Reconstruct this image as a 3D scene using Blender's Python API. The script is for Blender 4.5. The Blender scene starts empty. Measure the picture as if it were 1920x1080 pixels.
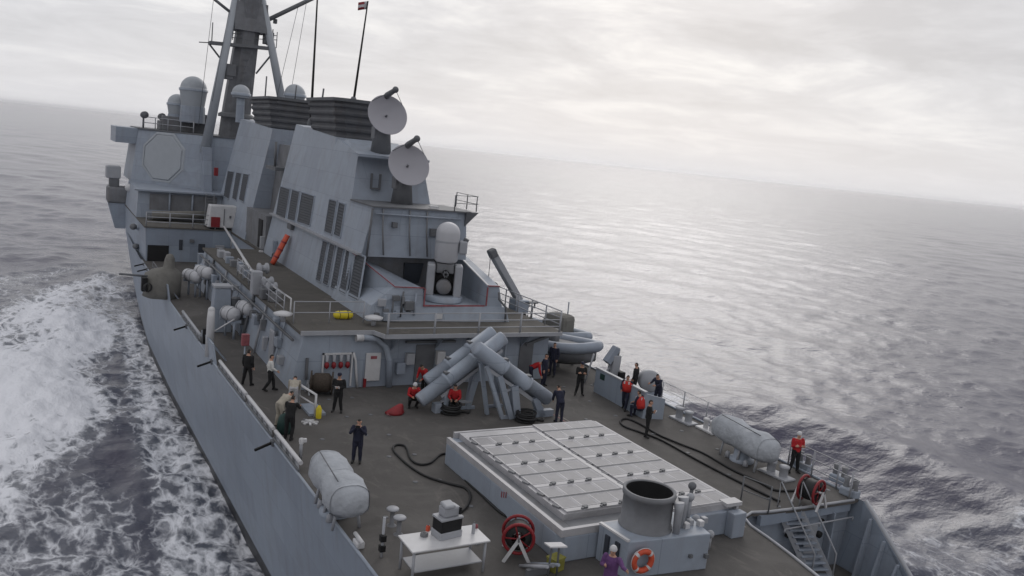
import bpy, bmesh, math, random
import numpy as np
from mathutils import Vector, Matrix, Quaternion

random.seed(7)
RNG = np.random.default_rng(11)
SC = bpy.context.scene
COL = SC.collection
PI = math.pi

# ------------------------------------------------------------------ camera
# world = ship frame: x starboard, y forward, z up, z=0 the sea, weather deck at 8 m
FPX, ROLL, YH, HEAD = 1580.0, math.radians(6.0), 289.0, math.radians(30.0)
CAM = Vector((-17.7, 0.0, 19.5))
PITCH = math.atan((540 - YH) * math.cos(ROLL) / FPX)
_fw = Vector((math.sin(HEAD) * math.cos(PITCH), math.cos(HEAD) * math.cos(PITCH), -math.sin(PITCH)))
_rt0 = Vector((math.cos(HEAD), -math.sin(HEAD), 0))
_up0 = _rt0.cross(_fw)
_rt = _rt0 * math.cos(ROLL) + _up0 * math.sin(ROLL)
_up = _up0 * math.cos(ROLL) - _rt0 * math.sin(ROLL)
_rt = (_fw.cross(_up)).normalized()

camd = bpy.data.cameras.new('camera')
camd.sensor_width = 36.0
camd.lens = 36.0 * FPX / 1920.0
camd.clip_start = 0.1
camd.clip_end = 60000
camo = bpy.data.objects.new('camera', camd)
COL.objects.link(camo)
m = Matrix((_rt, _up, -_fw)).transposed().to_4x4()
m.translation = CAM
camo.matrix_world = m
SC.camera = camo


def at(u, v, x=None, y=None, z=None):
    """photo pixel -> point where its ray meets the plane x=, y= or z="""
    d = _fw * FPX + _rt * (u - 960) + _up * (540 - v)
    if x is not None:
        t = (x - CAM.x) / d.x
    elif y is not None:
        t = (y - CAM.y) / d.y
    else:
        t = (z - CAM.z) / d.z
    return CAM + d * t


# ------------------------------------------------------------------ sky, sun, exposure
SUN_AZ, SUN_EL = math.radians(38), math.radians(27)
wd = bpy.data.worlds.new('World')
SC.world = wd
wd.use_nodes = True
nt = wd.node_tree
for n in list(nt.nodes):
    nt.nodes.remove(n)


def N(tree, typ, **kw):
    n = tree.nodes.new(typ)
    for k, v in kw.items():
        if k.startswith('i_'):
            n.inputs[int(k[2:])].default_value = v
        else:
            setattr(n, k, v)
    return n


wo = N(nt, 'ShaderNodeOutputWorld')
bg = N(nt, 'ShaderNodeBackground')
bg.inputs['Strength'].default_value = 0.1
sky = N(nt, 'ShaderNodeTexSky', sky_type='NISHITA')
sky.sun_disc = False
sky.sun_elevation = SUN_EL
sky.sun_rotation = SUN_AZ
sky.dust_density = 3.0
tc = N(nt, 'ShaderNodeTexCoord')
sep = N(nt, 'ShaderNodeSeparateXYZ')
nt.links.new(tc.outputs['Generated'], sep.inputs[0])
zz = N(nt, 'ShaderNodeMath', operation='MAXIMUM', i_1=0.0)
nt.links.new(sep.outputs['Z'], zz.inputs[0])
za = N(nt, 'ShaderNodeMath', operation='ADD', i_1=0.12)
nt.links.new(zz.outputs[0], za.inputs[0])
dx = N(nt, 'ShaderNodeMath', operation='DIVIDE')
dy = N(nt, 'ShaderNodeMath', operation='DIVIDE')
nt.links.new(sep.outputs['X'], dx.inputs[0]); nt.links.new(za.outputs[0], dx.inputs[1])
nt.links.new(sep.outputs['Y'], dy.inputs[0]); nt.links.new(za.outputs[0], dy.inputs[1])
cmb = N(nt, 'ShaderNodeCombineXYZ')
nt.links.new(dx.outputs[0], cmb.inputs[0]); nt.links.new(dy.outputs[0], cmb.inputs[1])
cn1 = N(nt, 'ShaderNodeTexNoise')
cn1.inputs['Scale'].default_value = 1.15
cn1.inputs['Detail'].default_value = 7
cn1.inputs['Roughness'].default_value = 0.62
cn1.inputs['Distortion'].default_value = 0.35
cofs = N(nt, 'ShaderNodeVectorMath', operation='ADD')
cofs.inputs[1].default_value = (3.1, -1.7, 4.0)
nt.links.new(cmb.outputs[0], cofs.inputs[0])
nt.links.new(cofs.outputs[0], cn1.inputs['Vector'])
cr = N(nt, 'ShaderNodeValToRGB')
cr.color_ramp.elements[0].position = 0.37
cr.color_ramp.elements[0].color = (0.60, 0.60, 0.625, 1)
cr.color_ramp.elements[1].position = 0.66
cr.color_ramp.elements[1].color = (0.89, 0.885, 0.89, 1)
e = cr.color_ramp.elements.new(0.52)
e.color = (0.71, 0.71, 0.738, 1)
nt.links.new(cn1.outputs[0], cr.inputs[0])
# low sky is even bright cloud: the layers merge towards the horizon
hz = N(nt, 'ShaderNodeMapRange')
hz.inputs['From Min'].default_value = 0.0
hz.inputs['From Max'].default_value = 0.13
hz.inputs['To Min'].default_value = 0.85
hz.inputs['To Max'].default_value = 0.0
nt.links.new(sep.outputs['Z'], hz.inputs[0])
mxh = N(nt, 'ShaderNodeMix', data_type='RGBA')
nt.links.new(hz.outputs[0], mxh.inputs[0])
nt.links.new(cr.outputs[0], mxh.inputs[6])
mxh.inputs[7].default_value = (0.81, 0.81, 0.838, 1)
gain = N(nt, 'ShaderNodeVectorMath', operation='SCALE')
gain.inputs['Scale'].default_value = 10.0
nt.links.new(mxh.outputs[2], gain.inputs[0])
mxs = N(nt, 'ShaderNodeMix', data_type='RGBA')
mxs.inputs[0].default_value = 0.95
nt.links.new(sky.outputs[0], mxs.inputs[6])
nt.links.new(gain.outputs[0], mxs.inputs[7])
nt.links.new(mxs.outputs[2], bg.inputs['Color'])
nt.links.new(bg.outputs[0], wo.inputs[0])

sd = bpy.data.lights.new('sun', 'SUN')
sd.energy = 0.7
sd.angle = math.radians(34)
sd.color = (1.0, 0.975, 0.95)
so = bpy.data.objects.new('sun', sd)
sdir = Vector((math.sin(SUN_AZ) * math.cos(SUN_EL), math.cos(SUN_AZ) * math.cos(SUN_EL), math.sin(SUN_EL)))
so.rotation_euler = sdir.to_track_quat('Z', 'Y').to_euler()
so.location = (0, 0, 60)
COL.objects.link(so)

SC.view_settings.view_transform = 'Standard'
SC.view_settings.look = 'None'
SC.view_settings.exposure = 0.0
SC.view_settings.gamma = 1.0
SC.view_settings.use_curve_mapping = False
SC.cycles.volume_bounces = 3

# ------------------------------------------------------------------ materials
MATS = {}


def paint(name, col, rough=0.55, var=0.12, scale=1.5, streak=0.0, bump=0.0, bscale=60.0, metal=0.0,
          stain=None, stain_amt=0.0, stain_scale=0.5, spec=0.4, bdist=0.02):
    mt = bpy.data.materials.new(name)
    mt.use_nodes = True
    t = mt.node_tree
    b = t.nodes['Principled BSDF']
    b.inputs['Roughness'].default_value = rough
    b.inputs['Metallic'].default_value = metal
    b.inputs['Specular IOR Level'].default_value = spec
    g = N(t, 'ShaderNodeNewGeometry')
    n1 = N(t, 'ShaderNodeTexNoise')
    n1.inputs['Scale'].default_value = scale
    n1.inputs['Detail'].default_value = 6
    n1.inputs['Roughness'].default_value = 0.62
    t.links.new(g.outputs['Position'], n1.inputs['Vector'])
    c = Vector(col)
    r = N(t, 'ShaderNodeValToRGB')
    r.color_ramp.elements[0].position = 0.3
    r.color_ramp.elements[1].position = 0.7
    r.color_ramp.elements[0].color = (*(c * (1 - var)), 1)
    r.color_ramp.elements[1].color = (*[min(1, q) for q in (c * (1 + var))], 1)
    t.links.new(n1.outputs[0], r.inputs[0])
    out = r.outputs[0]
    if streak > 0:
        mp = N(t, 'ShaderNodeMapping')
        mp.inputs['Scale'].default_value = (2.2, 2.2, 0.13)
        t.links.new(g.outputs['Position'], mp.inputs[0])
        n2 = N(t, 'ShaderNodeTexNoise')
        n2.inputs['Scale'].default_value = 1.0
        n2.inputs['Detail'].default_value = 5
        t.links.new(mp.outputs[0], n2.inputs['Vector'])
        r2 = N(t, 'ShaderNodeMapRange')
        r2.inputs['From Min'].default_value = 0.52
        r2.inputs['From Max'].default_value = 0.78
        r2.inputs['To Max'].default_value = streak
        t.links.new(n2.outputs[0], r2.inputs[0])
        mx = N(t, 'ShaderNodeMix', data_type='RGBA')
        t.links.new(r2.outputs[0], mx.inputs[0])
        t.links.new(out, mx.inputs[6])
        mx.inputs[7].default_value = (c[0] * 0.55 + 0.03, c[1] * 0.48 + 0.015, c[2] * 0.42, 1)
        out = mx.outputs[2]
    if stain is not None:
        n3 = N(t, 'ShaderNodeTexNoise')
        n3.inputs['Scale'].default_value = stain_scale
        n3.inputs['Detail'].default_value = 5
        n3.inputs['Roughness'].default_value = 0.7
        n3.inputs['Distortion'].default_value = 0.6
        t.links.new(g.outputs['Position'], n3.inputs['Vector'])
        r3 = N(t, 'ShaderNodeMapRange')
        r3.inputs['From Min'].default_value = 0.5
        r3.inputs['From Max'].default_value = 0.72
        r3.inputs['To Max'].default_value = stain_amt
        t.links.new(n3.outputs[0], r3.inputs[0])
        mx = N(t, 'ShaderNodeMix', data_type='RGBA')
        t.links.new(r3.outputs[0], mx.inputs[0])
        t.links.new(out, mx.inputs[6])
        mx.inputs[7].default_value = (*stain, 1)
        out = mx.outputs[2]
    if name.startswith('deck_n') or name.startswith('deck_b'):
        ms_ = N(t, 'ShaderNodeMapping')
        ms_.inputs['Scale'].default_value = (1.0, 0.45, 1.0)
        ms_.inputs['Rotation'].default_value = (0, 0, 0.5)
        t.links.new(g.outputs['Position'], ms_.inputs[0])
        n5 = N(t, 'ShaderNodeTexNoise')
        n5.inputs['Scale'].default_value = 1.25
        n5.inputs['Detail'].default_value = 7
        n5.inputs['Roughness'].default_value = 0.72
        n5.inputs['Distortion'].default_value = 1.2
        t.links.new(ms_.outputs[0], n5.inputs['Vector'])
        r5 = N(t, 'ShaderNodeMapRange')
        r5.inputs['From Min'].default_value = 0.57
        r5.inputs['From Max'].default_value = 0.74
        r5.inputs['To Max'].default_value = 0.75
        t.links.new(n5.outputs[0], r5.inputs[0])
        mx = N(t, 'ShaderNodeMix', data_type='RGBA')
        t.links.new(r5.outputs[0], mx.inputs[0])
        t.links.new(out, mx.inputs[6])
        mx.inputs[7].default_value = (c[0] * 1.9, c[1] * 1.85, c[2] * 1.8, 1)
        out = mx.outputs[2]
    if name in ('grey_paint', 'hull_paint'):
        sp = N(t, 'ShaderNodeSeparateXYZ')
        t.links.new(g.outputs['Position'], sp.inputs[0])
        su = N(t, 'ShaderNodeMath', operation='ADD')
        t.links.new(sp.outputs['X'], su.inputs[0]); t.links.new(sp.outputs['Y'], su.inputs[1])
        cb = N(t, 'ShaderNodeCombineXYZ')
        t.links.new(su.outputs[0], cb.inputs[0]); t.links.new(sp.outputs['Z'], cb.inputs[1])
        bk = N(t, 'ShaderNodeTexBrick')
        bk.inputs['Scale'].default_value = 1.0
        bk.inputs['Brick Width'].default_value = 3.4
        bk.inputs['Row Height'].default_value = 1.33
        bk.inputs['Mortar Size'].default_value = 0.012
        bk.inputs['Color1'].default_value = (0.91, 0.91, 0.92, 1)
        bk.inputs['Color2'].default_value = (1.06, 1.06, 1.05, 1)
        bk.inputs['Mortar'].default_value = (0.74, 0.74, 0.74, 1)
        t.links.new(cb.outputs[0], bk.inputs['Vector'])
        mx = N(t, 'ShaderNodeMix', data_type='RGBA', blend_type='MULTIPLY')
        mx.inputs[0].default_value = 1.0
        t.links.new(out, mx.inputs[6]); t.links.new(bk.outputs['Color'], mx.inputs[7])
        out = mx.outputs[2]
    t.links.new(out, b.inputs['Base Color'])
    if bump > 0:
        n4 = N(t, 'ShaderNodeTexNoise')
        n4.inputs['Scale'].default_value = bscale
        n4.inputs['Detail'].default_value = 3
        t.links.new(g.outputs['Position'], n4.inputs['Vector'])
        bp = N(t, 'ShaderNodeBump')
        bp.inputs['Strength'].default_value = bump
        bp.inputs['Distance'].default_value = bdist
        t.links.new(n4.outputs[0], bp.inputs['Height'])
        t.links.new(bp.outputs[0], b.inputs['Normal'])
    MATS[name] = mt
    return mt


paint('light_strip', (0.42, 0.415, 0.425), 0.5, 0.08, 2.5)
paint('hatch_panel', (0.20, 0.197, 0.212), 0.5, 0.10, 2.5, stain=(0.18, 0.175, 0.178), stain_amt=0.75, stain_scale=0.9)
paint('grey_paint', (0.275, 0.312, 0.37), 0.5, 0.06, 0.9, streak=0.30, bump=0.25, bscale=1.1, stain=(0.21, 0.225, 0.255), stain_amt=0.55, stain_scale=0.7, bdist=0.05)
paint('hull_paint', (0.245, 0.285, 0.345), 0.45, 0.06, 0.35, streak=0.30, bump=0.5, bscale=0.6, bdist=0.10, stain=(0.19, 0.21, 0.245), stain_amt=0.5, stain_scale=0.35)
paint('light_grey', (0.32, 0.33, 0.355), 0.5, 0.08, 1.5, streak=0.15)
paint('launcher_grey', (0.385, 0.38, 0.395), 0.5, 0.08, 2.5, stain=(0.22, 0.215, 0.215), stain_amt=0.6, stain_scale=1.1)
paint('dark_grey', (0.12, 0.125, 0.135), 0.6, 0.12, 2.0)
paint('uptake_grey', (0.085, 0.088, 0.097), 0.7, 0.2, 1.2, streak=0.4)
paint('louvre_grey', (0.036, 0.042, 0.054), 0.6, 0.15, 3.0)
paint('soot', (0.028, 0.028, 0.031), 0.8, 0.2, 2.0)
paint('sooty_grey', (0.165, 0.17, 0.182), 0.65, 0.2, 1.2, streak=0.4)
paint('black', (0.008, 0.008, 0.009), 0.7, 0.1)
paint('rubber_black', (0.014, 0.014, 0.015), 0.6, 0.2, 8)
paint('deck_nonskid', (0.088, 0.083, 0.079), 0.8, 0.14, 0.8, bump=0.5, bscale=45,
      stain=(0.135, 0.128, 0.122), stain_amt=0.75, stain_scale=0.33, spec=0.25)
paint('deck_brown', (0.098, 0.092, 0.083), 0.85, 0.14, 0.9, bump=0.5, bscale=45,
      stain=(0.066, 0.062, 0.06), stain_amt=0.7, stain_scale=0.5, spec=0.25)
paint('deck_line', (0.23, 0.20, 0.18), 0.75, 0.25, 3)
paint('white_paint', (0.52, 0.52, 0.53), 0.45, 0.06, 3.0, streak=0.12)
paint('dome_white', (0.46, 0.465, 0.49), 0.4, 0.03, 2.0)
paint('radome_grey', (0.34, 0.365, 0.395), 0.5, 0.04, 2.0)
paint('dish_grey', (0.33, 0.325, 0.355), 0.55, 0.04, 1.0)
paint('tan_canvas', (0.16, 0.155, 0.142), 0.9, 0.12, 4, bump=0.4, bscale=9)
paint('cover_canvas', (0.36, 0.38, 0.41), 0.9, 0.12, 2, bump=0.9, bscale=4, bdist=0.08)
paint('red_paint', (0.21, 0.014, 0.019), 0.5, 0.15, 4)
paint('faded_red', (0.24, 0.07, 0.08), 0.6, 0.3, 4)
paint('orange_red', (0.50, 0.075, 0.035), 0.6, 0.15, 5)
paint('yellow', (0.62, 0.50, 0.03), 0.6, 0.1, 5)
paint('olive', (0.20, 0.19, 0.04), 0.7, 0.2, 5)
paint('green_dark', (0.012, 0.04, 0.035), 0.6, 0.2, 5)
paint('brown_rope', (0.055, 0.043, 0.034), 0.9, 0.35, 14, bump=0.6, bscale=30)
paint('steel', (0.38, 0.38, 0.39), 0.35, 0.1, 5, metal=0.6)
paint('skin', (0.42, 0.24, 0.17), 0.55, 0.06, 10)
paint('hair_dark', (0.02, 0.016, 0.013), 0.7, 0.3, 30)
paint('eye_dark', (0.012, 0.01, 0.01), 0.3, 0.0)
paint('boots', (0.012, 0.012, 0.012), 0.6, 0.2, 10)
paint('cloth_navy', (0.016, 0.018, 0.036), 0.9, 0.25, 9)
paint('cloth_black', (0.012, 0.012, 0.013), 0.9, 0.25, 9)
paint('cloth_red', (0.36, 0.014, 0.018), 0.85, 0.18, 9)
paint('cloth_white', (0.55, 0.55, 0.53), 0.9, 0.12, 9)
paint('cloth_tan', (0.34, 0.31, 0.26), 0.9, 0.15, 9)
paint('cloth_purple', (0.115, 0.05, 0.15), 0.9, 0.2, 9)
paint('vest_red', (0.46, 0.025, 0.02), 0.8, 0.15, 9)
paint('pale_grey_cloth', (0.36, 0.36, 0.37), 0.9, 0.15, 9)

# hull: grey paint above, black boot topping at the waterline
mt = MATS['hull_paint']
t = mt.node_tree
b = t.nodes['Principled BSDF']
src = b.inputs['Base Color'].links[0].from_socket
g = N(t, 'ShaderNodeNewGeometry')
s = N(t, 'ShaderNodeSeparateXYZ')
t.links.new(g.outputs['Position'], s.inputs[0])
mr = N(t, 'ShaderNodeMapRange')
mr.inputs['From Min'].default_value = 0.80
mr.inputs['From Max'].default_value = 0.86
t.links.new(s.outputs['Z'], mr.inputs[0])
mx = N(t, 'ShaderNodeMix', data_type='RGBA')
mx.inputs[6].default_value = (0.02, 0.021, 0.024, 1)
t.links.new(mr.outputs[0], mx.inputs[0])
t.links.new(src, mx.inputs[7])
t.links.new(mx.outputs[2], b.inputs['Base Color'])


def M(n):
    return MATS[n]


# ------------------------------------------------------------------ mesh helpers
class MB:
    def __init__(self):
        self.v = []
        self.f = []
        self.sm = []

    def add(self, vs, fs, smooth=False):
        o = len(self.v)
        self.v += [tuple(p) for p in vs]
        for f in fs:
            self.f.append(tuple(i + o for i in f))
            self.sm.append(smooth)
        return self

    def hexa(self, p):
        """8 corners: bottom 4 ccw, top 4 ccw"""
        return self.add(p, [(3, 2, 1, 0), (4, 5, 6, 7), (0, 1, 5, 4), (1, 2, 6, 5), (2, 3, 7, 6), (3, 0, 4, 7)])

    def box(self, c, s, rz=0.0, rx=0.0, ry=0.0):
        mt = Matrix.Rotation(rz, 3, 'Z') @ Matrix.Rotation(ry, 3, 'Y') @ Matrix.Rotation(rx, 3, 'X')
        c = Vector(c)
        h = [q / 2 for q in s]
        P = [c + mt @ Vector((a * h[0], d * h[1], e * h[2])) for e in (-1, 1) for a, d in ((-1, -1), (1, -1), (1, 1), (-1, 1))]
        return self.hexa(P)

    def bb(self, x0, x1, y0, y1, z0, z1):
        return self.box(((x0 + x1) / 2, (y0 + y1) / 2, (z0 + z1) / 2), (abs(x1 - x0), abs(y1 - y0), abs(z1 - z0)))

    def prism(self, poly, z0, z1, poly2=None):
        n = len(poly)
        p2 = poly2 or poly
        vs = [(x, y, z0) for x, y in poly] + [(x, y, z1) for x, y in p2]
        fs = [tuple(range(n - 1, -1, -1)), tuple(range(n, 2 * n))]
        fs += [(i, (i + 1) % n, n + (i + 1) % n, n + i) for i in range(n)]
        return self.add(vs, fs)

    def slab(self, a, b, w, h, up=(0, 0, 1)):
        """box bar from a to b, width w (sideways) height h"""
        a = Vector(a); b = Vector(b)
        d = (b - a).normalized()
        u = Vector(up)
        sd_ = d.cross(u)
        if sd_.length < 1e-4:
            sd_ = Vector((1, 0, 0))
        sd_.normalize()
        u = sd_.cross(d)
        P = []
        for p in (a, b):
            P += [p - sd_ * w / 2 - u * h / 2, p + sd_ * w / 2 - u * h / 2, p + sd_ * w / 2 + u * h / 2, p - sd_ * w / 2 + u * h / 2]
        return self.hexa(P)

    def tube(self, pts, r, seg=8, cap=True, smooth=True, r2=None):
        pts = [Vector(p) for p in pts]
        n = len(pts)
        rs = r if isinstance(r, (list, tuple)) else ([r] * n if r2 is None else [r + (r2 - r) * i / (n - 1) for i in range(n)])
        vs = []
        prev = None
        for i, p in enumerate(pts):
            d = (pts[min(i + 1, n - 1)] - pts[max(i - 1, 0)]).normalized()
            if prev is None:
                ref = Vector((0, 0, 1)) if abs(d.z) < 0.9 else Vector((1, 0, 0))
                a = d.cross(ref).normalized()
            else:
                a = (prev - d * prev.dot(d)).normalized()
            prev = a
            c = d.cross(a)
            for k in range(seg):
                q = 2 * PI * k / seg
                vs.append(p + (a * math.cos(q) + c * math.sin(q)) * rs[i])
        fs = []
        for i in range(n - 1):
            for k in range(seg):
                k2 = (k + 1) % seg
                fs.append((i * seg + k, i * seg + k2, (i + 1) * seg + k2, (i + 1) * seg + k))
        self.add(vs, fs, smooth)
        if cap:
            o = len(self.v) - n * seg
            self.f.append(tuple(o + k for k in range(seg - 1, -1, -1))); self.sm.append(False)
            self.f.append(tuple(o + (n - 1) * seg + k for k in range(seg))); self.sm.append(False)
        return self

    def lathe(self, prof, base, axis=(0, 0, 1), seg=20, smooth=True):
        """prof: list of (r, h) along the axis from base"""
        ax = Vector(axis).normalized()
        ref = Vector((0, 0, 1)) if abs(ax.z) < 0.9 else Vector((1, 0, 0))
        a = ax.cross(ref).normalized()
        c = ax.cross(a)
        base = Vector(base)
        vs = []
        for r, h in prof:
            r = max(r, 1e-4)
            for k in range(seg):
                q = 2 * PI * k / seg
                vs.append(base + ax * h + (a * math.cos(q) + c * math.sin(q)) * r)
        fs = []
        for i in range(len(prof) - 1):
            for k in range(seg):
                k2 = (k + 1) % seg
                fs.append((i * seg + k, i * seg + k2, (i + 1) * seg + k2, (i + 1) * seg + k))
        return self.add(vs, fs, smooth)

    def loft(self, rings, cap=True, smooth=True):
        n = len(rings[0])
        vs = [p for r in rings for p in r]
        fs = []
        for i in range(len(rings) - 1):
            for k in range(n):
                k2 = (k + 1) % n
                fs.append((i * n + k, i * n + k2, (i + 1) * n + k2, (i + 1) * n + k))
        self.add(vs, fs, smooth)
        if cap:
            o = len(self.v) - len(vs)
            self.f.append(tuple(o + k for k in range(n - 1, -1, -1))); self.sm.append(smooth)
            self.f.append(tuple(o + (len(rings) - 1) * n + k for k in range(n))); self.sm.append(smooth)
        return self

    def sphere(self, c, r, seg=14, rings=8, sc=(1, 1, 1)):
        c = Vector(c)
        prof = []
        vs = []
        for i in range(rings + 1):
            th = PI * i / rings
            for k in range(seg):
                q = 2 * PI * k / seg
                vs.append(c + Vector((math.sin(th) * math.cos(q) * sc[0], math.sin(th) * math.sin(q) * sc[1], -math.cos(th) * sc[2])) * r)
        fs = [(i * seg + k, i * seg + (k + 1) % seg, (i + 1) * seg + (k + 1) % seg, (i + 1) * seg + k) for i in range(rings) for k in range(seg)]
        return self.add(vs, fs, True)

    def torus(self, c, R, r, axis=(0, 0, 1), seg=24, sg2=8, a0=0.0, a1=2 * PI):
        ax = Vector(axis).normalized()
        ref = Vector((0, 0, 1)) if abs(ax.z) < 0.9 else Vector((1, 0, 0))
        a = ax.cross(ref).normalized()
        d = ax.cross(a)
        c = Vector(c)
        full = abs(a1 - a0 - 2 * PI) < 1e-6
        n = seg if full else seg + 1
        vs = []
        for i in range(n):
            q = a0 + (a1 - a0) * i / seg
            rad = a * math.cos(q) + d * math.sin(q)
            for k in range(sg2):
                w = 2 * PI * k / sg2
                vs.append(c + rad * (R + r * math.cos(w)) + ax * r * math.sin(w))
        fs = []
        for i in range(seg if full else seg):
            i2 = (i + 1) % n
            for k in range(sg2):
                k2 = (k + 1) % sg2
                fs.append((i * sg2 + k, i2 * sg2 + k, i2 * sg2 + k2, i * sg2 + k2))
        return self.add(vs, fs, True)

    def mesh(self, name, off=Vector((0, 0, 0))):
        me = bpy.data.meshes.new(name)
        me.from_pydata([(p[0] - off.x, p[1] - off.y, p[2] - off.z) for p in self.v], [], self.f)
        me.polygons.foreach_set('use_smooth', self.sm)
        me.update()
        bm = bmesh.new()
        bm.from_mesh(me)
        bmesh.ops.recalc_face_normals(bm, faces=bm.faces)
        bm.to_mesh(me)
        bm.free()
        return me

    def build(self, name, mat, parent=None, bevel=0.0, loc=None):
        off = Vector((0, 0, 0))
        if parent is not None:
            off = ORG[parent.name]
        elif loc is not None:
            off = Vector(loc)
        me = self.mesh(name, off)
        me.materials.append(M(mat) if isinstance(mat, str) else mat)
        o = bpy.data.objects.new(name, me)
        COL.objects.link(o)
        if parent is not None:
            o.parent = parent
            ORG[o.name] = off
        else:
            o.location = off
            ORG[o.name] = off
        if bevel > 0:
            bv = o.modifiers.new('bevel', 'BEVEL')
            bv.width = bevel
            bv.segments = 2
            bv.limit_method = 'ANGLE'
            bv.angle_limit = math.radians(40)
        return o


ORG = {}


def tag(o, label, cat, group=None):
    o['label'] = label
    o['category'] = cat
    if group:
        o['group'] = group
    return o


def thing(name, label, cat, loc, group=None):
    o = bpy.data.objects.new(name, None)
    o.empty_display_size = 0.3
    o.location = loc
    COL.objects.link(o)
    ORG[o.name] = Vector(loc)
    return tag(o, label, cat, group)


def inst(name, me, parent, loc, rz=0.0):
    """another object on shared mesh data; loc in world coordinates"""
    o = bpy.data.objects.new(name, me)
    COL.objects.link(o)
    off = ORG[parent.name]
    o.parent = parent
    o.location = Vector(loc) - off
    o.rotation_euler = (0, 0, rz)
    ORG[o.name] = off
    return o


def lerp(a, b, t):
    return Vector(a) * (1 - t) + Vector(b) * t


def interp(x, xs, ys):
    return float(np.interp(x, xs, ys))

# ------------------------------------------------------------------ sea
def seg_dist(px, py, poly, closed=False):
    """distance to polyline, and side sign of the nearest segment"""
    best = np.full(px.shape, 1e9)
    side = np.zeros(px.shape)
    n = len(poly)
    for i in range(n if closed else n - 1):
        ax, ay = poly[i]
        bx, by = poly[(i + 1) % n]
        ex, ey = bx - ax, by - ay
        tt = np.clip(((px - ax) * ex + (py - ay) * ey) / (ex * ex + ey * ey), 0, 1)
        qx, qy = px - ax - tt * ex, py - ay - tt * ey
        d = np.hypot(qx, qy)
        k = d < best
        best = np.where(k, d, best)
        side = np.where(k, np.sign(ex * qy - ey * qx), side)
    return best, side


def inside(px, py, poly):
    r = np.zeros(px.shape, bool)
    n = len(poly)
    for i in range(n):
        ax, ay = poly[i]
        bx, by = poly[(i + 1) % n]
        c = ((ay > py) != (by > py)) & (px < (bx - ax) * (py - ay) / (by - ay + 1e-12) + ax)
        r ^= c
    return r


def soft(px, py, poly, w):
    d, _ = seg_dist(px, py, poly, True)
    i = inside(px, py, poly)
    return np.clip(0.5 + np.where(i, d, -d) / w, 0, 1)


def vnoise(x, y, seed):
    """smooth value noise"""
    r = np.random.default_rng(seed)
    T = r.random((256, 256))
    xi = np.floor(x).astype(int); yi = np.floor(y).astype(int)
    fx = x - xi; fy = y - yi
    fx = fx * fx * (3 - 2 * fx); fy = fy * fy * (3 - 2 * fy)
    a = T[xi % 256, yi % 256]; b_ = T[(xi + 1) % 256, yi % 256]
    c = T[xi % 256, (yi + 1) % 256]; d = T[(xi + 1) % 256, (yi + 1) % 256]
    return (a * (1 - fx) + b_ * fx) * (1 - fy) + (c * (1 - fx) + d * fx) * fy


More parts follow.
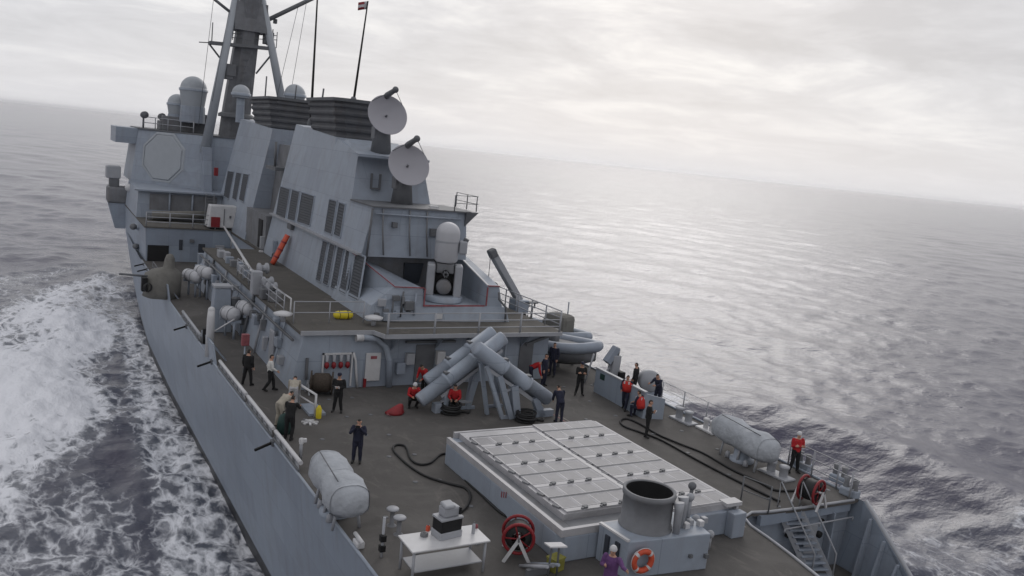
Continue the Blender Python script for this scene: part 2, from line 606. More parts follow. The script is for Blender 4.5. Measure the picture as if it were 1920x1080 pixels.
def build_sea():
    fa = HEAD
    half = math.radians(42)
    dense = np.linspace(fa - half, fa + half, 720)
    coarse = np.linspace(fa + half, fa + 2 * PI - half, 150)[1:-1]
    ang = np.concatenate([dense, coarse])
    na = len(ang)
    rad = np.concatenate([[3.0, 8.0], np.geomspace(13.0, 300.0, 540), np.geomspace(302.5, 3000.0, 260), np.geomspace(3050.0, 30000.0, 50)])
    nr = len(rad)
    R, A = np.meshgrid(rad, ang, indexing='ij')
    X = CAM.x + R * np.sin(A)
    Y = CAM.y + R * np.cos(A)
    dr = np.gradient(rad)[:, None] * np.ones((1, na))
    Z = np.zeros_like(X)
    DX = np.zeros_like(X)
    DY = np.zeros_like(X)
    r = np.random.default_rng(5)
    wind = math.radians(62)      # direction the seas run to, clockwise from the bow
    for i in range(110):
        L = float(np.exp(r.uniform(np.log(1.3), np.log(26))))
        k = 2 * PI / L
        th = wind + r.normal(0, 0.95 if L < 9 else 0.75)
        a = 0.0054 * L ** 0.74 * r.uniform(0.5, 1.25) * (1.0 if L < 4.5 else 0.72)
        ph = r.uniform(0, 2 * PI)
        fade = np.clip(1.6 - dr * 3.2 / L, 0, 1)
        q = k * (X * math.sin(th) + Y * math.cos(th)) + ph
        Z += fade * a * np.sin(q)
        DX -= fade * a * 0.75 * math.sin(th) * np.cos(q) * -1
        DY -= fade * a * 0.75 * math.cos(th) * np.cos(q) * -1
    # the swell the ship itself throws off on the starboard quarter
    crest = [(22, 78), (25, 66)] + [tuple(at(u, v, z=1.3).xy) for u, v in ((1290, 765), (1380, 757), (1500, 785), (1600, 815), (1700, 850), (1800, 893), (1920, 950))] + [(31, 14), (24, -4)]
    d, sg = seg_dist(X, Y, crest)
    near = sg < 0
    Z += 1.9 * np.where(near, np.exp(-(d / 4.6) ** 2), np.exp(-(d / 5.0) ** 2))
    Z -= 0.5 * np.where(near, np.exp(-((d - 10.5) / 5.0) ** 2), 0)
    d2, sg2 = seg_dist(X, Y, [(p_[0] - 12.5, p_[1] - 9.0) for p_ in crest])
    Z += 0.55 * np.exp(-(d2 / 2.8) ** 2) * (X > 11)
    # bow wave on the port side and the turbulent band along the hull
    portc = [(-10.3, 112), (-13, 100), (-16.0, 84), (-17.0, 70), (-17.5, 56), (-19, 44), (-22, 30)]
    d, sg = seg_dist(X, Y, portc)
    Z += 0.35 * np.exp(-(d / 2.6) ** 2) * np.clip((Y - 15) / 30, 0, 1)
    # foam density
    foam = np.zeros_like(X)
    main = [(-16.5, 103), (-10.2, 110), (-9.0, 98), (-10.8, 84), (-13.0, 68), (-12.9, 60), (-14.3, 55), (-16.0, 50.5),
            (-18.8, 43.0), (-24, 36), (-26, 60), (-22.5, 78), (-20.0, 92)]
    lace = [(-9.0, 108), (-8.0, 60), (-7.5, 20), (-12.8, 20), (-13.0, 36), (-12.5, 47), (-12.0, 60), (-11.4, 75), (-10.6, 92)]
    foam = np.maximum(foam, (0.46 + 0.72 * vnoise(X * 0.16 + 7, Y * 0.10, 21)) * soft(X, Y, main, 4.0))
    foam = np.maximum(foam, 0.47 * soft(X, Y, lace, 1.6))
    trail = [(-19, 43), (-16, 50), (-12.4, 44), (-12.2, 30), (-14, 20), (-24, 18), (-24, 36)]
    foam = np.maximum(foam, 0.36 * soft(X, Y, trail, 3.0))
    outer = [(-30, 20), (-24, 60), (-20, 95), (-12, 118), (-40, 100), (-48, 30)]
    foam = np.maximum(foam, (0.12 + 0.30 * vnoise(X * 0.1, Y * 0.06, 31)) * soft(X, Y, outer, 6.0))
    stb = [(9.0, 45), (9.0, 8), (19, 4), (20, 22), (15, 34)]
    foam = np.maximum(foam, 0.50 * soft(X, Y, stb, 3.0))
    stb2 = [(19, 22), (30, 12), (34, 26), (24, 36)]
    foam = np.maximum(foam, 0.22 * soft(X, Y, stb2, 6.0))
    n1 = vnoise(X * 0.55, Y * 0.35, 1) * 0.6 + vnoise(X * 1.4, Y * 0.9, 2) * 0.4
    foam = foam * (0.72 + 0.5 * n1)
    turb = np.clip(foam * 1.6, 0, 1)
    Z += turb * 0.42 * (vnoise(X * 0.55, Y * 0.42, 3) - 0.5 + 0.7 * (vnoise(X * 1.3, Y * 1.0, 4) - 0.5) + 0.35 * (vnoise(X * 2.6, Y * 2.1, 14) - 0.5))
    # rare small whitecaps out on the open water
    cap = np.clip((vnoise(X * 0.12, Y * 0.12, 8) - 0.80) * 6, 0, 1) * np.clip((Z - 0.55) * 2, 0, 1) * (R < 500)
    foam = np.maximum(foam, cap * 0.5)
    X2, Y2 = X + DX, Y + DY
    co = np.stack([X2, Y2, Z], -1).reshape(-1, 3)
    idx = np.arange(nr * na).reshape(nr, na)
    a = idx[:-1, :]; b2 = idx[1:, :]
    a2 = np.roll(a, -1, 1); b3 = np.roll(b2, -1, 1)
    quads = np.stack([a, a2, b3, b2], -1).reshape(-1, 4)
    nv = len(co)
    # close the small hole under the camera
    me = bpy.data.meshes.new('sea')
    me.vertices.add(nv)
    me.vertices.foreach_set('co', co.ravel().astype(np.float32))
    nq = len(quads)
    me.loops.add(nq * 4 + na)
    me.polygons.add(nq + 1)
    me.loops.foreach_set('vertex_index', np.concatenate([quads.ravel(), idx[0, :]]).astype(np.int32))
    me.polygons.foreach_set('loop_start', np.concatenate([np.arange(nq) * 4, [nq * 4]]).astype(np.int32))
    me.polygons.foreach_set('loop_total', np.concatenate([np.full(nq, 4), [na]]).astype(np.int32))
    me.polygons.foreach_set('use_smooth', np.ones(nq + 1, bool))
    me.update(calc_edges=True)
    far = np.clip((dr - 0.8) / 6.0, 0, 1)
    at2 = me.attributes.new('coarse', 'FLOAT', 'POINT')
    at2.data.foreach_set('value', far.ravel().astype(np.float32))
    at_ = me.attributes.new('foam', 'FLOAT', 'POINT')
    at_.data.foreach_set('value', foam.ravel().astype(np.float32))
    # ring 0->1->... with angle clockwise: make sure normals point up
    if me.polygons[10].normal.z < 0:
        me.flip_normals()
    o = bpy.data.objects.new('sea', me)
    COL.objects.link(o)
    o['kind'] = 'structure'
    o['label'] = 'grey choppy open sea with white wake foam along the ship'
    mt = bpy.data.materials.new('sea_water')
    mt.use_nodes = True
    t = mt.node_tree
    b = t.nodes['Principled BSDF']
    out = t.nodes['Material Output']
    b.inputs['Base Color'].default_value = (0.054, 0.052, 0.084, 1)
    b.inputs['Roughness'].default_value = 0.15
    b.inputs['IOR'].default_value = 1.34
    b.inputs['Specular IOR Level'].default_value = 0.5
    g = N(t, 'ShaderNodeNewGeometry')
    mp = N(t, 'ShaderNodeMapping')
    mp.inputs['Rotation'].default_value = (0, 0, wind)
    mp.inputs['Scale'].default_value = (0.8, 1.2, 1.0)
    t.links.new(g.outputs['Position'], mp.inputs[0])
    na1 = N(t, 'ShaderNodeTexNoise')
    na1.inputs['Scale'].default_value = 0.9
    na1.inputs['Detail'].default_value = 8
    na1.inputs['Roughness'].default_value = 0.6
    t.links.new(mp.outputs[0], na1.inputs['Vector'])
    bp = N(t, 'ShaderNodeBump')
    bp.inputs['Strength'].default_value = 0.5
    bp.inputs['Distance'].default_value = 0.30
    t.links.new(na1.outputs[0], bp.inputs['Height'])
    # where the mesh is too coarse to carry the chop, the relief carries it
    nb1 = N(t, 'ShaderNodeTexNoise')
    nb1.inputs['Scale'].default_value = 0.10
    nb1.inputs['Detail'].default_value = 5
    nb1.inputs['Roughness'].default_value = 0.55
    t.links.new(mp.outputs[0], nb1.inputs['Vector'])
    ca = N(t, 'ShaderNodeAttribute', attribute_name='coarse')
    bp2 = N(t, 'ShaderNodeBump')
    bp2.inputs['Distance'].default_value = 0.85
    t.links.new(ca.outputs['Fac'], bp2.inputs['Strength'])
    t.links.new(nb1.outputs[0], bp2.inputs['Height'])
    t.links.new(bp.outputs[0], bp2.inputs['Normal'])
    t.links.new(bp2.outputs[0], b.inputs['Normal'])
    # foam
    fb = N(t, 'ShaderNodeBsdfDiffuse')
    fb.inputs['Color'].default_value = (0.80, 0.81, 0.85, 1)
    av = N(t, 'ShaderNodeAttribute', attribute_name='foam')
    fm = N(t, 'ShaderNodeMapping')
    fm.inputs['Scale'].default_value = (1.0, 0.55, 1.0)
    t.links.new(g.outputs['Position'], fm.inputs[0])
    wn = N(t, 'ShaderNodeTexNoise')
    wn.inputs['Scale'].default_value = 0.8
    wn.inputs['Detail'].default_value = 3
    t.links.new(fm.outputs[0], wn.inputs['Vector'])
    wv = N(t, 'ShaderNodeVectorMath', operation='SCALE')
    wv.inputs['Scale'].default_value = 1.8
    t.links.new(wn.outputs['Color'], wv.inputs[0])
    wa = N(t, 'ShaderNodeVectorMath', operation='ADD')
    t.links.new(fm.outputs[0], wa.inputs[0])
    t.links.new(wv.outputs[0], wa.inputs[1])
    vo = N(t, 'ShaderNodeTexVoronoi', feature='DISTANCE_TO_EDGE')
    vo.inputs['Scale'].default_value = 1.05
    t.links.new(wa.outputs[0], vo.inputs['Vector'])
    lr = N(t, 'ShaderNodeMapRange')
    lr.inputs['From Min'].default_value = 0.0
    lr.inputs['From Max'].default_value = 0.42
    lr.inputs['To Min'].default_value = 1.0
    lr.inputs['To Max'].default_value = 0.0
    t.links.new(vo.outputs['Distance'], lr.inputs[0])
    fn = N(t, 'ShaderNodeTexNoise')
    fn.inputs['Scale'].default_value = 1.5
    fn.inputs['Detail'].default_value = 8
    fn.inputs['Roughness'].default_value = 0.58
    t.links.new(fm.outputs[0], fn.inputs['Vector'])
    vo2 = N(t, 'ShaderNodeTexVoronoi', feature='DISTANCE_TO_EDGE')
    vo2.inputs['Scale'].default_value = 3.0
    t.links.new(wa.outputs[0], vo2.inputs['Vector'])
    lr2 = N(t, 'ShaderNodeMapRange')
    lr2.inputs['From Max'].default_value = 0.30
    lr2.inputs['To Min'].default_value = 0.22
    lr2.inputs['To Max'].default_value = -0.06
    t.links.new(vo2.outputs['Distance'], lr2.inputs[0])
    lsum = N(t, 'ShaderNodeMath', operation='ADD')
    t.links.new(lr.outputs[0], lsum.inputs[0])
    t.links.new(lr2.outputs[0], lsum.inputs[1])
    pat = N(t, 'ShaderNodeMath', operation='MULTIPLY_ADD')
    pat.inputs[1].default_value = 0.38
    t.links.new(lsum.outputs[0], pat.inputs[0])
    sc2 = N(t, 'ShaderNodeMath', operation='MULTIPLY', i_1=0.75)
    t.links.new(fn.outputs[0], sc2.inputs[0])
    t.links.new(sc2.outputs[0], pat.inputs[2])
    ad = N(t, 'ShaderNodeMath', operation='MULTIPLY_ADD', i_1=0.95)
    t.links.new(av.outputs['Fac'], ad.inputs[0])
    t.links.new(pat.outputs[0], ad.inputs[2])
    fr = N(t, 'ShaderNodeMapRange', interpolation_type='SMOOTHSTEP')
    fr.inputs['From Min'].default_value = 0.90
    fr.inputs['From Max'].default_value = 1.32
    t.links.new(ad.outputs[0], fr.inputs[0])
    # keep open water free of it
    gt = N(t, 'ShaderNodeMapRange')
    gt.inputs['From Min'].default_value = 0.03
    gt.inputs['From Max'].default_value = 0.18
    t.links.new(av.outputs['Fac'], gt.inputs[0])
    ff = N(t, 'ShaderNodeMath', operation='MULTIPLY')
    t.links.new(fr.outputs[0], ff.inputs[0])
    t.links.new(gt.outputs[0], ff.inputs[1])
    fbump = N(t, 'ShaderNodeBump')
    fbump.inputs['Strength'].default_value = 0.8
    fbump.inputs['Distance'].default_value = 0.25
    t.links.new(fn.outputs[0], fbump.inputs['Height'])
    t.links.new(fbump.outputs[0], fb.inputs['Normal'])
    ms = N(t, 'ShaderNodeMixShader')
    t.links.new(ff.outputs[0], ms.inputs[0])
    t.links.new(b.outputs[0], ms.inputs[1])
    t.links.new(fb.outputs[0], ms.inputs[2])
    # aerated water under thin foam is paler and greener
    pale = N(t, 'ShaderNodeMix', data_type='RGBA')
    pale.inputs[6].default_value = (0.054, 0.052, 0.084, 1)
    pale.inputs[7].default_value = (0.17, 0.195, 0.22, 1)
    t.links.new(av.outputs['Fac'], pale.inputs[0])
    t.links.new(pale.outputs[2], b.inputs['Base Color'])
    t.links.new(ms.outputs[0], out.inputs[0])
    me.materials.append(mt)
    return o


build_sea()
# ------------------------------------------------------------------ the ship: hull and decks
DK, D2, D3 = 8.0, 10.7, 13.5
ship = thing('warship', 'large grey naval destroyer steaming away across the sea', 'warship', (0, 0, 0))
YS = [-12, 0, 13, 19.3, 27, 40, 60, 75, 90, 105, 120, 132, 140, 143]
BD = [8.6, 9.1, 9.45, 9.65, 9.8, 10.05, 10.2, 10.15, 9.9, 8.9, 6.4, 3.4, 1.1, 0.15]
BW = [7.6, 8.0, 8.2, 8.3, 8.45, 8.7, 9.1, 9.1, 8.4, 6.8, 4.2, 1.9, 0.4, 0.05]


def bd(y):
    return interp(y, YS, BD)


def bw(y):
    return interp(y, YS, BW)


def hull_top(y):
    return interp(y, [-12, 14.5, 16.3, 19.1, 19.4, 75, 100, 143], [5.45, 5.45, 5.6, 8.0, 8.0, 8.0, 8.6, 11.0])


mb = MB()
ys = [-12, -6, 0, 6, 9, 12, 14.5, 16.3, 17.2, 18.2, 19.1, 19.4] + list(np.linspace(22, 143, 45))
for sgn in (-1, 1):
    rows = []
    for y in ys:
        zt = hull_top(y)
        k = zt / 8.0
        xd = bw(y) + (bd(y) - bw(y)) * min(1.0, k) if zt < 8 else bd(y)
        xw = bw(y)
        row = []
        for f in (1.0, 0.8, 0.55, 0.3, 0.12, 0.0):
            bul = 0.10 * math.sin(PI * f)
            row.append((sgn * (xw + (xd - xw) * f + bul), y, zt * f))
        row.append((sgn * xw * 0.94, y, -1.5))
        row.append((sgn * xw * 0.80, y, -3.5))
        rows.append(row)
    vs = [p for r_ in rows for p in r_]
    nc = len(rows[0])
    fs = [(i * nc + k, i * nc + k + 1, (i + 1) * nc + k + 1, (i + 1) * nc + k) for i in range(len(rows) - 1) for k in range(nc - 1)]
    mb.add(vs, fs, True)
# transom
mb.add([(-8.4, -12, 5.5), (8.4, -12, 5.5), (7.6, -12, 0), (-7.6, -12, 0), (6, -12, -3.5), (-6, -12, -3.5)], [(0, 1, 2, 3), (3, 2, 4, 5)])
hull = mb.build('hull', 'hull_paint', ship)

# weather deck plate (01 level) with a step down to the mooring well on the starboard quarter
mb = MB()
port = [(-bd(y) + 0.02, y) for y in (-10, 0, 13, 19.4, 27, 40, 60, 73.5)]
star = [(bd(y) - 0.02, y) for y in (73.5, 60, 40, 27, 19.5)]
well = [(9.3, 19.45), (6.6, 19.5), (5.0, 19.6), (4.3, 19.75), (3.7, 19.5), (3.42, 18.9), (3.32, 18.0), (3.13, 16.9), (2.84, 15.6), (2.3, 13.5), (1.5, 10.0), (1.2, -10)]
poly = port + star + well
mb.prism(poly, DK - 0.12, DK)
mdeck = mb.build('weather_deck', 'deck_nonskid', ship)
# upper hull strake beside the weather deck aft of the break on the port side
mb = MB()
n = 8
yy = np.linspace(-10, 19.3, n)
vs = []
for y in yy:
    vs += [(-bd(y), y, 5.0), (-bd(y) - 0.02, y, DK)]
mb.add(vs, [(2 * i, 2 * i + 1, 2 * i + 3, 2 * i + 2) for i in range(n - 1)], True)
mb.build('side_strake', 'hull_paint', ship)
# lower deck in the well, the step bulkhead
mb = MB()
mb.prism([(0.6, 20.2), (9.35, 20.2), (9.0, 5), (8.6, -11.5), (0.6, -11.5)], 5.15, 5.3)
mb.build('mooring_deck', 'deck_nonskid', ship)
mb = MB()
wl = [(9.5, 19.75), (6.6, 19.8), (5.0, 19.85), (4.3, 20.0), (3.45, 19.6), (3.17, 18.9), (3.07, 18.0), (2.88, 16.9), (2.6, 15.6), (2.05, 13.5), (1.25, 10.0), (0.95, -9.9)]
vs = [(x, y, 5.25) for x, y in wl] + [(x, y, DK - 0.06) for x, y in wl]
k = len(wl)
mb.add(vs, [(i, i + 1, k + i + 1, k + i) for i in range(k - 1)])
stepb = mb.build('step_bulkhead', 'grey_paint', ship)
# deck edge lip round the well and along both sides
mb = MB()
mb.tube([(x, y, DK + 0.03) for x, y in well[:-1]], 0.05, 6)
mb.build('coaming_lip', 'light_grey', ship)
for sgn in (-1, 1):
    mb = MB()
    mb.tube([(sgn * (bd(y) - 0.03), y, DK + 0.035) for y in np.linspace(19.5, 73, 28)], 0.055, 6)
    mb.build('waterway_bar', 'grey_paint', ship)
# starboard quarter bulwark sloping down, with its ribs
mb = MB()
yb = np.array([19.2, 18.4, 17.6, 16.9, 16.3, 14.5, 12, 9, 6, 3])
vs = []
for y in yb:
    zt = interp(y, [3, 14.5, 16.3, 19.2], [5.6, 5.65, 5.75, 8.05])
    x = bd(y) - 0.02
    vs += [(x, y, 5.2), (x + 0.06, y, zt), (x - 0.12, y, zt), (x - 0.14, y, 5.2)]
fs = []
for i in range(len(yb) - 1):
    for q in range(4):
        fs.append((4 * i + q, 4 * i + (q + 1) % 4, 4 * i + 4 + (q + 1) % 4, 4 * i + 4 + q))
mb.add(vs, fs)
bulw = mb.build('quarter_bulwark', 'hull_paint', ship)
for i, y in enumerate((18.7, 18.0, 17.3, 16.6, 15.6, 14.2, 12.5, 10.5)):
    zt = interp(y, [3, 14.5, 16.3, 19.2], [5.6, 5.65, 5.75, 8.05]) - 0.08
    mb = MB()
    x = bd(y) - 0.16
    mb.hexa([(x - 0.55, y - 0.04, 5.3), (x, y - 0.04, 5.3), (x, y + 0.04, 5.3), (x - 0.55, y + 0.04, 5.3),
             (x - 0.12, y - 0.04, zt), (x, y - 0.04, zt), (x, y + 0.04, zt), (x - 0.12, y + 0.04, zt)])
    mb.build('bulwark_rib', 'grey_paint', bulw)
mb = MB()
mb.tube([(bd(y) - 0.03, y, interp(y, [3, 14.5, 16.3, 19.2], [5.6, 5.65, 5.75, 8.05]) + 0.02) for y in (19.2, 18.4, 17.6, 16.9, 16.3, 14.5, 12, 9, 5)], 0.09, 6)
mb.build('bulwark_cap', 'light_grey', bulw)
# beam and stiffeners on the step bulkhead facing aft
mb = MB()
mb.bb(4.6, 9.3, 19.55, 19.74, 7.55, 7.92)
mb.build('edge_girder', 'hull_paint', stepb)
for x in (6.9, 8.35):
    mb = MB(); mb.bb(x, x + 0.07, 19.45, 19.76, 5.3, 7.6); mb.build('stiffener', 'grey_paint', stepb)
mb = MB(); mb.box((7.6, 19.78, 6.35), (0.62, 0.08, 1.5)); mb.build('watertight_door', 'light_grey', stepb, bevel=0.05)
for px, pz, r_ in ((8.0, 6.7, 0.13), (8.05, 7.25, 0.07), (6.3, 6.9, 0.09)):
    mb = MB(); mb.lathe([(r_, 0), (r_, 0.12), (0, 0.12)], (px, 19.78, pz), (0, -1, 0), 12); mb.build('scuttle', 'black', stepb)

# painted lines and worn tracks on the deck
def deck_strip(pts, w, z, mat, name='deck_marking', parent=None):
    mb = MB()
    vs = []
    pts = [Vector((p[0], p[1], 0)) for p in pts]
    for i, p in enumerate(pts):
        d = (pts[min(i + 1, len(pts) - 1)] - pts[max(i - 1, 0)]).normalized()
        nrm = Vector((-d.y, d.x, 0)) * w / 2
        vs += [(p.x + nrm.x, p.y + nrm.y, z), (p.x - nrm.x, p.y - nrm.y, z)]
    mb.add(vs, [(2 * i, 2 * i + 1, 2 * i + 3, 2 * i + 2) for i in range(len(pts) - 1)])
    return mb.build(name, mat, parent or mdeck)


deck_strip([(3.25, 31.0), (3.2, 18.9)], 0.07, DK + 0.006, 'deck_line')
deck_strip([(3.05, 31.0), (3.0, 18.9)], 0.05, DK + 0.006, 'faded_red')
for y in (24.0, 22.2, 20.6):
    deck_strip([(2.55, y), (3.35, y)], 0.14, DK + 0.010, 'white_paint')

# ------------------------------------------------------------------ aft deckhouse (01 -> 02)
BY = 36.5
mb = MB()
HE = 62.5
mb.prism([(-7.6, BY), (6.0, BY), (6.0, 72.6), (-3.3, 72.6), (-3.3, HE), (-7.6, HE)], DK, D2 - 0.14,
         [(-7.1, BY), (5.9, BY), (5.9, 72.6), (-3.3, 72.6), (-3.3, HE), (-7.1, HE)])
house = mb.build('aft_deckhouse', 'grey_paint', ship)
mb = MB()
mb.prism([(-7.28, BY - 0.14), (-3.9, BY - 0.14), (-3.6, BY - 1.05), (6.0, BY - 1.05), (6.3, BY - 0.6), (6.3, 72.65), (-3.4, 72.65), (-3.4, HE), (-7.28, HE)], D2 - 0.14, D2)
deck2 = mb.build('upper_deck', 'deck_brown', ship)
mb = MB()
mb.slab((-7.3, BY - 0.17, D2 - 0.03), (-3.85, BY - 0.17, D2 - 0.03), 0.06, 0.2)
mb.slab((-3.62, BY - 1.08, D2 - 0.03), (6.0, BY - 1.08, D2 - 0.03), 0.06, 0.2)
mb.slab((-3.9, BY - 0.17, D2 - 0.03), (-3.62, BY - 1.08, D2 - 0.03), 0.06, 0.2)
mb.build('deck_edge_plate', 'light_grey', house)
# bulkhead furniture
fy = BY - 0.02
mb = MB(); mb.box((-3.75, fy - 0.05, 8.98), (0.74, 0.10, 1.36)); mb.build('white_cabinet', 'white_paint', house, bevel=0.03)
mb = MB(); mb.box((-3.75, fy - 0.11, 9.45), (0.30, 0.03, 0.14)); mb.build('cabinet_notice', 'faded_red', house)
mb = MB(); mb.tube([(-4.5, fy - 0.16, 10.42), (-4.2, fy - 0.16, 10.42), (-3.7, fy - 0.18, 10.36), (-3.25, fy - 0.2, 10.0), (-3.0, fy - 0.2, 9.3), (-2.93, fy - 0.2, 8.02)], 0.15, 10)
mb.build('drain_pipe', 'grey_paint', house)
mb = MB(); mb.lathe([(0.17, 0), (0.17, 0.35), (0.0, 0.35)], (-4.72, fy - 0.16, 10.42), (1, 0, 0), 12); mb.build('pipe_collar', 'white_paint', house)
mb = MB(); mb.tube([(-4.75, fy - 0.08, 9.7), (-4.62, fy - 0.08, 9.3), (-4.55, fy - 0.08, 8.7), (-4.45, fy - 0.08, 8.02)], 0.06, 8); mb.build('riser_pipe', 'white_paint', house)
mb = MB(); mb.bb(-6.2, -4.75, fy - 0.07, fy, 9.62, 9.70); mb.bb(-6.2, -6.12, fy - 0.07, fy, 8.6, 9.7); mb.bb(-4.83, -4.75, fy - 0.07, fy, 8.1, 9.7)
mb.build('nozzle_rack', 'white_paint', house)
for i in range(4):
    x = -6.0 + i * 0.33
    mb = MB(); mb.lathe([(0.07, 0), (0.09, 0.3), (0.07, 0.32)], (x, fy - 0.12, 9.32), (0, 0, 1), 8); mb.build('hose_nozzle', 'light_grey', house)
    mb = MB(); mb.lathe([(0.02, 0), (0.11, 0.10), (0.11, 0.25), (0.05, 0.33)], (x, fy - 0.12, 8.97), (0, 0, 1), 8); mb.build('nozzle_tip', 'red_paint', house)
mb = MB(); mb.box((-4.1, fy - 0.06, 8.22), (0.12, 0.12, 0.42)); mb.build('red_bottle', 'red_paint', house)
mb = MB(); mb.box((-6.9, fy - 0.05, 9.0), (0.12, 0.1, 1.0)); mb.build('cable_tray', 'dark_grey', house)
# recessed dark doorways behind the missile canisters
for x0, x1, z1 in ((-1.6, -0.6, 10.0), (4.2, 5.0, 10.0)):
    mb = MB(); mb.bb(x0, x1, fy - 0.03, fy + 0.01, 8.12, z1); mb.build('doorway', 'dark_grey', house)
mb = MB(); mb.bb(-2.2, 0.4, fy - 0.22, fy - 0.02, 10.12, 10.22); mb.build('pipe_shelf', 'dark_grey', house)
for i, (x, z) in enumerate(((-1.95, 9.35), (-0.35, 9.35), (-2.4, 8.9), (0.9, 9.0), (2.2, 9.3))):
    mb = MB(); mb.box((x, fy - 0.16, z), (0.42, 0.30, 0.55 + 0.15 * (i % 2))); mb.build('junction_box', ['light_grey', 'white_paint', 'grey_paint'][i % 3], house, bevel=0.03)
mb = MB(); mb.tube([(1.2, fy - 0.1, 8.1), (1.2, fy - 0.1, 10.4)], 0.07, 8); mb.build('riser_pipe', 'grey_paint', house)
mb = MB(); mb.tube([(3.3, fy - 0.1, 8.1), (3.3, fy - 0.1, 10.4)], 0.05, 8); mb.build('riser_pipe', 'grey_paint', house)
mb = MB(); mb.slab((4.5, fy - 0.1, 9.9), (5.9, fy - 0.1, 10.35), 0.06, 0.14); mb.build('conduit', 'dark_grey', house)
# platform brackets
for x in (-2.9, -0.6, 1.8, 4.2):
    mb = MB(); mb.add([(x, BY, D2 - 0.15), (x, BY - 0.95, D2 - 0.15), (x, BY, D2 - 0.95), (x + 0.05, BY, D2 - 0.15), (x + 0.05, BY - 0.95, D2 - 0.15), (x + 0.05, BY, D2 - 0.95)],
                      [(0, 1, 2), (5, 4, 3), (0, 3, 4, 1), (1, 4, 5, 2), (2, 5, 3, 0)])
    mb.build('bracket', 'grey_paint', house)
# side wall details on the port passage
for y, z in ((40.5, 9.0), (52.0, 9.0)):
    mb = MB(); mb.box((-7.5, y, z), (0.12, 0.8, 1.7)); mb.build('watertight_door', 'light_grey', house, bevel=0.05)
for y in (44, 47.5, 56, 60):
    mb = MB(); mb.box((-7.55, y, 9.6), (0.3, 0.6, 0.5)); mb.build('junction_box', 'grey_paint', house, bevel=0.03)
mb = MB(); mb.tube([(-7.45, 37, 10.2), (-7.45, 62, 10.2)], 0.07, 6); mb.build('cable_run', 'dark_grey', house)

# ------------------------------------------------------------------ gun deck under the close-in weapon
mb = MB()
mb.prism([(-3.4, 38.6), (4.4, 38.2), (4.6, 44.5), (-3.4, 44.5)], D2, 11.45, [(-3.2, 38.75), (4.2, 38.4), (4.4, 44.5), (-3.2, 44.5)])
gdeck = mb.build('gun_platform', 'grey_paint', ship)
mb = MB()  # port bulwark block with sloping top
mb.hexa([(-3.15, 38.8, 11.45), (-0.45, 38.7, 11.45), (-0.45, 41.5, 11.45), (-3.15, 43.2, 11.45),
         (-2.0, 39.0, 12.35), (-0.5, 38.8, 12.35), (-0.5, 41.5, 12.35), (-3.0, 43.2, 13.5)])
mb.build('port_bulwark', 'grey_paint', gdeck)
mb = MB()
mb.hexa([(3.0, 38.5, 11.45), (4.0, 38.45, 11.45), (4.2, 43.6, 11.45), (3.3, 43.6, 11.45),
         (3.05, 38.55, 12.55), (3.75, 38.5, 12.55), (3.9, 43.6, 13.6), (3.35, 43.6, 13.6)])
mb.build('starboard_bulwark', 'grey_paint', gdeck)
mb = MB()
mb.bb(-0.5, 3.1, 38.52, 38.60, 11.45, 11.52)
mb.slab((-0.48, 38.66, 12.38), (-2.0, 38.86, 12.38), 0.08, 0.05)
mb.slab((-2.0, 38.9, 12.40), (-3.0, 43.1, 13.54), 0.05, 0.04)
mb.slab((-0.44, 38.62, 11.5), (-0.44, 38.62, 12.36), 0.06, 0.06)
mb.slab((3.05, 38.46, 11.5), (3.05, 38.46, 12.5), 0.06, 0.06)
mb.slab((3.08, 38.50, 12.57), (3.75, 38.46, 12.57), 0.10, 0.05)
mb.build('warning_stripe', 'faded_red', gdeck)
mb = MB(); mb.slab((3.12, 38.6, 12.58), (3.42, 43.5, 13.62), 0.10, 0.05); mb.build('bulwark_edge', 'white_paint', gdeck)
mb = MB(); mb.box((0.35, 38.33, 11.0), (0.32, 0.03, 0.30)); mb.build('notice_plate', 'white_paint', gdeck)
for i, (x, z0, z1) in enumerate(((-2.6, 10.9, 12.0), (-1.7, 10.9, 12.2), (-1.0, 11.0, 12.1), (-2.2, 11.0, 11.9))):
    mb = MB(); mb.tube([(x, 38.6 - 0.05 * i, z0), (x + 0.1, 38.62, z1)], 0.05, 6); mb.build('cable_pipe', 'dark_grey' if i % 2 else 'grey_paint', gdeck)
mb = MB(); mb.box((-1.3, 38.5, 11.5), (0.5, 0.3, 0.45)); mb.build('equipment_box', 'dark_grey', gdeck, bevel=0.03)
mb = MB(); mb.box((-2.3, 38.45, 10.95), (0.7, 0.35, 0.4)); mb.build('equipment_box', 'grey_paint', gdeck, bevel=0.03)
mb = MB(); mb.tube([(3.6, 38.2, 12.3), (3.65, 38.2, 11.9), (4.05, 38.1, 11.5), (4.1, 38.1, 10.75)], 0.06, 6); mb.build('cable_pipe', 'dark_grey', gdeck)
# ------------------------------------------------------------------ funnels
def xw(z):
    return 3.3 - (z - D2) * 0.17


def wall_pt(u, v, it=6):
    """photo pixel on the sloping port wall of the funnel casings"""
    z = 14.0
    for _ in range(it):
        p = at(u, v, x=-xw(z))
        z = p.z
    return p


def casing(profile, name, parent, mat='grey_paint'):
    mb = MB()
    n = len(profile)
    vs = [(-xw(z), y, z) for y, z in profile] + [(xw(z), y, z) for y, z in profile]
    fs = [tuple(range(n)), tuple(range(2 * n - 1, n - 1, -1))]
    fs += [(i, (i + 1) % n, n + (i + 1) % n, n + i) for i in range(n)]
    mb.add(vs, fs)
    return mb.build(name, mat, parent)


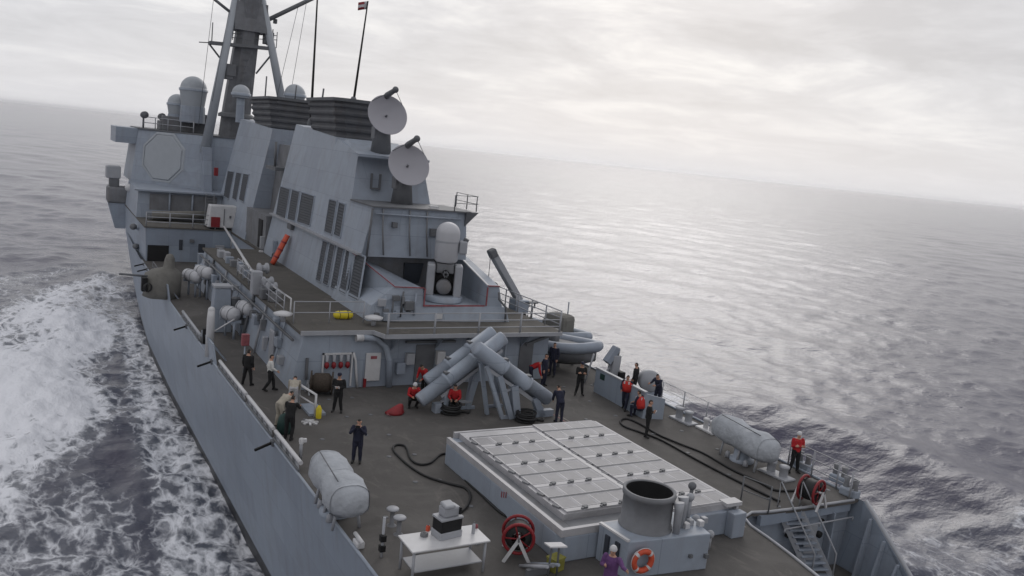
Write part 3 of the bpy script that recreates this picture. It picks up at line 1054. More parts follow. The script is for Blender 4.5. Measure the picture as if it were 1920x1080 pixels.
def louvre(parent, quad, name='louvre'):
    """quad of pixels tl,tr,br,bl on the port wall -> framed slatted panel, proud of the wall"""
    P = [wall_pt(*q) for q in quad]
    out = Vector((-1, 0, -0.17)).normalized()
    P = [p + out * 0.02 for p in P]
    fr = MB()
    for i in range(4):
        a, b_ = P[i], P[(i + 1) % 4]
        fr.slab(a, b_, 0.07, 0.08, up=out)
    mb = MB()
    mb.add([P[0], P[1], P[2], P[3]], [(0, 1, 2, 3)])
    ns = max(8, int((P[0] - P[3]).length / 0.16))
    for k in range(1, ns):
        a = lerp(P[0], P[3], k / ns); b_ = lerp(P[1], P[2], k / ns)
        q0, q1 = a + out * 0.045, b_ + out * 0.045
        dn = (P[3] - P[0]).normalized() * 0.07
        mb.add([a, b_, q1 + dn, q0 + dn], [(0, 1, 2, 3)])
    o = mb.build(name, 'louvre_grey', parent)
    fr.build('louvre_frame', 'grey_paint', parent)
    return o


def uptake(parent, x0, x1, y0, y1, z0, z1, ribs=6):
    """exhaust trunk: concave sides flaring to a thin rim, with horizontal bands"""
    def ring(z, inset, c=0.5):
        a, b_, d, e_ = x0 + inset, x1 - inset, y0 + inset, y1 - inset
        return [Vector(p) for p in ((a + c, d, z), (b_ - c, d, z), (b_, d + c, z), (b_, e_ - c, z), (b_ - c, e_, z), (a + c, e_, z), (a, e_ - c, z), (a, d + c, z))]
    prof = lambda f: 0.42 * math.sin(PI * min(1.0, f * 0.62 + 0.38)) ** 1.0 * (1 - f) + 0.02
    mb = MB()
    n_ = ribs * 4
    rr = []
    for i in range(n_ + 1):
        f = i / n_
        rr.append(ring(z0 + (z1 - z0) * f, prof(f) + (0.10 if i % 4 in (2, 3) else 0.0)))
    mb.loft(rr, smooth=False)
    o = mb.build('uptake', 'uptake_grey', parent)
    mb = MB(); mb.loft([ring(z1 - 0.16, -0.06), ring(z1 + 0.03, -0.08)], smooth=False); mb.build('uptake_rim', 'dark_grey', parent)
    mb = MB(); mb.loft([ring(z1 + 0.034, 0.25), ring(z1 + 0.05, 0.25)], smooth=False); mb.build('uptake_mouth', 'soot', parent)
    return o


aft_fun = casing([(61.2, D2), (60.4, 20.0), (50.6, 19.4), (46.0, 18.6), (45.3, 16.1), (41.6, 16.1), (41.8, D3), (43.2, D3 - 0.02), (43.2, D2)], 'aft_funnel', ship)
for u0, u1, dv in ((527, 545, 0), (549, 563, 6), (567, 591, 11)):
    s_ = 0.31
    louvre(aft_fun, [(u0, 349 + dv), (u1, 349 + dv + (u1 - u0) * s_), (u1 - 9, 407 + dv + (u1 - u0) * s_ - 2), (u0 - 9, 405 + dv)])
for u0, u1, dv in ((619, 633, 0), (637, 649, 6)):
    louvre(aft_fun, [(u0, 373 + dv), (u1, 377 + dv), (u1 - 10, 440 + dv), (u0 - 10, 434 + dv)])
for i, (u0, u1) in enumerate(((607, 616), (620, 630), (635, 646), (651, 663), (668, 686))):
    t0 = 450 + (u0 - 607) * 0.40
    t1 = 450 + (u1 - 607) * 0.40
    b0 = 523 + (u0 - 607) * 0.52
    b1 = 523 + (u1 - 607) * 0.52
    louvre(aft_fun, [(u0, t0), (u1, t1), (u1 - 14, b1 + 2), (u0 - 14, b0 + 2)])
# ledge between the tiers and a small fitting
mb = MB()
mb.slab((-xw(D3 + 0.05) - 0.10, 41.8, D3 + 0.05), (-xw(D3 + 0.05) - 0.10, 61.0, D3 + 0.05), 0.32, 0.10)
mb.build('casing_ledge', 'light_grey', aft_fun)
p = wall_pt(549, 425)
mb = MB(); mb.box(p + Vector((-0.12, 0, 0)), (0.3, 0.9, 0.35)); mb.build('floodlight', 'dark_grey', aft_fun)
# gear hung on the after face and side
for (u, v, w, h, mat_) in ((495, 455, 0.35, 0.9, 'light_grey'), (518, 462, 0.4, 0.8, 'grey_paint'), (493, 475, 0.3, 0.4, 'white_paint')):
    p = wall_pt(u, v)
    mb = MB(); mb.box(p + Vector((-0.14, 0, 0)), (0.28, w, h)); mb.build('locker', mat_, aft_fun, bevel=0.03)
uptake(aft_fun, -2.05, 2.0, 50.4, 57.2, 18.9, 21.75, 6)
mb = MB(); mb.prism([(-1.75, 47.2), (1.75, 47.2), (1.9, 50.5), (-1.9, 50.5)], 18.75, 19.4, [(-1.6, 49.2), (1.6, 49.2), (1.9, 50.5), (-1.9, 50.5)])
mb.build('uptake_skirt', 'grey_paint', aft_fun)
mb = MB(); mb.bb(-2.25, 1.95, 44.95, 45.9, 18.52, 18.66); mb.build('director_deck', 'grey_paint', aft_fun)
# director house face details
for x, z, sx, sz, mat_ in ((-1.25, 17.2, 0.10, 0.85, 'dark_grey'), (-0.75, 17.2, 0.10, 0.85, 'dark_grey'), (-1.0, 16.8, 0.5, 0.10, 'dark_grey')):
    mb = MB(); mb.box((x, 45.25 + (z - 16.1) * 0.28 - 0.10, z), (sx, 0.12, sz)); mb.build('grab_rail', mat_, aft_fun)
# box under the lower director, facing aft
mb = MB(); mb.hexa([(-2.6, 41.55, D3 - 0.02), (3.1, 41.45, D3 - 0.02), (3.1, 45.5, D3 - 0.02), (-2.6, 45.5, D3 - 0.02),
                    (-2.42, 41.75, 16.05), (3.0, 41.7, 16.05), (3.0, 45.5, 16.05), (-2.42, 45.5, 16.05)])
dbox = mb.build('director_platform', 'grey_paint', ship)
mb = MB(); mb.bb(-2.5, 3.2, 41.5, 45.2, 16.06, 16.14); mb.build('platform_deck', 'dark_grey', dbox)
mb = MB(); mb.hexa([(2.9, 41.6, 15.3), (3.3, 42.0, 15.5), (3.3, 44.5, 15.5), (2.9, 45.0, 15.3), (2.9, 41.4, 16.1), (3.75, 41.7, 16.1), (3.75, 44.8, 16.1), (2.9, 45.2, 16.1)])
mb.build('starboard_sponson', 'dark_grey', dbox)
for x, z, s1 in ((-1.2, 15.2, 0.28), (1.05, 14.9, 0.42), (2.3, 15.1, 0.2)):
    mb = MB(); mb.box((x, 41.58, z), (s1, 0.25, s1)); mb.build('deck_light', 'dark_grey', dbox, bevel=0.02)
mb = MB(); mb.box((1.1, 41.9, 16.25), (0.5, 0.3, 0.12)); mb.build('deck_fitting', 'white_paint', dbox)
mb = MB(); mb.tube([(-2.5, 41.5, 16.0), (-2.65, 41.45, D3)], 0.06, 6); mb.build('cable_pipe', 'dark_grey', dbox)
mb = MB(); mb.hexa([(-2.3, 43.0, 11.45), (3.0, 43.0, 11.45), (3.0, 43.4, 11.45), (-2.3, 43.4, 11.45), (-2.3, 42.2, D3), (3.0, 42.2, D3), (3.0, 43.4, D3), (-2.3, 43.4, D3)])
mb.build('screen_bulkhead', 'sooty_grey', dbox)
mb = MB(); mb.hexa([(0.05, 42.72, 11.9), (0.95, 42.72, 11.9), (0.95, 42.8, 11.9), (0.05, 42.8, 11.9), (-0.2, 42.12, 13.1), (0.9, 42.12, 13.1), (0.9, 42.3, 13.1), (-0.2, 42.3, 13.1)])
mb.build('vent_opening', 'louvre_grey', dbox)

fwd_fun = casing([(81.0, D2), (79.3, 20.1), (66.8, 19.5), (66.8, 18.6), (67.6, D2)], 'forward_funnel', ship)
for u0, u1 in ((428, 440), (444, 454), (457, 468)):
    louvre(fwd_fun, [(u0, 320 + (u0 - 428) * 0.18), (u1, 320 + (u1 - 428) * 0.18), (u1 - 10, 371 + (u1 - 428) * 0.22), (u0 - 8, 368 + (u0 - 428) * 0.22)])
uptake(fwd_fun, -2.0, 2.3, 67.3, 75.0, 19.2, 21.95, 6)
mb = MB(); mb.hexa([(-1.7, 58, D2), (1.7, 58, D2), (1.7, 69, D2), (-1.7, 69, D2), (-1.2, 58, 18.4), (1.2, 58, 18.4), (1.2, 69, 18.4), (-1.2, 69, 18.4)])
mb.build('link_house', 'sooty_grey', ship)
mb = MB(); mb.bb(-2.6, 0, 62.0, 65.0, 16.55, 16.8); mb.tube([(-2.4, 63, 16.8), (-2.4, 63, 18.6)], 0.09, 6); mb.build('platform', 'dark_grey', ship)
# low house forward of the aft funnel on the upper deck
mb = MB(); mb.bb(-3.2, 3.2, 61.3, 67.8, D2, 13.3); mb.build('fan_house', 'sooty_grey', ship)
mb = MB(); mb.bb(-3.26, -3.2, 62.2, 63.4, D2 + 0.1, 12.9); mb.build('doorway', 'black', ship)

# ------------------------------------------------------------------ forward superstructure
FY = 72.8
mb = MB()
mb.prism([(-9.85, FY), (9.85, FY), (9.9, 90), (8.2, 106), (4, 118), (-4, 118), (-8.2, 106), (-9.9, 90)], DK - 0.05, D2,
         [(-9.95, FY), (9.95, FY), (10.0, 90), (8.2, 106), (4, 118), (-4, 118), (-8.2, 106), (-10.0, 90)])
fsup = mb.build('forward_deckhouse', 'hull_paint', ship)
mb = MB()
mb.prism([(-10.05, FY - 0.1), (10.05, FY - 0.1), (10.05, 90), (-10.05, 90)], D2 + 0.003, D2 + 0.10)
mb.build('boat_deck', 'deck_brown', fsup)
mb = MB()
mb.prism([(-10.05, 79.3), (10.05, 79.3), (10.0, 90), (8, 106), (3.5, 117), (-3.5, 117), (-8, 106), (-10.0, 90)], D2 + 0.1, 13.1,
         [(-9.9, 79.5), (9.9, 79.5), (9.8, 90), (7.8, 106), (3.5, 116.5), (-3.5, 116.5), (-7.8, 106), (-9.8, 90)])
mid = mb.build('bridge_house', 'grey_paint', ship)
p0 = at(241, 338, z=13.3); p1 = at(386, 362, z=13.1)
LB, RB = Vector((-9.6, 90.2)), Vector((-3.6, 84.2))
base8 = [(-3.6, 84.2), (3.6, 84.2), (9.6, 90.2), (9.6, 98), (4, 104), (-4, 104), (-9.6, 98), (-9.6, 90.2)]
top8 = [(-3.3, 84.6), (3.3, 84.6), (9.0, 90.6), (9.0, 98), (4, 103), (-4, 103), (-9.0, 98), (-9.0, 90.6)]
mb = MB(); mb.prism(base8, 13.1, 18.15, top8)
brg = mb.build('bridge_tower', 'grey_paint', ship)
# bridge wing overhang at roof height
mb = MB(); mb.hexa([(-11.0, 90.8, 16.7), (-8.9, 90.8, 16.7), (-8.9, 97, 16.7), (-11.0, 97, 16.7), (-11.0, 90.6, 18.2), (-8.9, 90.6, 18.2), (-8.9, 97, 18.2), (-11.0, 97, 18.2)])
mb.build('bridge_wing', 'grey_paint', brg)
mb = MB(); mb.prism([(-3.1, 84.5), (3.1, 84.5), (9.1, 90.4), (9.1, 98), (-9.1, 98), (-9.1, 90.4)], 18.16, 18.3); mb.build('roof_deck', 'dark_grey', brg)
# octagonal array panel on the port-aft face
fa_ = Vector((-3.45, 84.4, 15.6)); fb_ = Vector((-9.3, 90.4, 15.6))
cdir = (fb_ - fa_).normalized()
fup = (Vector((-3.3, 84.6, 18.15)) - Vector((-3.6, 84.2, 13.1)))
fnor = cdir.cross(Vector((0, 0, 1)))
if fnor.x > 0:
    fnor = -fnor
fnor = (fnor - Vector((0, 0, 1)) * fnor.dot(fup.normalized())).normalized()
upv = fup.normalized()
upv = (upv - fnor * upv.dot(fnor)).normalized()
cc = lerp(fa_, fb_, 0.60) + Vector((0, 0, 0.1)) + fnor * 0.02


def octo(r, d, c=0.42):
    pts = []
    for a, b_ in ((c, 1), (1, c), (1, -c), (c, -1), (-c, -1), (-1, -c), (-1, c), (-c, 1)):
        pts.append(cc + cdir * a * r + upv * b_ * r + fnor * d)
    return pts


mb = MB(); o1 = octo(2.15, 0.02); o2 = octo(2.05, 0.14)
mb.add(o1 + o2, [tuple(range(8, 16))] + [(i, (i + 1) % 8, 8 + (i + 1) % 8, 8 + i) for i in range(8)])
mb.build('array_panel', 'radome_grey', brg)
mb = MB(); o1 = octo(2.40, 0.0); o2 = octo(2.30, 0.07); o3 = octo(2.16, 0.075)
mb.add(o1 + o2 + o3, [(i, (i + 1) % 8, 8 + (i + 1) % 8, 8 + i) for i in range(8)] + [(8 + i, 8 + (i + 1) % 8, 16 + (i + 1) % 8, 16 + i) for i in range(8)])
mb.build('array_rim', 'radome_grey', brg)
# slim fin where the mast leg lands, and the red-marked locker
mb = MB(); mb.hexa([(-4.0, 82.6, 13.1), (-3.3, 82.6, 13.1), (-3.3, 84.4, 13.1), (-4.0, 84.4, 13.1), (-4.2, 83.2, 17.2), (-3.4, 83.2, 17.2), (-3.4, 84.5, 17.2), (-4.2, 84.5, 17.2)])
mb.build('mast_footing', 'grey_paint', brg)
pr = at(405, 322, y=82.0)
mb = MB(); mb.box(pr, (0.35, 0.4, 0.75)); mb.build('red_locker', 'red_paint', brg, bevel=0.05)
# after bulkhead of the forward deckhouse: black ventilator port, doors, windows
fb = FY - 0.03
mb = MB(); mb.bb(-9.75, -8.15, fb - 0.02, fb + 0.05, 7.98, 9.3); mb.build('dark_opening', 'black', fsup)
for (u, v, w, h) in ((339, 459, 0.28, 0.85), (378, 468, 0.52, 0.95)):
    p = at(u, v, y=fb)
    mb = MB(); mb.box(p, (w, 0.06, h)); mb.build('doorway', 'louvre_grey', fsup, bevel=0.02)
for (u, v, w, h, mat_) in ((412, 470, 0.7, 0.9, 'light_grey'), (422, 490, 0.3, 0.3, 'dark_grey'), (435, 486, 0.25, 0.3, 'dark_grey'), (360, 452, 0.35, 0.25, 'dark_grey'), (400, 492, 1.2, 0.12, 'dark_grey')):
    p = at(u, v, y=fb - 0.12)
    mb = MB(); mb.box(p, (w, 0.22, h)); mb.build('locker', mat_, fsup, bevel=0.02)
# dark recess wall behind the boat deck rail
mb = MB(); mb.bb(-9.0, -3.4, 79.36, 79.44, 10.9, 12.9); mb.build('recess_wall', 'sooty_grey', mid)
mb = MB(); mb.bb(-10.25, 10.1, 79.0, 80.0, 13.1, 13.24); mb.build('deck_overhang', 'grey_paint', mid)
for x in (-7.4, -5.5):
    mb = MB(); mb.tube([(x, 79.2, 10.8), (x, 79.2, 13.1)], 0.09, 6); mb.build('stanchion', 'grey_paint', mid)
mb = MB(); mb.tube([(-9.0, 77.2, 11.25), (-4.0, 77.2, 11.55)], [0.35, 0.35], 10); mb.build('awning_roll', 'tan_canvas', mid)
mb = MB(); mb.bb(-9.2, -4.5, 77.5, 79.2, 10.82, 11.2); mb.build('deck_chest', 'dark_grey', mid, bevel=0.05)
# inclined ladder up from the boat deck
mb = MB()
la, lb = Vector((-4.9, 74.3, 10.8)), Vector((-4.1, 78.8, 13.2))
for dx_ in (-0.35, 0.35):
    mb.slab(la + Vector((dx_, 0, 0)), lb + Vector((dx_, 0, 0)), 0.05, 0.16)
for k in range(11):
    q = lerp(la, lb, (k + 0.5) / 11)
    mb.box(q, (0.7, 0.2, 0.04))
mb.build('inclined_ladder', 'dark_grey', mid)

# ------------------------------------------------------------------ mast
mast = thing('mast', 'tall grey raked tripod mast with yardarms above the funnels', 'mast', (0, 84, 17))
mb = MB()
mb.loft([[Vector((cx + sx * w, cy + sy * w, z)) for sx, sy in ((-1, -0.5), (-0.5, -1), (0.5, -1), (1, -0.5), (1, 0.5), (0.5, 1), (-0.5, 1), (-1, 0.5))]
         for cx, cy, w, z in ((-0.6, 88, 1.35, 17.8), (-0.6, 87.0, 1.25, 21), (-0.45, 86, 1.12, 25), (-0.3, 85, 1.0, 29.0), (-0.2, 83, 0.8, 37))], smooth=False)
mb.build('trunk', 'sooty_grey', mast)
for s_, a, b_ in ((-1, (-3.85, 84.2, 16.6), (-1.45, 84.2, 33.0)), (1, (4.1, 84.2, 18.3), (0.25, 84.2, 33.0))):
    mb = MB(); mb.tube([a, b_], [0.46, 0.31], 12); mb.build('leg', 'radome_grey', mast)
for z0, hw, hh in ((28.9, 1.55, 2.6),):
    mb = MB(); mb.prism([(-1.75, 83.9), (1.2, 83.9), (1.2, 86.2), (-1.75, 86.2)], z0 - 0.6, z0 + 2.0); mb.build('equipment_house', 'sooty_grey', mast)
pl = at(392, 80, y=84.5); prr = at(515, 92, y=84.5)
mb = MB(); mb.slab(pl, (prr.x, 84.5, prr.z), 1.0, 0.28); mb.build('yard_platform', 'dark_grey', mast)
for a, b_ in (((392, 82), (415, 112)), ((515, 95), (480, 138))):
    p, q = at(*a, y=84.6), at(*b_, y=84.6)
    mb = MB(); mb.tube([p, q], 0.09, 6); mb.build('platform_brace', 'dark_grey', mast)
for a, b_, r_ in (((436, 26), (396, -6), 0.14), ((505, 36), (588, -4), 0.2)):
    p, q = at(*a, y=84.2), at(*b_, y=84.2)
    mb = MB(); mb.tube([p, q], r_, 8); mb.build('yardarm', 'dark_grey', mast)
for u, v0, v1, r_ in ((397, 78, 42, 0.05), (424, 76, 54, 0.04), (436, 75, 48, 0.04), (510, 85, 55, 0.05), (518, 90, 60, 0.04), (500, 85, 62, 0.05)):
    p, q = at(u, v0, y=84.5), at(u + 2, v1, y=84.5)
    mb = MB(); mb.tube([p, q], r_, 6); mb.build('whip_aerial', 'dark_grey', mast)
for v in (62, 70):
    p, q = at(425, v, y=84.4), at(520, v + 5, y=84.4)
    mb = MB(); mb.tube([p, q], 0.04, 6); mb.build('guard_wire', 'dark_grey', mast)
p, q = at(373, 79, y=84.5), at(392, 80, y=84.5)
mb = MB(); mb.tube([p, q], 0.05, 6); mb.build('whip_aerial', 'dark_grey', mast)
for (u, v, s1) in ((503, 72, 0.9), (432, 132, 0.9), (516, 40, 0.35), (428, 140, 0.7)):
    p = at(u, v, y=84.7)
    mb = MB(); mb.box(p, (s1, s1, s1 * 1.25)); mb.build('aerial_box', 'dark_grey', mast, bevel=0.06)
mb = MB(); mb.lathe([(1.7, 0), (1.7, 0.3), (1.3, 0.5), (0.0, 0.55)], (-0.6, 87.0, 20.2), (0, 0, 1), 14); mb.build('mast_collar', 'dark_grey', mast)

# radomes
def radome(u, v, y, r, hcyl, label, mat='radome_grey', ped=1.6, pk=0.92):
    c = at(u, v, y=y)
    t_ = thing('radome', label, 'radome', (c.x, c.y, c.z - hcyl - ped), 'radomes below the mast')
    mb = MB()
    mb.lathe([(r * 0.86, -hcyl), (r * 0.97, -hcyl * 0.4), (r * 1.03, -0.1 * r), (r * 1.03, 0.02)] + [(r * math.cos(a), r * math.sin(a) + 0.02) for a in np.linspace(0, PI / 2, 9)], c, (0, 0, 1), 24)
    mb.build('dome', mat, t_)
    mb = MB(); mb.lathe([(r * 1.08, -0.16), (r * 1.08, 0.06), (r, 0.06)], c, (0, 0, 1), 24); mb.build('seam_ring', 'grey_paint', t_)
    mb = MB(); mb.lathe([(r * pk * 1.05, -hcyl - ped), (r * pk, -hcyl - 0.1), (r * pk * 0.98, -hcyl)], c, (0, 0, 1), 16, smooth=False); mb.build('pedestal', 'grey_paint', t_)
    return t_


radome(363, 168, 89, 1.25, 1.6, 'large pale radome on a tall pedestal left of the mast leg')
radome(333, 195, 91, 0.95, 1.0, 'smaller radome half hidden behind the large one at far left', ped=1.4)
radome(452, 176, 80, 0.80, 0.35, 'pale round radome just before the mast trunk above the forward funnel', ped=2.2, pk=0.45)
radome(553, 178, 79, 0.95, 0.5, 'pale radome cap peeping over the funnel right of the mast', ped=2.5)

# clutter on the bridge roof
for i, (u, v, w, h) in enumerate(((330, 226, 2.6, 1.4), (365, 222, 2.6, 1.9), (310, 232, 1.2, 0.9), (380, 235, 1.5, 1.2))):
    p = at(u, v, y=90)
    mb = MB(); mb.bb(p.x - w / 2, p.x + w / 2, 89.4 + i * 0.1, 91.4, 18.3, 18.3 + h); mb.build('roof_locker', ['sooty_grey', 'dark_grey'][i % 2], brg, bevel=0.08)
for (u, v) in ((269, 238), (302, 228)):
    p = at(u, v, y=91)
    t_ = thing('signal_lamp', 'dark signal lamp on the bridge roof, ' + ('nearer the wing tip' if u < 290 else 'next to the radome pedestals'), 'lamp', (p.x, p.y, 18.3), 'signal lamps on the bridge roof')
    mb = MB(); mb.tube([(p.x, p.y, 18.3), (p.x, p.y, 19.4)], 0.07, 6); mb.build('post', 'dark_grey', t_)
    mb = MB(); mb.lathe([(0.25, -0.3), (0.34, 0.0), (0.34, 0.35), (0.0, 0.36)], (p.x, p.y, 19.55), (0.3, -1, 0.1), 12); mb.build('lamp_head', 'dark_grey', t_)
# ------------------------------------------------------------------ guard rails
def guard_rail(pts, label, h=1.05, nposts=None, bars=3, r=0.022, pr=0.03, mat='light_grey', spacing=1.6, cat='railing'):
    pts = [Vector(p) for p in pts]
    t_ = thing('guard_rail', label, cat, pts[0], 'guard rails round the decks')
    L = [0.0]
    for i in range(1, len(pts)):
        L.append(L[-1] + (pts[i] - pts[i - 1]).length)
    n_ = nposts or max(2, int(round(L[-1] / spacing)) + 1)
    pm = MB(); pm.tube([(0, 0, 0), (0, 0, h)], pr, 6)
    me = pm.mesh('post'); me.materials.append(M(mat))
    def pos(s):
        for i in range(1, len(pts)):
            if s <= L[i] + 1e-6:
                return lerp(pts[i - 1], pts[i], (s - L[i - 1]) / max(1e-6, L[i] - L[i - 1]))
        return pts[-1]
    for k in range(n_):
        inst('post', me, t_, pos(L[-1] * k / (n_ - 1)))
    for b_ in range(bars):
        z = h * (b_ + 1) / bars - 0.01
        mb = MB(); mb.tube([p + Vector((0, 0, z)) for p in pts], r, 6); mb.build('rail', mat, t_)
    return t_


guard_rail([(-3.5, BY - 0.95, D2), (2.9, BY - 0.95, D2), (5.9, BY - 0.95, D2)], 'grey guard rail along the platform edge above the missile canisters', nposts=5, r=0.028, pr=0.05)
guard_rail([(6.2, BY - 0.5, D2), (6.2, 45, D2)], 'guard rail at the starboard edge of the upper deck beside the crane', r=0.028, pr=0.04)
guard_rail([(-7.15, 38.2, D2), (-3.75, 38.2, D2)], 'low guard rail across the upper deck beside the yellow bundle', bars=2, r=0.025)
guard_rail([(-7.15, 40, D2), (-7.15, 51, D2)], 'guard rail on the port edge of the upper deck above the raft canisters', bars=3, r=0.022)
guard_rail([(-9.9, FY + 0.1, D2 + 0.1), (-4.6, FY + 0.1, D2 + 0.1)], 'guard rail on the boat deck before the dark recess under the bridge', bars=3, r=0.035, pr=0.05, h=1.15)
guard_rail([(-8.6, 91.0, 18.3), (-4.5, 87.0, 18.3)], 'guard rail round the bridge roof at far left', bars=2, r=0.04, pr=0.05, h=1.1)
guard_rail([(2.2, 41.6, 16.14), (3.7, 41.8, 16.14), (3.7, 44.6, 16.14)], 'guard rail round the sponson behind the white gun dome', bars=2, r=0.018, pr=0.03, h=0.85, mat='dark_grey')
guard_rail([(bd(31.5) - 0.12, 31.5, DK), (bd(26.5) - 0.12, 26.5, DK)], 'wire guard rail between the bollards and the covered tubes on the starboard side', bars=3, r=0.012, pr=0.03, h=1.1, spacing=1.8)
guard_rail([(bd(23.0) - 0.12, 23.0, DK), (bd(19.6) - 0.12, 19.6, DK), (9.2, 19.6, DK)], 'guard rail round the starboard corner beside the red hose reel', bars=3, r=0.02, pr=0.035, h=1.1, spacing=1.2)
guard_rail([(4.9, 19.55, DK), (4.6, 20.6, DK)], 'short black chain rail at the head of the inclined ladder', bars=2, r=0.02, h=1.0, mat='dark_grey')

# ------------------------------------------------------------------ vertical launcher
VX0, VX1, VY0, VY1, VT = -4.4, 2.52, 18.72, 27.15, 9.0
vls = thing('missile_launcher', 'broad pale grey launcher block with rows of square hatches on the deck', 'launcher', ((VX0 + VX1) / 2, (VY0 + VY1) / 2, DK))
mb = MB()
cut = 0.5
outer = [(VX0 + cut, VY1), (VX1, VY1), (VX1, VY0), (VX0 + cut * 0.3, VY0), (VX0, VY0 + 0.3), (VX0, VY1 - cut)]
mb.prism(outer, DK, VT - 0.20)
mb.build('coaming', 'grey_paint', vls, bevel=0.04)
mb = MB()  # raised outer lip and inner step: leaves a gutter between them on the port and after sides
mb.bb(VX0, VX0 + 0.14, VY0, VY1 - cut, VT - 0.20, VT + 0.02)
mb.bb(VX0 + 0.14, -0.2, VY0, VY0 + 0.14, VT - 0.20, VT + 0.02)
mb.bb(VX0 + cut, VX1, VY1 - 0.12, VY1, VT - 0.20, VT + 0.02)
mb.bb(VX1 - 0.10, VX1, VY0, VY1 - 0.13, VT - 0.20, VT + 0.05)
mb.build('gutter_lip', 'launcher_grey', vls)
mb = MB(); mb.bb(VX0 + 0.15, -3.74, VY0 + 0.16, VY1 - cut - 0.05, VT - 0.198, VT - 0.19); mb.bb(-3.73, -0.52, VY0 + 0.16, VY0 + 0.94, VT - 0.198, VT - 0.19); mb.build('gutter_shade_floor', 'sooty_grey', vls)  # dark sheet on the gutter floor: the groove's shade put into its colour
mb = MB()
mb.bb(-3.72, VX1 - 0.11, VY0 + 0.95, VY1 - 0.14, VT - 0.20, VT)
mb.bb(-0.5, VX1 - 0.11, VY0 + 0.16, VY0 + 0.95, VT - 0.20, VT)
mb.build('launcher_deck', 'launcher_grey', vls)
# hatches: two columns of modules, each two rows of four cells round an uptake strip
hm = MB(); hm.box((0, 0, 0.03), (0.70, 0.765, 0.06)); hme = hm.mesh('cell_hatch'); hme.materials.append(M('launcher_grey'))
hme.materials.append(M('hatch_panel'))
bmx = bmesh.new(); bmx.from_mesh(hme)
topf = [f_ for f_ in bmx.faces if f_.normal.z > 0.9]
ri = bmesh.ops.inset_region(bmx, faces=topf, thickness=0.105, depth=-0.02)
for f_ in topf:
    f_.material_index = 1
bmx.to_mesh(hme); bmx.free(); bmx = bmesh.new(); bmx.from_mesh(hme); bmx.to_mesh(hme); bmx.free()
um = MB(); um.box((0, 0, 0.03), (0.70, 0.20, 0.06)); ume = um.mesh('uptake_hatch'); ume.materials.append(M('launcher_grey'))
km = MB(); km.box((0, 0, 0.02), (0.34, 0.07, 0.04), rz=0.5); km.box((0.02, 0.0, 0.03), (0.12, 0.15, 0.05), rz=0.2); kme = km.mesh('hinge_block'); kme.materials.append(M('dark_grey'))
fmb = MB()
for c0 in (-3.6, -0.44):
    for rrow in range(5):
        y1 = 26.36 - rrow * 1.87
        if rrow == 4:
            pass
        for half_ in (0, 1):
            yc = y1 - 0.42 - half_ * 1.02
            if yc < VY0 + (1.25 if c0 < -2 else 0.35):
                continue
            for k in range(4):
                inst('cell_hatch', hme, vls, (c0 + 0.36 + k * 0.705, yc, VT))
        yu = y1 - 0.93
        if yu > VY0 + (1.0 if c0 < -2 else 0.3):
            for k in range(4):
                inst('uptake_hatch', ume, vls, (c0 + 0.36 + k * 0.705, yu, VT))
            for k in range(3):
                inst('hinge_block', kme, vls, (c0 + 0.715 + k * 0.705, yu, VT + 0.06))
        # drip bar between modules
        if VY0 + 0.3 < y1 - 1.86:
            pass
    for k, yy_ in enumerate((26.36, 24.49, 22.62, 20.75)):
        mb = MB(); mb.bb(c0 - 0.02, c0 + 2.86, yy_ - 0.045, yy_ + 0.0, VT, VT + 0.066); mb.build('drip_bar', 'dark_grey', vls)
    for yy_ in np.arange(20.2, 26.4, 0.94):
        mb = MB(); mb.box((c0 - 0.07, yy_, VT + 0.03), (0.10, 0.26, 0.06), rz=0.3); mb.build('hinge_lug', 'sooty_grey', vls)
mb = MB(); mb.bb(-0.74, -0.56, 19.9, 26.3, VT, VT + 0.05); mb.build('centre_strip', 'light_strip', vls)
for k in range(4):
    inst('cell_hatch', hme, vls, (-0.44 + 0.36 + k * 0.705, 26.78, VT))
mb = MB(); mb.bb(VX1 - 0.55, VX1 + 0.12, VY0 - 0.02, VY0 + 0.36, VT - 0.05, VT + 0.07); mb.build('corner_plate', 'light_strip', vls)
mb = MB(); mb.bb(VX1 - 0.5, VX1 + 0.05, VY0 - 0.35, VY0, DK, VT - 0.16); mb.build('step_box', 'grey_paint', vls, bevel=0.03)
for k in range(3):
    mb = MB(); mb.box((VX0 - 0.006, 22.3 - 0.14 * k, 8.62 + 0.05 * k), (0.01, 0.06, 0.2)); mb.build('stencil_mark', 'faded_red', vls)

# ------------------------------------------------------------------ missile canisters (crossed launchers)
def canister_rack(tubes, legs, label, rad=0.325):
    c = tubes[0][0]
    t_ = thing('canister_launcher', label, 'launcher', (0.0, c[1], DK), 'crossed missile canister launchers')
    for a, b_ in tubes:
        a = Vector(a); b_ = Vector(b_)
        L = (b_ - a).length
        d = (b_ - a).normalized()
        mb = MB()
        mb.lathe([(0.0, 0.0), (rad * 0.9, 0.0), (rad, 0.06), (rad, L * 0.30), (rad * 1.10, L * 0.30), (rad * 1.10, L * 0.30 + 0.12), (rad, L * 0.30 + 0.12), (rad, L * 0.62),
                  (rad * 1.10, L * 0.62), (rad * 1.10, L * 0.62 + 0.12), (rad, L * 0.62 + 0.12), (rad, L - 0.06), (rad * 0.9, L), (0.0, L)], a, d, 18)
        cn = mb.build('canister', 'grey_paint', t_)
        for f in (0.31, 0.63):
            mb = MB(); mb.box(lerp(a, b_, f) + Vector((0, 0, rad * 1.1)), (0.25, 0.3, 0.12)); mb.build('clamp', 'dark_grey', cn)
    for kind, a, b_, w in legs:
        mb = MB(); mb.slab(a, b_, w, w); mb.build(kind, 'light_grey' if kind == 'brace' else 'grey_paint', t_)
    return t_


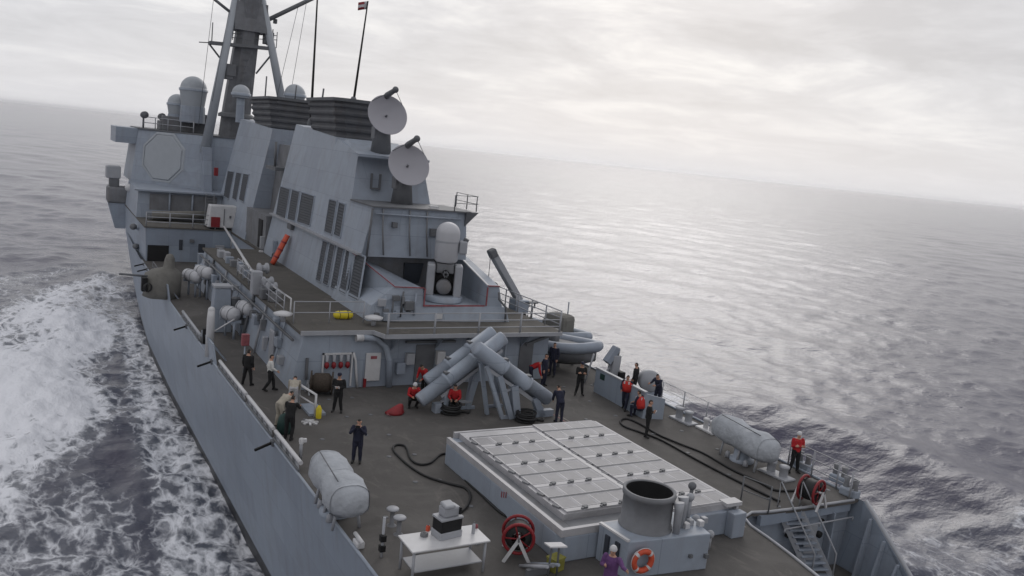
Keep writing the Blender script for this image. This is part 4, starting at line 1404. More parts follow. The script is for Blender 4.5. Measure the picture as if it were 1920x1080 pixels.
ya = 32.5
A0, A1 = at(786, 752, y=ya), at(945, 632, y=ya)
dA = (A1 - A0).normalized()
nA = Vector((-dA.z, 0, dA.x))
C0, C1 = at(800, 716, y=33.5), at(926, 622, y=33.5)
tubesA = [(A0, A1), (C0, C1)]
legsA = [('brace', A0 + dA * 0.9 - nA * 0.42 + Vector((0, -0.1, 0)), A0 + dA * 4.4 - nA * 0.42 + Vector((0, -0.1, 0)), 0.14),
         ('leg', Vector((-1.75, ya - 0.2, 8.0)), A0 + dA * 1.2 - nA * 0.4, 0.22), ('leg', Vector((-0.6, ya, 8.0)), A0 + dA * 3.2 - nA * 0.4, 0.20),
         ('leg', Vector((0.9, ya, 8.0)), A0 + dA * 4.2 - nA * 0.4, 0.20), ('leg', Vector((-0.2, ya + 0.8, 8.0)), A0 + dA * 3.4 - nA * 0.4 + Vector((0, 0.8, 0)), 0.18),
         ('foot', Vector((-2.35, ya - 0.15, 8.2)), Vector((-1.85, ya - 0.15, 8.2)), 0.40), ('brace', Vector((-2.0, ya - 0.1, 8.45)), Vector((-0.5, ya - 0.1, 8.35)), 0.10),
         ('foot', Vector((-0.95, ya, 8.06)), Vector((-0.25, ya, 8.06)), 0.12), ('foot', Vector((0.4, ya, 8.06)), Vector((1.2, ya, 8.06)), 0.12)]
canister_rack(tubesA, legsA, 'missile canister launcher pointing up to starboard, lower ends over the red bag')
yc_ = 30.9
B0, B1 = at(1028, 748, y=yc_), at(893, 652, y=yc_)
dB = Vector((B1.x - B0.x, 0, B1.z - B0.z)).normalized()
nB = Vector((dB.z, 0, -dB.x))
tubesB = [(B0, B1), (B0 + Vector((0.1, 0.80, -0.1)), B1 + Vector((0.55, 0.80, -0.42)))]
legsB = [('brace', B0 + dB * 0.5 - nB * 0.45, B0 + dB * 3.6 - nB * 0.45, 0.14),
         ('leg', Vector((0.75, yc_ - 0.05, 8.0)), B0 + dB * 2.9 - nB * 0.4, 0.24), ('leg', Vector((1.05, yc_, 8.0)), B0 + dB * 2.0 - nB * 0.4, 0.34), ('leg', Vector((0.35, yc_, 8.0)), B0 + dB * 3.7 - nB * 0.4, 0.16),
         ('leg', Vector((-0.05, yc_ + 0.7, 8.0)), B0 + dB * 3.6 - nB * 0.4 + Vector((0, 0.7, 0)), 0.16), ('leg', Vector((2.35, yc_, 8.0)), B0 + dB * 0.7 - nB * 0.3, 0.30),
         ('foot', Vector((0.4, yc_, 8.07)), Vector((1.5, yc_, 8.07)), 0.14), ('foot', Vector((2.0, yc_, 8.15)), Vector((2.9, yc_, 8.15)), 0.30),
         ('brace', Vector((1.0, yc_, 9.35)), Vector((2.4, yc_, 8.35)), 0.13), ('brace', Vector((0.2, yc_, 9.2)), Vector((1.0, yc_, 9.5)), 0.10)]
canister_rack(tubesB, legsB, 'missile canister launcher pointing up to port, nearest the hatch block')

# ------------------------------------------------------------------ close-in weapon
cx, cy, cz = 1.25, 40.1, 11.48
ciws = thing('close_in_gun', 'white domed close-in gun mount behind the red-edged bulwark', 'gun mount', (cx, cy, cz))
face = Vector((-0.42, -1, 0)).normalized()
side = Vector((face.y, -face.x, 0)) * -1
mb = MB(); mb.lathe([(1.05, 0), (1.05, 0.25), (0.9, 0.3), (0.0, 0.3)], (cx, cy, cz), (0, 0, 1), 20); mb.build('turntable', 'grey_paint', ciws)
rzc = math.atan2(side.y, side.x)
for s_ in (-1, 1):
    mb = MB()
    c = Vector((cx, cy, cz)) + side * 0.72 * s_
    mb.box(c + Vector((0, 0, 1.1)), (0.42, 1.0, 1.7), rz=rzc); mb.build('side_arm', 'light_grey', ciws, bevel=0.08)
mb = MB(); mb.box(Vector((cx, cy, cz + 0.85)) - face * 0.25, (1.0, 0.5, 1.15), rz=rzc); mb.build('ammunition_housing', 'black', ciws)
mb = MB(); mb.lathe([(0.0, -0.1), (0.34, -0.08), (0.40, 0.1), (0.40, 0.5), (0.30, 0.6), (0, 0.62)], Vector((cx, cy, cz + 0.78)), face, 16); mb.build('magazine_drum', 'sooty_grey', ciws)
mb = MB()
for k in range(6):
    a = k * PI / 3
    o_ = side * 0.11 * math.cos(a) + Vector((0, 0, 0.11 * math.sin(a)))
    st = Vector((cx, cy, cz + 1.62)) + face * 0.3 + o_
    mb.tube([st, st + face * 1.55], 0.035, 6)
mb.build('barrel_cluster', 'dark_grey', ciws)
mb = MB(); mb.lathe([(0.22, 0), (0.22, 0.2), (0.15, 0.25), (0.15, 0.9), (0.19, 0.92), (0.19, 1.05)], Vector((cx, cy, cz + 1.62)) + face * 0.2, face, 14); mb.build('barrel_clamp', 'dark_grey', ciws)
mb = MB(); mb.box(Vector((cx, cy, cz + 1.75)), (0.9, 0.9, 0.5), rz=rzc); mb.build('gun_cradle', 'sooty_grey', ciws, bevel=0.05)
mb = MB(); mb.lathe([(0.50, 0), (0.62, 0.12), (0.63, 1.55)] + [(0.63 * math.cos(a), 1.55 + 0.58 * math.sin(a)) for a in np.linspace(0.1, PI / 2, 9)], (cx, cy, cz + 2.05), (0, 0, 1), 26)
mb.build('radar_dome', 'dome_white', ciws)
mb = MB(); mb.lathe([(0.64, 0), (0.645, 0.05), (0.64, 0.10)], (cx, cy, cz + 3.1), (0, 0, 1), 26); mb.build('dome_seam', 'light_grey', ciws)
pcam = Vector((cx, cy, cz + 2.9)) - side * -0.85 * (1 if side.x > 0 else -1)
mb = MB(); mb.box(pcam + Vector((0.0, 0, 0)), (0.42, 0.6, 0.7), rz=rzc); mb.build('camera_housing', 'light_grey', ciws, bevel=0.08)
mb = MB(); mb.box(pcam + Vector((0.12, 0, 0.35)), (0.25, 0.4, 0.3), rz=rzc, ry=0.4); mb.build('camera_window', 'dark_grey', ciws, bevel=0.03)

# ------------------------------------------------------------------ director dishes
def director(u, v, y, pz, label):
    c = at(u, v, y=y)
    t_ = thing('radar_dish', label, 'radar dish', (c.x, c.y + 0.9, pz), 'fire control dishes on the aft superstructure')
    toc = (CAM - c).normalized()
    ax = (toc + _rt * 0.38 + Vector((0, 0, 0.40))).normalized()
    R_ = 1.16
    prof = [(R_ * k / 12, -0.30 + 0.30 * (k / 12) ** 2) for k in range(13)]
    back = [(R_ * 1.02, -0.03)] + [(R_ * k / 12, -0.37 + 0.30 * (k / 12) ** 2) for k in range(12, -1, -1)]
    mb = MB(); mb.lathe(prof + [(R_ * 1.02, 0.0)] + back, c, ax, 36); mb.build('reflector', 'dish_grey', t_)
    mb = MB(); mb.lathe([(0.07, -0.32), (0.05, -0.12), (0, -0.1)], c, ax, 10); mb.build('reflector_hub', 'dark_grey', t_)
    up_ = (Vector((0, 0, 1)) - ax * ax.z).normalized()
    f_ = c + ax * 0.75 + up_ * 1.25 + ax.cross(up_) * -0.25
    rimt = c + up_ * R_ * 0.98
    mb = MB(); mb.tube([rimt - ax * 0.2, rimt + ax * 0.15, f_], [0.18, 0.17, 0.13], 8); mb.build('feed_arm', 'dark_grey', t_)
    mb = MB(); mb.sphere(f_, 0.19, 10, 6); mb.build('feed_horn', 'dark_grey', t_)
    for a in (0.9, -0.9):
        rp = c + (up_ * math.cos(a) + ax.cross(up_) * math.sin(a)) * R_
        mb = MB(); mb.tube([rp, f_], 0.018, 5); mb.build('stay', 'dark_grey', t_)
    bk = c - ax * 0.75
    mb = MB(); mb.tube([c - ax * 0.34, bk], [0.55, 0.4], 12); mb.build('dish_mount', 'grey_paint', t_)
    mb = MB(); mb.tube([bk + Vector((0, 0, 0.3)), (bk.x, bk.y, pz)], [0.38, 0.62], 14); mb.build('pedestal', 'dark_grey', t_)
    mb = MB(); mb.box((bk.x - 0.4, bk.y, (bk.z + pz) / 2 + 0.2), (0.35, 0.6, 0.7)); mb.build('drive_box', 'sooty_grey', t_, bevel=0.04)
    return t_


director(727, 215, 46.6, 18.66, 'upper of the two round radar dishes, beside the funnel uptake')
director(767, 309, 43.4, 16.14, 'lower of the two round radar dishes, above the gun dome')

# whip antennas and the ensign
def whip(base, top, label, r=0.07):
    t_ = thing('whip_antenna', label, 'antenna', base, 'tall whip antennas by the funnels')
    mb = MB(); mb.tube([base, lerp(base, top, 0.5), top], [r, r * 0.75, r * 0.5], 8); mb.build('mast_rod', 'black', t_)
    mb = MB(); mb.lathe([(0.22, 0), (0.22, 0.3), (0.12, 0.5), (0, 0.5)], base, (0, 0, 1), 10); mb.build('insulator', 'dark_grey', t_)
    return t_


b0 = wall_pt(573, 232) + Vector((0.35, 0, -0.1)); top0 = at(596, -20, y=b0.y + 0.3)
whip(b0, top0, 'black whip antenna rising between the two funnels', 0.10)
b1 = at(663, 184, y=52.0); b1 = Vector((b1.x, 52.0, 21.5)); top1 = at(690, 2, y=52.5)
whip(b1, top1, 'dark whip antenna with small flag on the aft funnel', 0.085)
mb = MB()
vs = []
fpos = top1
for i in range(7):
    for j in range(4):
        vs.append(fpos + Vector((-0.18 * i * 0.55 + 0.0, 0.06 * math.sin(i * 1.3), -0.16 * j - 0.03 * i)))
mb.add(vs, [(i * 4 + j, i * 4 + j + 1, i * 4 + j + 5, i * 4 + j + 4) for i in range(6) for j in range(3)], True)
fl = thing('flag', 'small red and white flag at the top of the dark whip antenna', 'flag', fpos)
o = mb.build('flag_cloth', 'white_paint', fl)
o.data.materials.append(M('red_paint'))
for p in o.data.polygons:
    if p.index % 3 != 1 and p.index > 5:
        p.material_index = 1
sl = o.modifiers.new('thick', 'SOLIDIFY'); sl.thickness = 0.01
for u, v0, v1, y in ((497, 180, 143, 70), (604, 182, 166, 56), (553, 183, 160, 75), (470, 178, 145, 84)):
    a = at(u, v0, y=y); b_ = at(u + 3, v1, y=y)
    t_ = thing('stub_aerial', {497: 'thin stub aerial over the forward funnel just right of the mast leg', 604: 'short stub aerial on the aft funnel top', 553: 'stub aerial standing before the right-hand radome', 470: 'stub aerial at the foot of the mast trunk'}[u], 'aerial', a, 'stub aerials on the funnels')
    mb = MB(); mb.tube([(a.x, a.y, a.z - 0.4), b_], 0.06, 6); mb.build('rod', 'dark_grey', t_)
# ------------------------------------------------------------------ life-raft canisters, port side
def raft_pair(pts, label, r=0.42, L=1.45, ax=(0.35, -1, 0.0)):
    c = (pts[0] + pts[1]) / 2
    t_ = thing('life_raft_rack', label, 'life raft', (c.x, c.y, DK), 'life raft racks on the port side')
    axn = Vector(ax).normalized()
    for p in pts:
        mb = MB()
        mb.lathe([(0, -L / 2 - 0.08), (r * 0.6, -L / 2), (r * 0.95, -L / 2 + 0.14), (r, -L / 2 + 0.3), (r, -0.04), (r * 1.05, -0.03), (r * 1.05, 0.03), (r, 0.04), (r, L / 2 - 0.3), (r * 0.95, L / 2 - 0.14), (r * 0.6, L / 2), (0, L / 2 + 0.08)], p, axn, 18)
        cn = mb.build('raft_canister', 'dome_white', t_)
        for f in (-0.32, 0.32):
            mb = MB(); mb.lathe([(r * 1.02, -0.03), (r * 1.035, 0), (r * 1.02, 0.03)], p + axn * f, axn, 18); mb.build('band', 'dark_grey', cn)
        for f in (-0.45, 0.45):
            q = p + axn * f
            mb = MB(); mb.slab((q.x - 0.35, q.y, p.z - r * 0.9), (q.x + 0.35, q.y, p.z - r * 0.9), 0.12, 0.16); mb.build('cradle', 'grey_paint', t_)
            mb = MB(); mb.tube([(q.x, q.y, DK), (q.x, q.y, p.z - r * 0.8)], 0.07, 6); mb.build('leg', 'grey_paint', t_)
    return t_


raft_pair([at(361, 517, x=-8.5), at(383, 510, x=-7.9)], 'farther pair of white life raft canisters on the port side passage', r=0.40, L=1.7)
raft_pair([at(432, 588, x=-8.3), at(461, 578, x=-7.5)], 'nearer pair of white life raft canisters beside the white davit post', r=0.40, L=1.2)


def simple(name, label, cat, base, group=None):
    return thing(name, label, cat, base, group)


# white davit post
b_ = at(392, 668, z=DK)
t_ = thing('davit_post', 'tall cream white post at the port deck edge before the raft canisters', 'post', b_)
mb = MB(); mb.tube([b_, b_ + Vector((0.0, 0, 2.0)), b_ + Vector((0.02, 0.05, 2.35))], [0.21, 0.19, 0.17], 12); mb.build('post_tube', 'white_paint', t_)
mb = MB(); mb.sphere(b_ + Vector((0.02, 0.05, 2.35)), 0.18, 12, 6); mb.build('post_cap', 'white_paint', t_)
mb = MB(); mb.tube([b_ + Vector((0.15, 0, 1.25)), b_ + Vector((1.25, 0.6, 1.75))], 0.035, 6); mb.build('stay_bar', 'white_paint', t_)
mb = MB(); mb.box(b_ + Vector((-0.15, 0.6, 0.9)), (0.2, 0.25, 0.8)); mb.build('control_box', 'black', t_)
# grey locker column
b_ = at(412, 620, z=DK)
t_ = thing('ventilator', 'upright grey ventilator trunk between the two raft canister pairs', 'ventilator', b_)
mb = MB(); mb.hexa([b_ + Vector(q) for q in ((-0.55, -0.45, 0), (0.55, -0.45, 0), (0.55, 0.45, 0), (-0.55, 0.45, 0), (-0.42, -0.4, 2.5), (0.42, -0.4, 2.5), (0.42, 0.4, 2.5), (-0.42, 0.4, 2.5))])
mb.build('trunk', 'grey_paint', t_, bevel=0.04)
mb = MB(); mb.box(b_ + Vector((0, 0, 2.58)), (0.95, 0.9, 0.15)); mb.build('cap', 'light_grey', t_, bevel=0.03)
mb = MB(); mb.box(b_ + Vector((0.62, -0.1, 1.5)), (0.2, 0.4, 0.8)); mb.build('side_box', 'dark_grey', t_)

# canvas covered gun on the port side
b_ = at(303, 555, z=DK)
t_ = thing('covered_gun', 'tan canvas covered deck gun at the port rail before the black opening', 'gun', b_)
rings = []
for zf, rx, ry, ox in ((0.0, 1.15, 1.25, 0), (0.5, 1.1, 1.2, 0), (1.0, 1.2, 1.1, 0.0), (1.5, 1.1, 0.9, 0.1), (1.75, 0.8, 0.7, 0.15), (1.9, 0.35, 0.35, 0.35), (2.5, 0.30, 0.32, 0.42), (2.75, 0.20, 0.22, 0.42), (2.82, 0.02, 0.02, 0.42)):
    rings.append([b_ + Vector((ox + rx * math.cos(a) * (1 + 0.07 * math.sin(3 * a + zf * 4)), ry * math.sin(a) * (1 + 0.06 * math.cos(5 * a + zf * 3)), zf)) for a in np.linspace(0, 2 * PI, 25)[:-1]])
mb = MB(); mb.loft(rings); mb.build('canvas_cover', 'tan_canvas', t_)
mb = MB(); mb.tube([b_ + Vector((-0.9, -0.3, 1.35)), b_ + Vector((-2.6, -0.5, 1.5))], 0.07, 8); mb.build('barrel', 'dark_grey', t_)
mb = MB(); mb.box(b_ + Vector((-1.15, -0.7, 0.9)), (0.35, 0.5, 0.9)); mb.build('ammunition_box', 'black', t_, bevel=0.05)
mb = MB(); mb.lathe([(0.28, -0.1), (0.3, 0), (0.28, 0.1)], b_ + Vector((-1.0, -1.3, 0.8)), (0.6, -1, 0), 12); mb.build('hand_wheel', 'black', t_)

# port deck-edge: lowered net frames with rolled white netting, dark cleats outboard
def net_roll(y0, y1, label, mat='white_paint'):
    n_ = int((y1 - y0) / 0.75)
    t_ = thing('safety_net', label, 'safety net', (-bd(y0), y0, DK), 'folded safety net frames along the port deck edge')
    def P(y, dz=0.0, ox=0.0):
        return Vector((-bd(y) + 0.10 + ox, y, DK + dz))
    mb = MB(); mb.tube([P(y, 0.42) for y in np.linspace(y0, y1, 8)], 0.075, 8); mb.build('rolled_net', mat, t_)
    mb = MB(); mb.tube([P(y, 0.16, -0.06) for y in np.linspace(y0, y1, 8)], 0.045, 6); mb.build('lower_bar', 'dark_grey', t_)
    pm = MB(); pm.slab((0, 0, 0.02), (0, 0.25, 0.42), 0.09, 0.07); me_ = pm.mesh('net_bracket'); me_.materials.append(M('light_grey'))
    km_ = MB(); km_.box((0, 0, 0.27), (0.07, 0.34, 0.20)); ke = km_.mesh('net_mesh'); ke.materials.append(M('dark_grey'))
    for k in range(n_):
        y = y0 + (k + 0.5) * (y1 - y0) / n_
        inst('net_bracket', me_, t_, P(y - 0.12))
        inst('net_mesh', ke, t_, P(y + 0.25))
    return t_


net_roll(26.9, 30.2, 'rolled white safety net at the port edge beside the nearer covered tubes')
net_roll(30.5, 34.6, 'rolled white safety net at the port edge outboard of the bending sailors')
net_roll(34.9, 40.3, 'rolled white safety net at the port edge outboard of the passage sailors')
net_roll(45.5, 51.5, 'rolled net frame at the port edge beyond the white davit post', 'light_grey')
for i, (u, v) in enumerate(((385, 701), (487, 831), (298, 577), (270, 545), (265, 497), (343, 594))):
    p = at(u, v, x=-10.35)
    y = p.y
    nm = ['black strut jutting outboard level with the passage sailors', 'black strut jutting outboard nearest the camera on the port side', 'black strut jutting outboard beyond the white davit post',
          'small black strut outboard of the covered gun', 'farthest black strut jutting from the port side by the black opening', 'short black strut over the rail before the davit post'][i]
    t_ = thing('net_strut', nm, 'strut', (-bd(y), y, DK), 'black struts jutting from the port side')
    mb = MB(); mb.slab((-bd(y) + 0.05, y, DK + 0.06), (-bd(y) - 0.72, y - 0.25, DK - 0.12), 0.07, 0.09); mb.build('arm', 'black', t_)
    mb = MB(); mb.box((-bd(y) + 0.0, y, DK + 0.02), (0.16, 0.3, 0.2)); mb.build('hinge', 'dark_grey', t_)
# deck-edge bulwark plates forward on the port side
for y0, y1, nm in ((41.0, 44.5, 'low grey spray plate at the port edge outboard of the raft canisters'), (56.5, 60.0, 'low grey spray plate at the port edge farther forward')):
    t_ = thing('spray_plate', nm, 'plate', (-bd(y0), y0, DK), 'grey spray plates on the port edge')
    mb = MB(); mb.hexa([(-bd(y0) + 0.02, y0, DK), (-bd(y0) + 0.12, y0, DK), (-bd(y1) + 0.12, y1, DK), (-bd(y1) + 0.02, y1, DK), (-bd(y0) - 0.1, y0 + 0.3, DK + 1.0), (-bd(y0), y0 + 0.3, DK + 1.0), (-bd(y1), y1 - 0.3, DK + 1.0), (-bd(y1) - 0.1, y1 - 0.3, DK + 1.0)])
    mb.build('plate', 'grey_paint', t_)
    for y in (y0 + 0.8, y1 - 0.8):
        mb = MB(); mb.slab((-bd(y) + 0.7, y, DK), (-bd(y) + 0.05, y, DK + 0.8), 0.06, 0.08); mb.build('stay', 'grey_paint', t_)
guard_rail([(-bd(61) + 0.1, 61, DK), (-bd(66) + 0.1, 66, DK)], 'guard rail at the port edge between the covered gun and the far raft canisters', bars=3, r=0.03, pr=0.04, mat='dark_grey')

# white box with red panel, on the boat deck edge
b_ = at(418, 437, y=72.6)
b_ = Vector((b_.x, 73.3, D2 + 0.1))
t_ = thing('equipment_shelter', 'boxy white shelter with a red panel on the boat deck', 'shelter', b_)
mb = MB(); mb.hexa([b_ + Vector(q) for q in ((-1.25, -0.6, 0.15), (1.2, -0.6, 0.15), (1.2, 0.8, 0.15), (-1.25, 0.8, 0.15), (-1.05, -0.5, 2.0), (1.1, -0.5, 2.0), (1.1, 0.7, 2.0), (-1.05, 0.7, 2.0))])
mb.build('body', 'white_paint', t_, bevel=0.10)
mb = MB(); mb.box(b_ + Vector((-0.62, -0.63, 0.62)), (0.72, 0.06, 0.85)); mb.build('red_panel', 'red_paint', t_, bevel=0.02)
mb = MB(); mb.box(b_ + Vector((0.05, -0.62, 1.0)), (0.05, 0.06, 1.5)); mb.build('door_seam', 'dark_grey', t_)
mb = MB(); mb.box(b_ + Vector((0.55, -0.62, 1.1)), (0.16, 0.06, 0.2)); mb.build('handle', 'dark_grey', t_)
mb = MB(); mb.box(b_ + Vector((0, 0.1, 0.075)), (2.0, 1.0, 0.15)); mb.build('skid', 'black', t_)

# long white sloping rail from the shelter down to the upper deck, and its lower run
pa, pb, pc_ = at(420, 425, y=71.5), at(472, 508, x=-6.9), at(487, 520, x=-6.9)
t_ = thing('handrail', 'long white handrail sloping down from the white shelter', 'handrail', (pb.x, pb.y, D2), 'white sloping handrails')
mb = MB(); mb.tube([pa, pb, pc_], 0.085, 8); mb.build('rail', 'white_paint', t_)
for f in (0.35, 0.75):
    q = lerp(pa, pb, f)
    mb = MB(); mb.tube([q, (q.x, q.y, D2)], 0.04, 6); mb.build('stanchion', 'white_paint', t_)
pa, pb = at(512, 537, x=-6.9), at(546, 560, x=-6.9)
t_ = thing('handrail', 'short white handrail on the port edge of the upper deck beside the winch gear', 'handrail', (pb.x, pb.y, D2), 'white sloping handrails')
mb = MB(); mb.tube([pa, pb, (pb.x, pb.y, D2)], 0.04, 8); mb.build('rail', 'white_paint', t_)
# winch-like gear heap by it
c = at(500, 560, z=D2)
t_ = thing('winch', 'small winch with pale drums on the port edge of the upper deck', 'winch', c)
for dx_, dy_, dz_, s1, mt_ in ((0, 0, 0.35, 0.7, 'dark_grey'), (-0.3, 1.2, 0.8, 0.55, 'light_grey'), (0.25, -0.7, 0.3, 0.6, 'sooty_grey')):
    mb = MB(); mb.box(c + Vector((dx_, dy_, dz_ * 0.8)), (s1, s1, dz_ * 1.6)); mb.build('gear_case', mt_, t_, bevel=0.06)
for dy_, z_, r_ in ((0.4, 0.85, 0.26), (1.6, 1.35, 0.3), (-0.5, 0.75, 0.22)):
    mb = MB(); mb.lathe([(0, -0.25), (r_, -0.25), (r_, -0.18), (r_ * 0.6, -0.16), (r_ * 0.6, 0.16), (r_, 0.18), (r_, 0.25), (0, 0.25)], c + Vector((0.1, dy_, z_)), (1, 0.2, 0), 14); mb.build('drum', 'light_grey', t_)

# orange-red stretcher leaning on the funnel wall
b_ = wall_pt(533, 490)
top = wall_pt(546, 448)
t_ = thing('rescue_litter', 'orange-red rescue litter leaning against the funnel wall', 'stretcher', (b_.x - 0.5, b_.y, D2))
a = Vector((b_.x - 0.75, b_.y + 0.1, D2 + 0.05)); d_ = Vector((top.x - 0.2, b_.y - 0.2, D2 + 2.05))
axis = (d_ - a).normalized(); sdv = Vector((0, 1, 0)); nv_ = axis.cross(sdv)
mb = MB()
rings = []
for f, w in ((0, 0.26), (0.12, 0.34), (0.5, 0.36), (0.85, 0.34), (1.0, 0.24)):
    c = lerp(a, d_, f)
    rings.append([c + sdv * w * math.cos(q) + nv_ * 0.16 * math.sin(q) for q in np.linspace(0, 2 * PI, 13)[:-1]])
mb.loft(rings); mb.build('shell', 'orange_red', t_)
for f in (0.25, 0.5, 0.75):
    c = lerp(a, d_, f)
    mb = MB(); mb.loft([[c + axis * e_ + sdv * 0.385 * math.cos(q) + nv_ * 0.185 * math.sin(q) for q in np.linspace(0, 2 * PI, 13)[:-1]] for e_ in (-0.05, 0.05)], cap=False); mb.build('strap', 'red_paint', t_)
mb = MB(); mb.lathe([(0.12, 0), (0.12, 0.6), (0.06, 0.7), (0, 0.72)], (b_.x - 0.5, b_.y + 0.9, D2), (0, 0, 1), 10); 
t_ = thing('extinguisher', 'dark extinguisher bottle standing beside the orange litter', 'extinguisher', (b_.x - 0.5, b_.y + 0.9, D2))
mb.build('bottle', 'sooty_grey', t_)
mb = MB(); mb.tube([(b_.x - 0.5, b_.y + 0.9, D2 + 0.7), (b_.x - 0.62, b_.y + 0.8, D2 + 0.6), (b_.x - 0.66, b_.y + 0.8, D2 + 0.3)], 0.02, 6); mb.build('hose', 'black', t_)

# yellow bundle on the upper deck edge
p = at(643, 598, z=D2)
t_ = thing('yellow_bundle', 'bright yellow rolled bundle on the edge of the upper deck', 'bundle', p)
mb = MB(); rings = []
for f in np.linspace(-0.5, 0.5, 9):
    r_ = 0.21 * (1 - 0.5 * abs(f * 2) ** 5) * (1 + 0.06 * math.sin(f * 19))
    rings.append([p + Vector((f * 0.95, 0, 0.2)) + Vector((0, math.cos(q), math.sin(q))) * r_ for q in np.linspace(0, 2 * PI, 13)[:-1]])
mb.loft(rings); mb.build('roll', 'yellow', t_)
for f in (-0.22, 0.2):
    mb = MB(); mb.torus(p + Vector((f, 0, 0.2)), 0.215, 0.015, (1, 0, 0), 14, 5); mb.build('strap', 'black', t_)
# white cowl fittings on the same edge
for u, v, nm in ((530, 603, 'white flat cowl fitting at the port corner of the upper deck'), (700, 610, 'small pale cowl on the upper deck right of the yellow bundle')):
    p = at(u, v, z=D2)
    t_ = thing('deck_cowl', nm, 'cowl', p, 'pale cowls on the upper deck')
    mb = MB(); mb.tube([p, p + Vector((0, 0, 0.35))], 0.12, 10); mb.build('stem', 'light_grey', t_)
    mb = MB(); mb.lathe([(0.42, 0), (0.45, 0.08), (0.2, 0.16), (0, 0.17)], p + Vector((0, 0, 0.33)), (0, 0, 1), 14); mb.build('hood', 'white_paint', t_)
# dark poles with base by the gun platform
for u0, v0, u1, v1, nm in ((695, 585, 699, 545, 'slim dark pole on the upper deck left of the gun platform'), (721, 580, 729, 540, 'slim dark pole against the gun platform')):
    a = at(u0, v0, z=D2); b_ = at(u1, v1, y=a.y)
    t_ = thing('signal_pole', nm, 'pole', a, 'slim dark poles by the gun platform')
    mb = MB(); mb.tube([a, b_], 0.045, 6); mb.build('rod', 'black', t_)
    mb = MB(); mb.lathe([(0.12, 0), (0.12, 0.1), (0, 0.1)], a, (0, 0, 1), 8); mb.build('base', 'dark_grey', t_)

# red patch near the raft rack
p = at(460, 637, y=39.5)
t_ = thing('hose_cabinet', 'small red hose cabinet under the nearer raft canisters', 'cabinet', (p.x, p.y, DK))
mb = MB(); mb.box(p, (0.35, 0.25, 0.55)); mb.build('cabinet', 'faded_red', t_, bevel=0.03)
mb = MB(); mb.tube([(p.x, p.y, DK), (p.x, p.y, p.z - 0.25)], 0.04, 6); mb.build('stand', 'grey_paint', t_)

# ------------------------------------------------------------------ things by the deckhouse corner
c = at(600, 742, z=DK) + Vector((0.1, 0.2, 0))
t_ = thing('rope_reel', 'brown rope reel lying against the grey deckhouse bulkhead', 'reel', c)
mb = MB(); mb.lathe([(0, -0.5), (0.52, -0.5), (0.52, -0.44), (0.3, -0.42), (0.42, -0.3), (0.44, 0.3), (0.3, 0.42), (0.52, 0.44), (0.52, 0.5), (0, 0.5)], c + Vector((0, 0, 0.55)), (1, -0.35, 0), 22); mb.build('drum', 'brown_rope', t_)
mb = MB(); mb.lathe([(0.12, -0.56), (0.12, 0.56)], c + Vector((0, 0, 0.55)), (1, -0.35, 0), 10); mb.build('axle', 'dark_grey', t_)
for s_ in (-0.6, 0.6):
    q = c + Vector((1, -0.35, 0)).normalized() * s_
    mb = MB(); mb.slab((q.x, q.y + 0.3, DK), (q.x, q.y, DK + 0.6), 0.06, 0.08); mb.slab((q.x, q.y - 0.3, DK), (q.x, q.y, DK + 0.6), 0.06, 0.08); mb.build('stand', 'light_grey', t_)

# white hatch rail with yellow cylinder
a, b_ = at(590, 782, z=DK), at(562, 722, z=DK + 0.95)
t_ = thing('hatch_rail', 'white hatch handrail beside the deckhouse corner', 'handrail', a)
h_ = Vector((0, 0, 0.95))
mb = MB(); mb.tube([a, a + h_, Vector((b_.x, b_.y, DK + 0.98)), Vector((b_.x, b_.y, DK))], 0.055, 8); mb.build('hoop', 'white_paint', t_)
mb = MB(); mb.tube([a + Vector((0, 0, 0.5)), (b_.x, b_.y, DK + 0.5)], 0.035, 6); mb.build('mid_bar', 'white_paint', t_)
mb = MB(); mb.box((a + Vector((b_.x, b_.y, DK))) / 2 + Vector((0.3, 0.1, 0.05)), (0.7, 1.4, 0.1)); mb.build('hatch_coaming', 'grey_paint', t_)
p = at(597, 784, z=DK)
t_ = thing('yellow_bottle', 'yellow cylinder standing by the white hatch handrail', 'cylinder', p)
mb = MB(); mb.lathe([(0.11, 0), (0.12, 0.05), (0.12, 0.4), (0.07, 0.5), (0.04, 0.56), (0, 0.56)], p, (0, 0, 1), 12); mb.build('body', 'yellow', t_)
mb = MB(); mb.lathe([(0.03, 0.56), (0.05, 0.6), (0, 0.64)], p, (0, 0, 1), 8); mb.build('valve', 'dark_grey', t_)
p = at(581, 793, z=DK)
t_ = thing('deck_rosette', 'white star-shaped deck fitting on the dark deck', 'deck fitting', p)
mb = MB()
for k in range(7):
    a_ = k * 2 * PI / 7
    mb.slab(p + Vector((0, 0, 0.05)), p + Vector((0.34 * math.cos(a_), 0.34 * math.sin(a_), 0.02)), 0.09, 0.06)
mb.build('petals', 'white_paint', t_)
mb = MB(); mb.lathe([(0.12, 0), (0.12, 0.12), (0, 0.14)], p, (0, 0, 1), 10); mb.build('boss', 'white_paint', t_)
p = at(563, 862, z=DK)
t_ = thing('hydrant', 'white capped hydrant near the port edge by the covered tubes', 'hydrant', p)
mb = MB(); mb.tube([p, p + Vector((0, 0, 0.7))], 0.06, 8); mb.build('riser', 'light_grey', t_)
mb = MB(); mb.box(p + Vector((0.05, 0, 0.72)), (0.26, 0.12, 0.12)); mb.lathe([(0.08, 0.6), (0.08, 0.8), (0, 0.82)], p, (0, 0, 1), 8); mb.build('valve', 'white_paint', t_)
p = at(533, 812, z=DK)
t_ = thing('green_locker', 'dark green bag at the port rail beside the black shirted sailor', 'bag', p)
rings = []
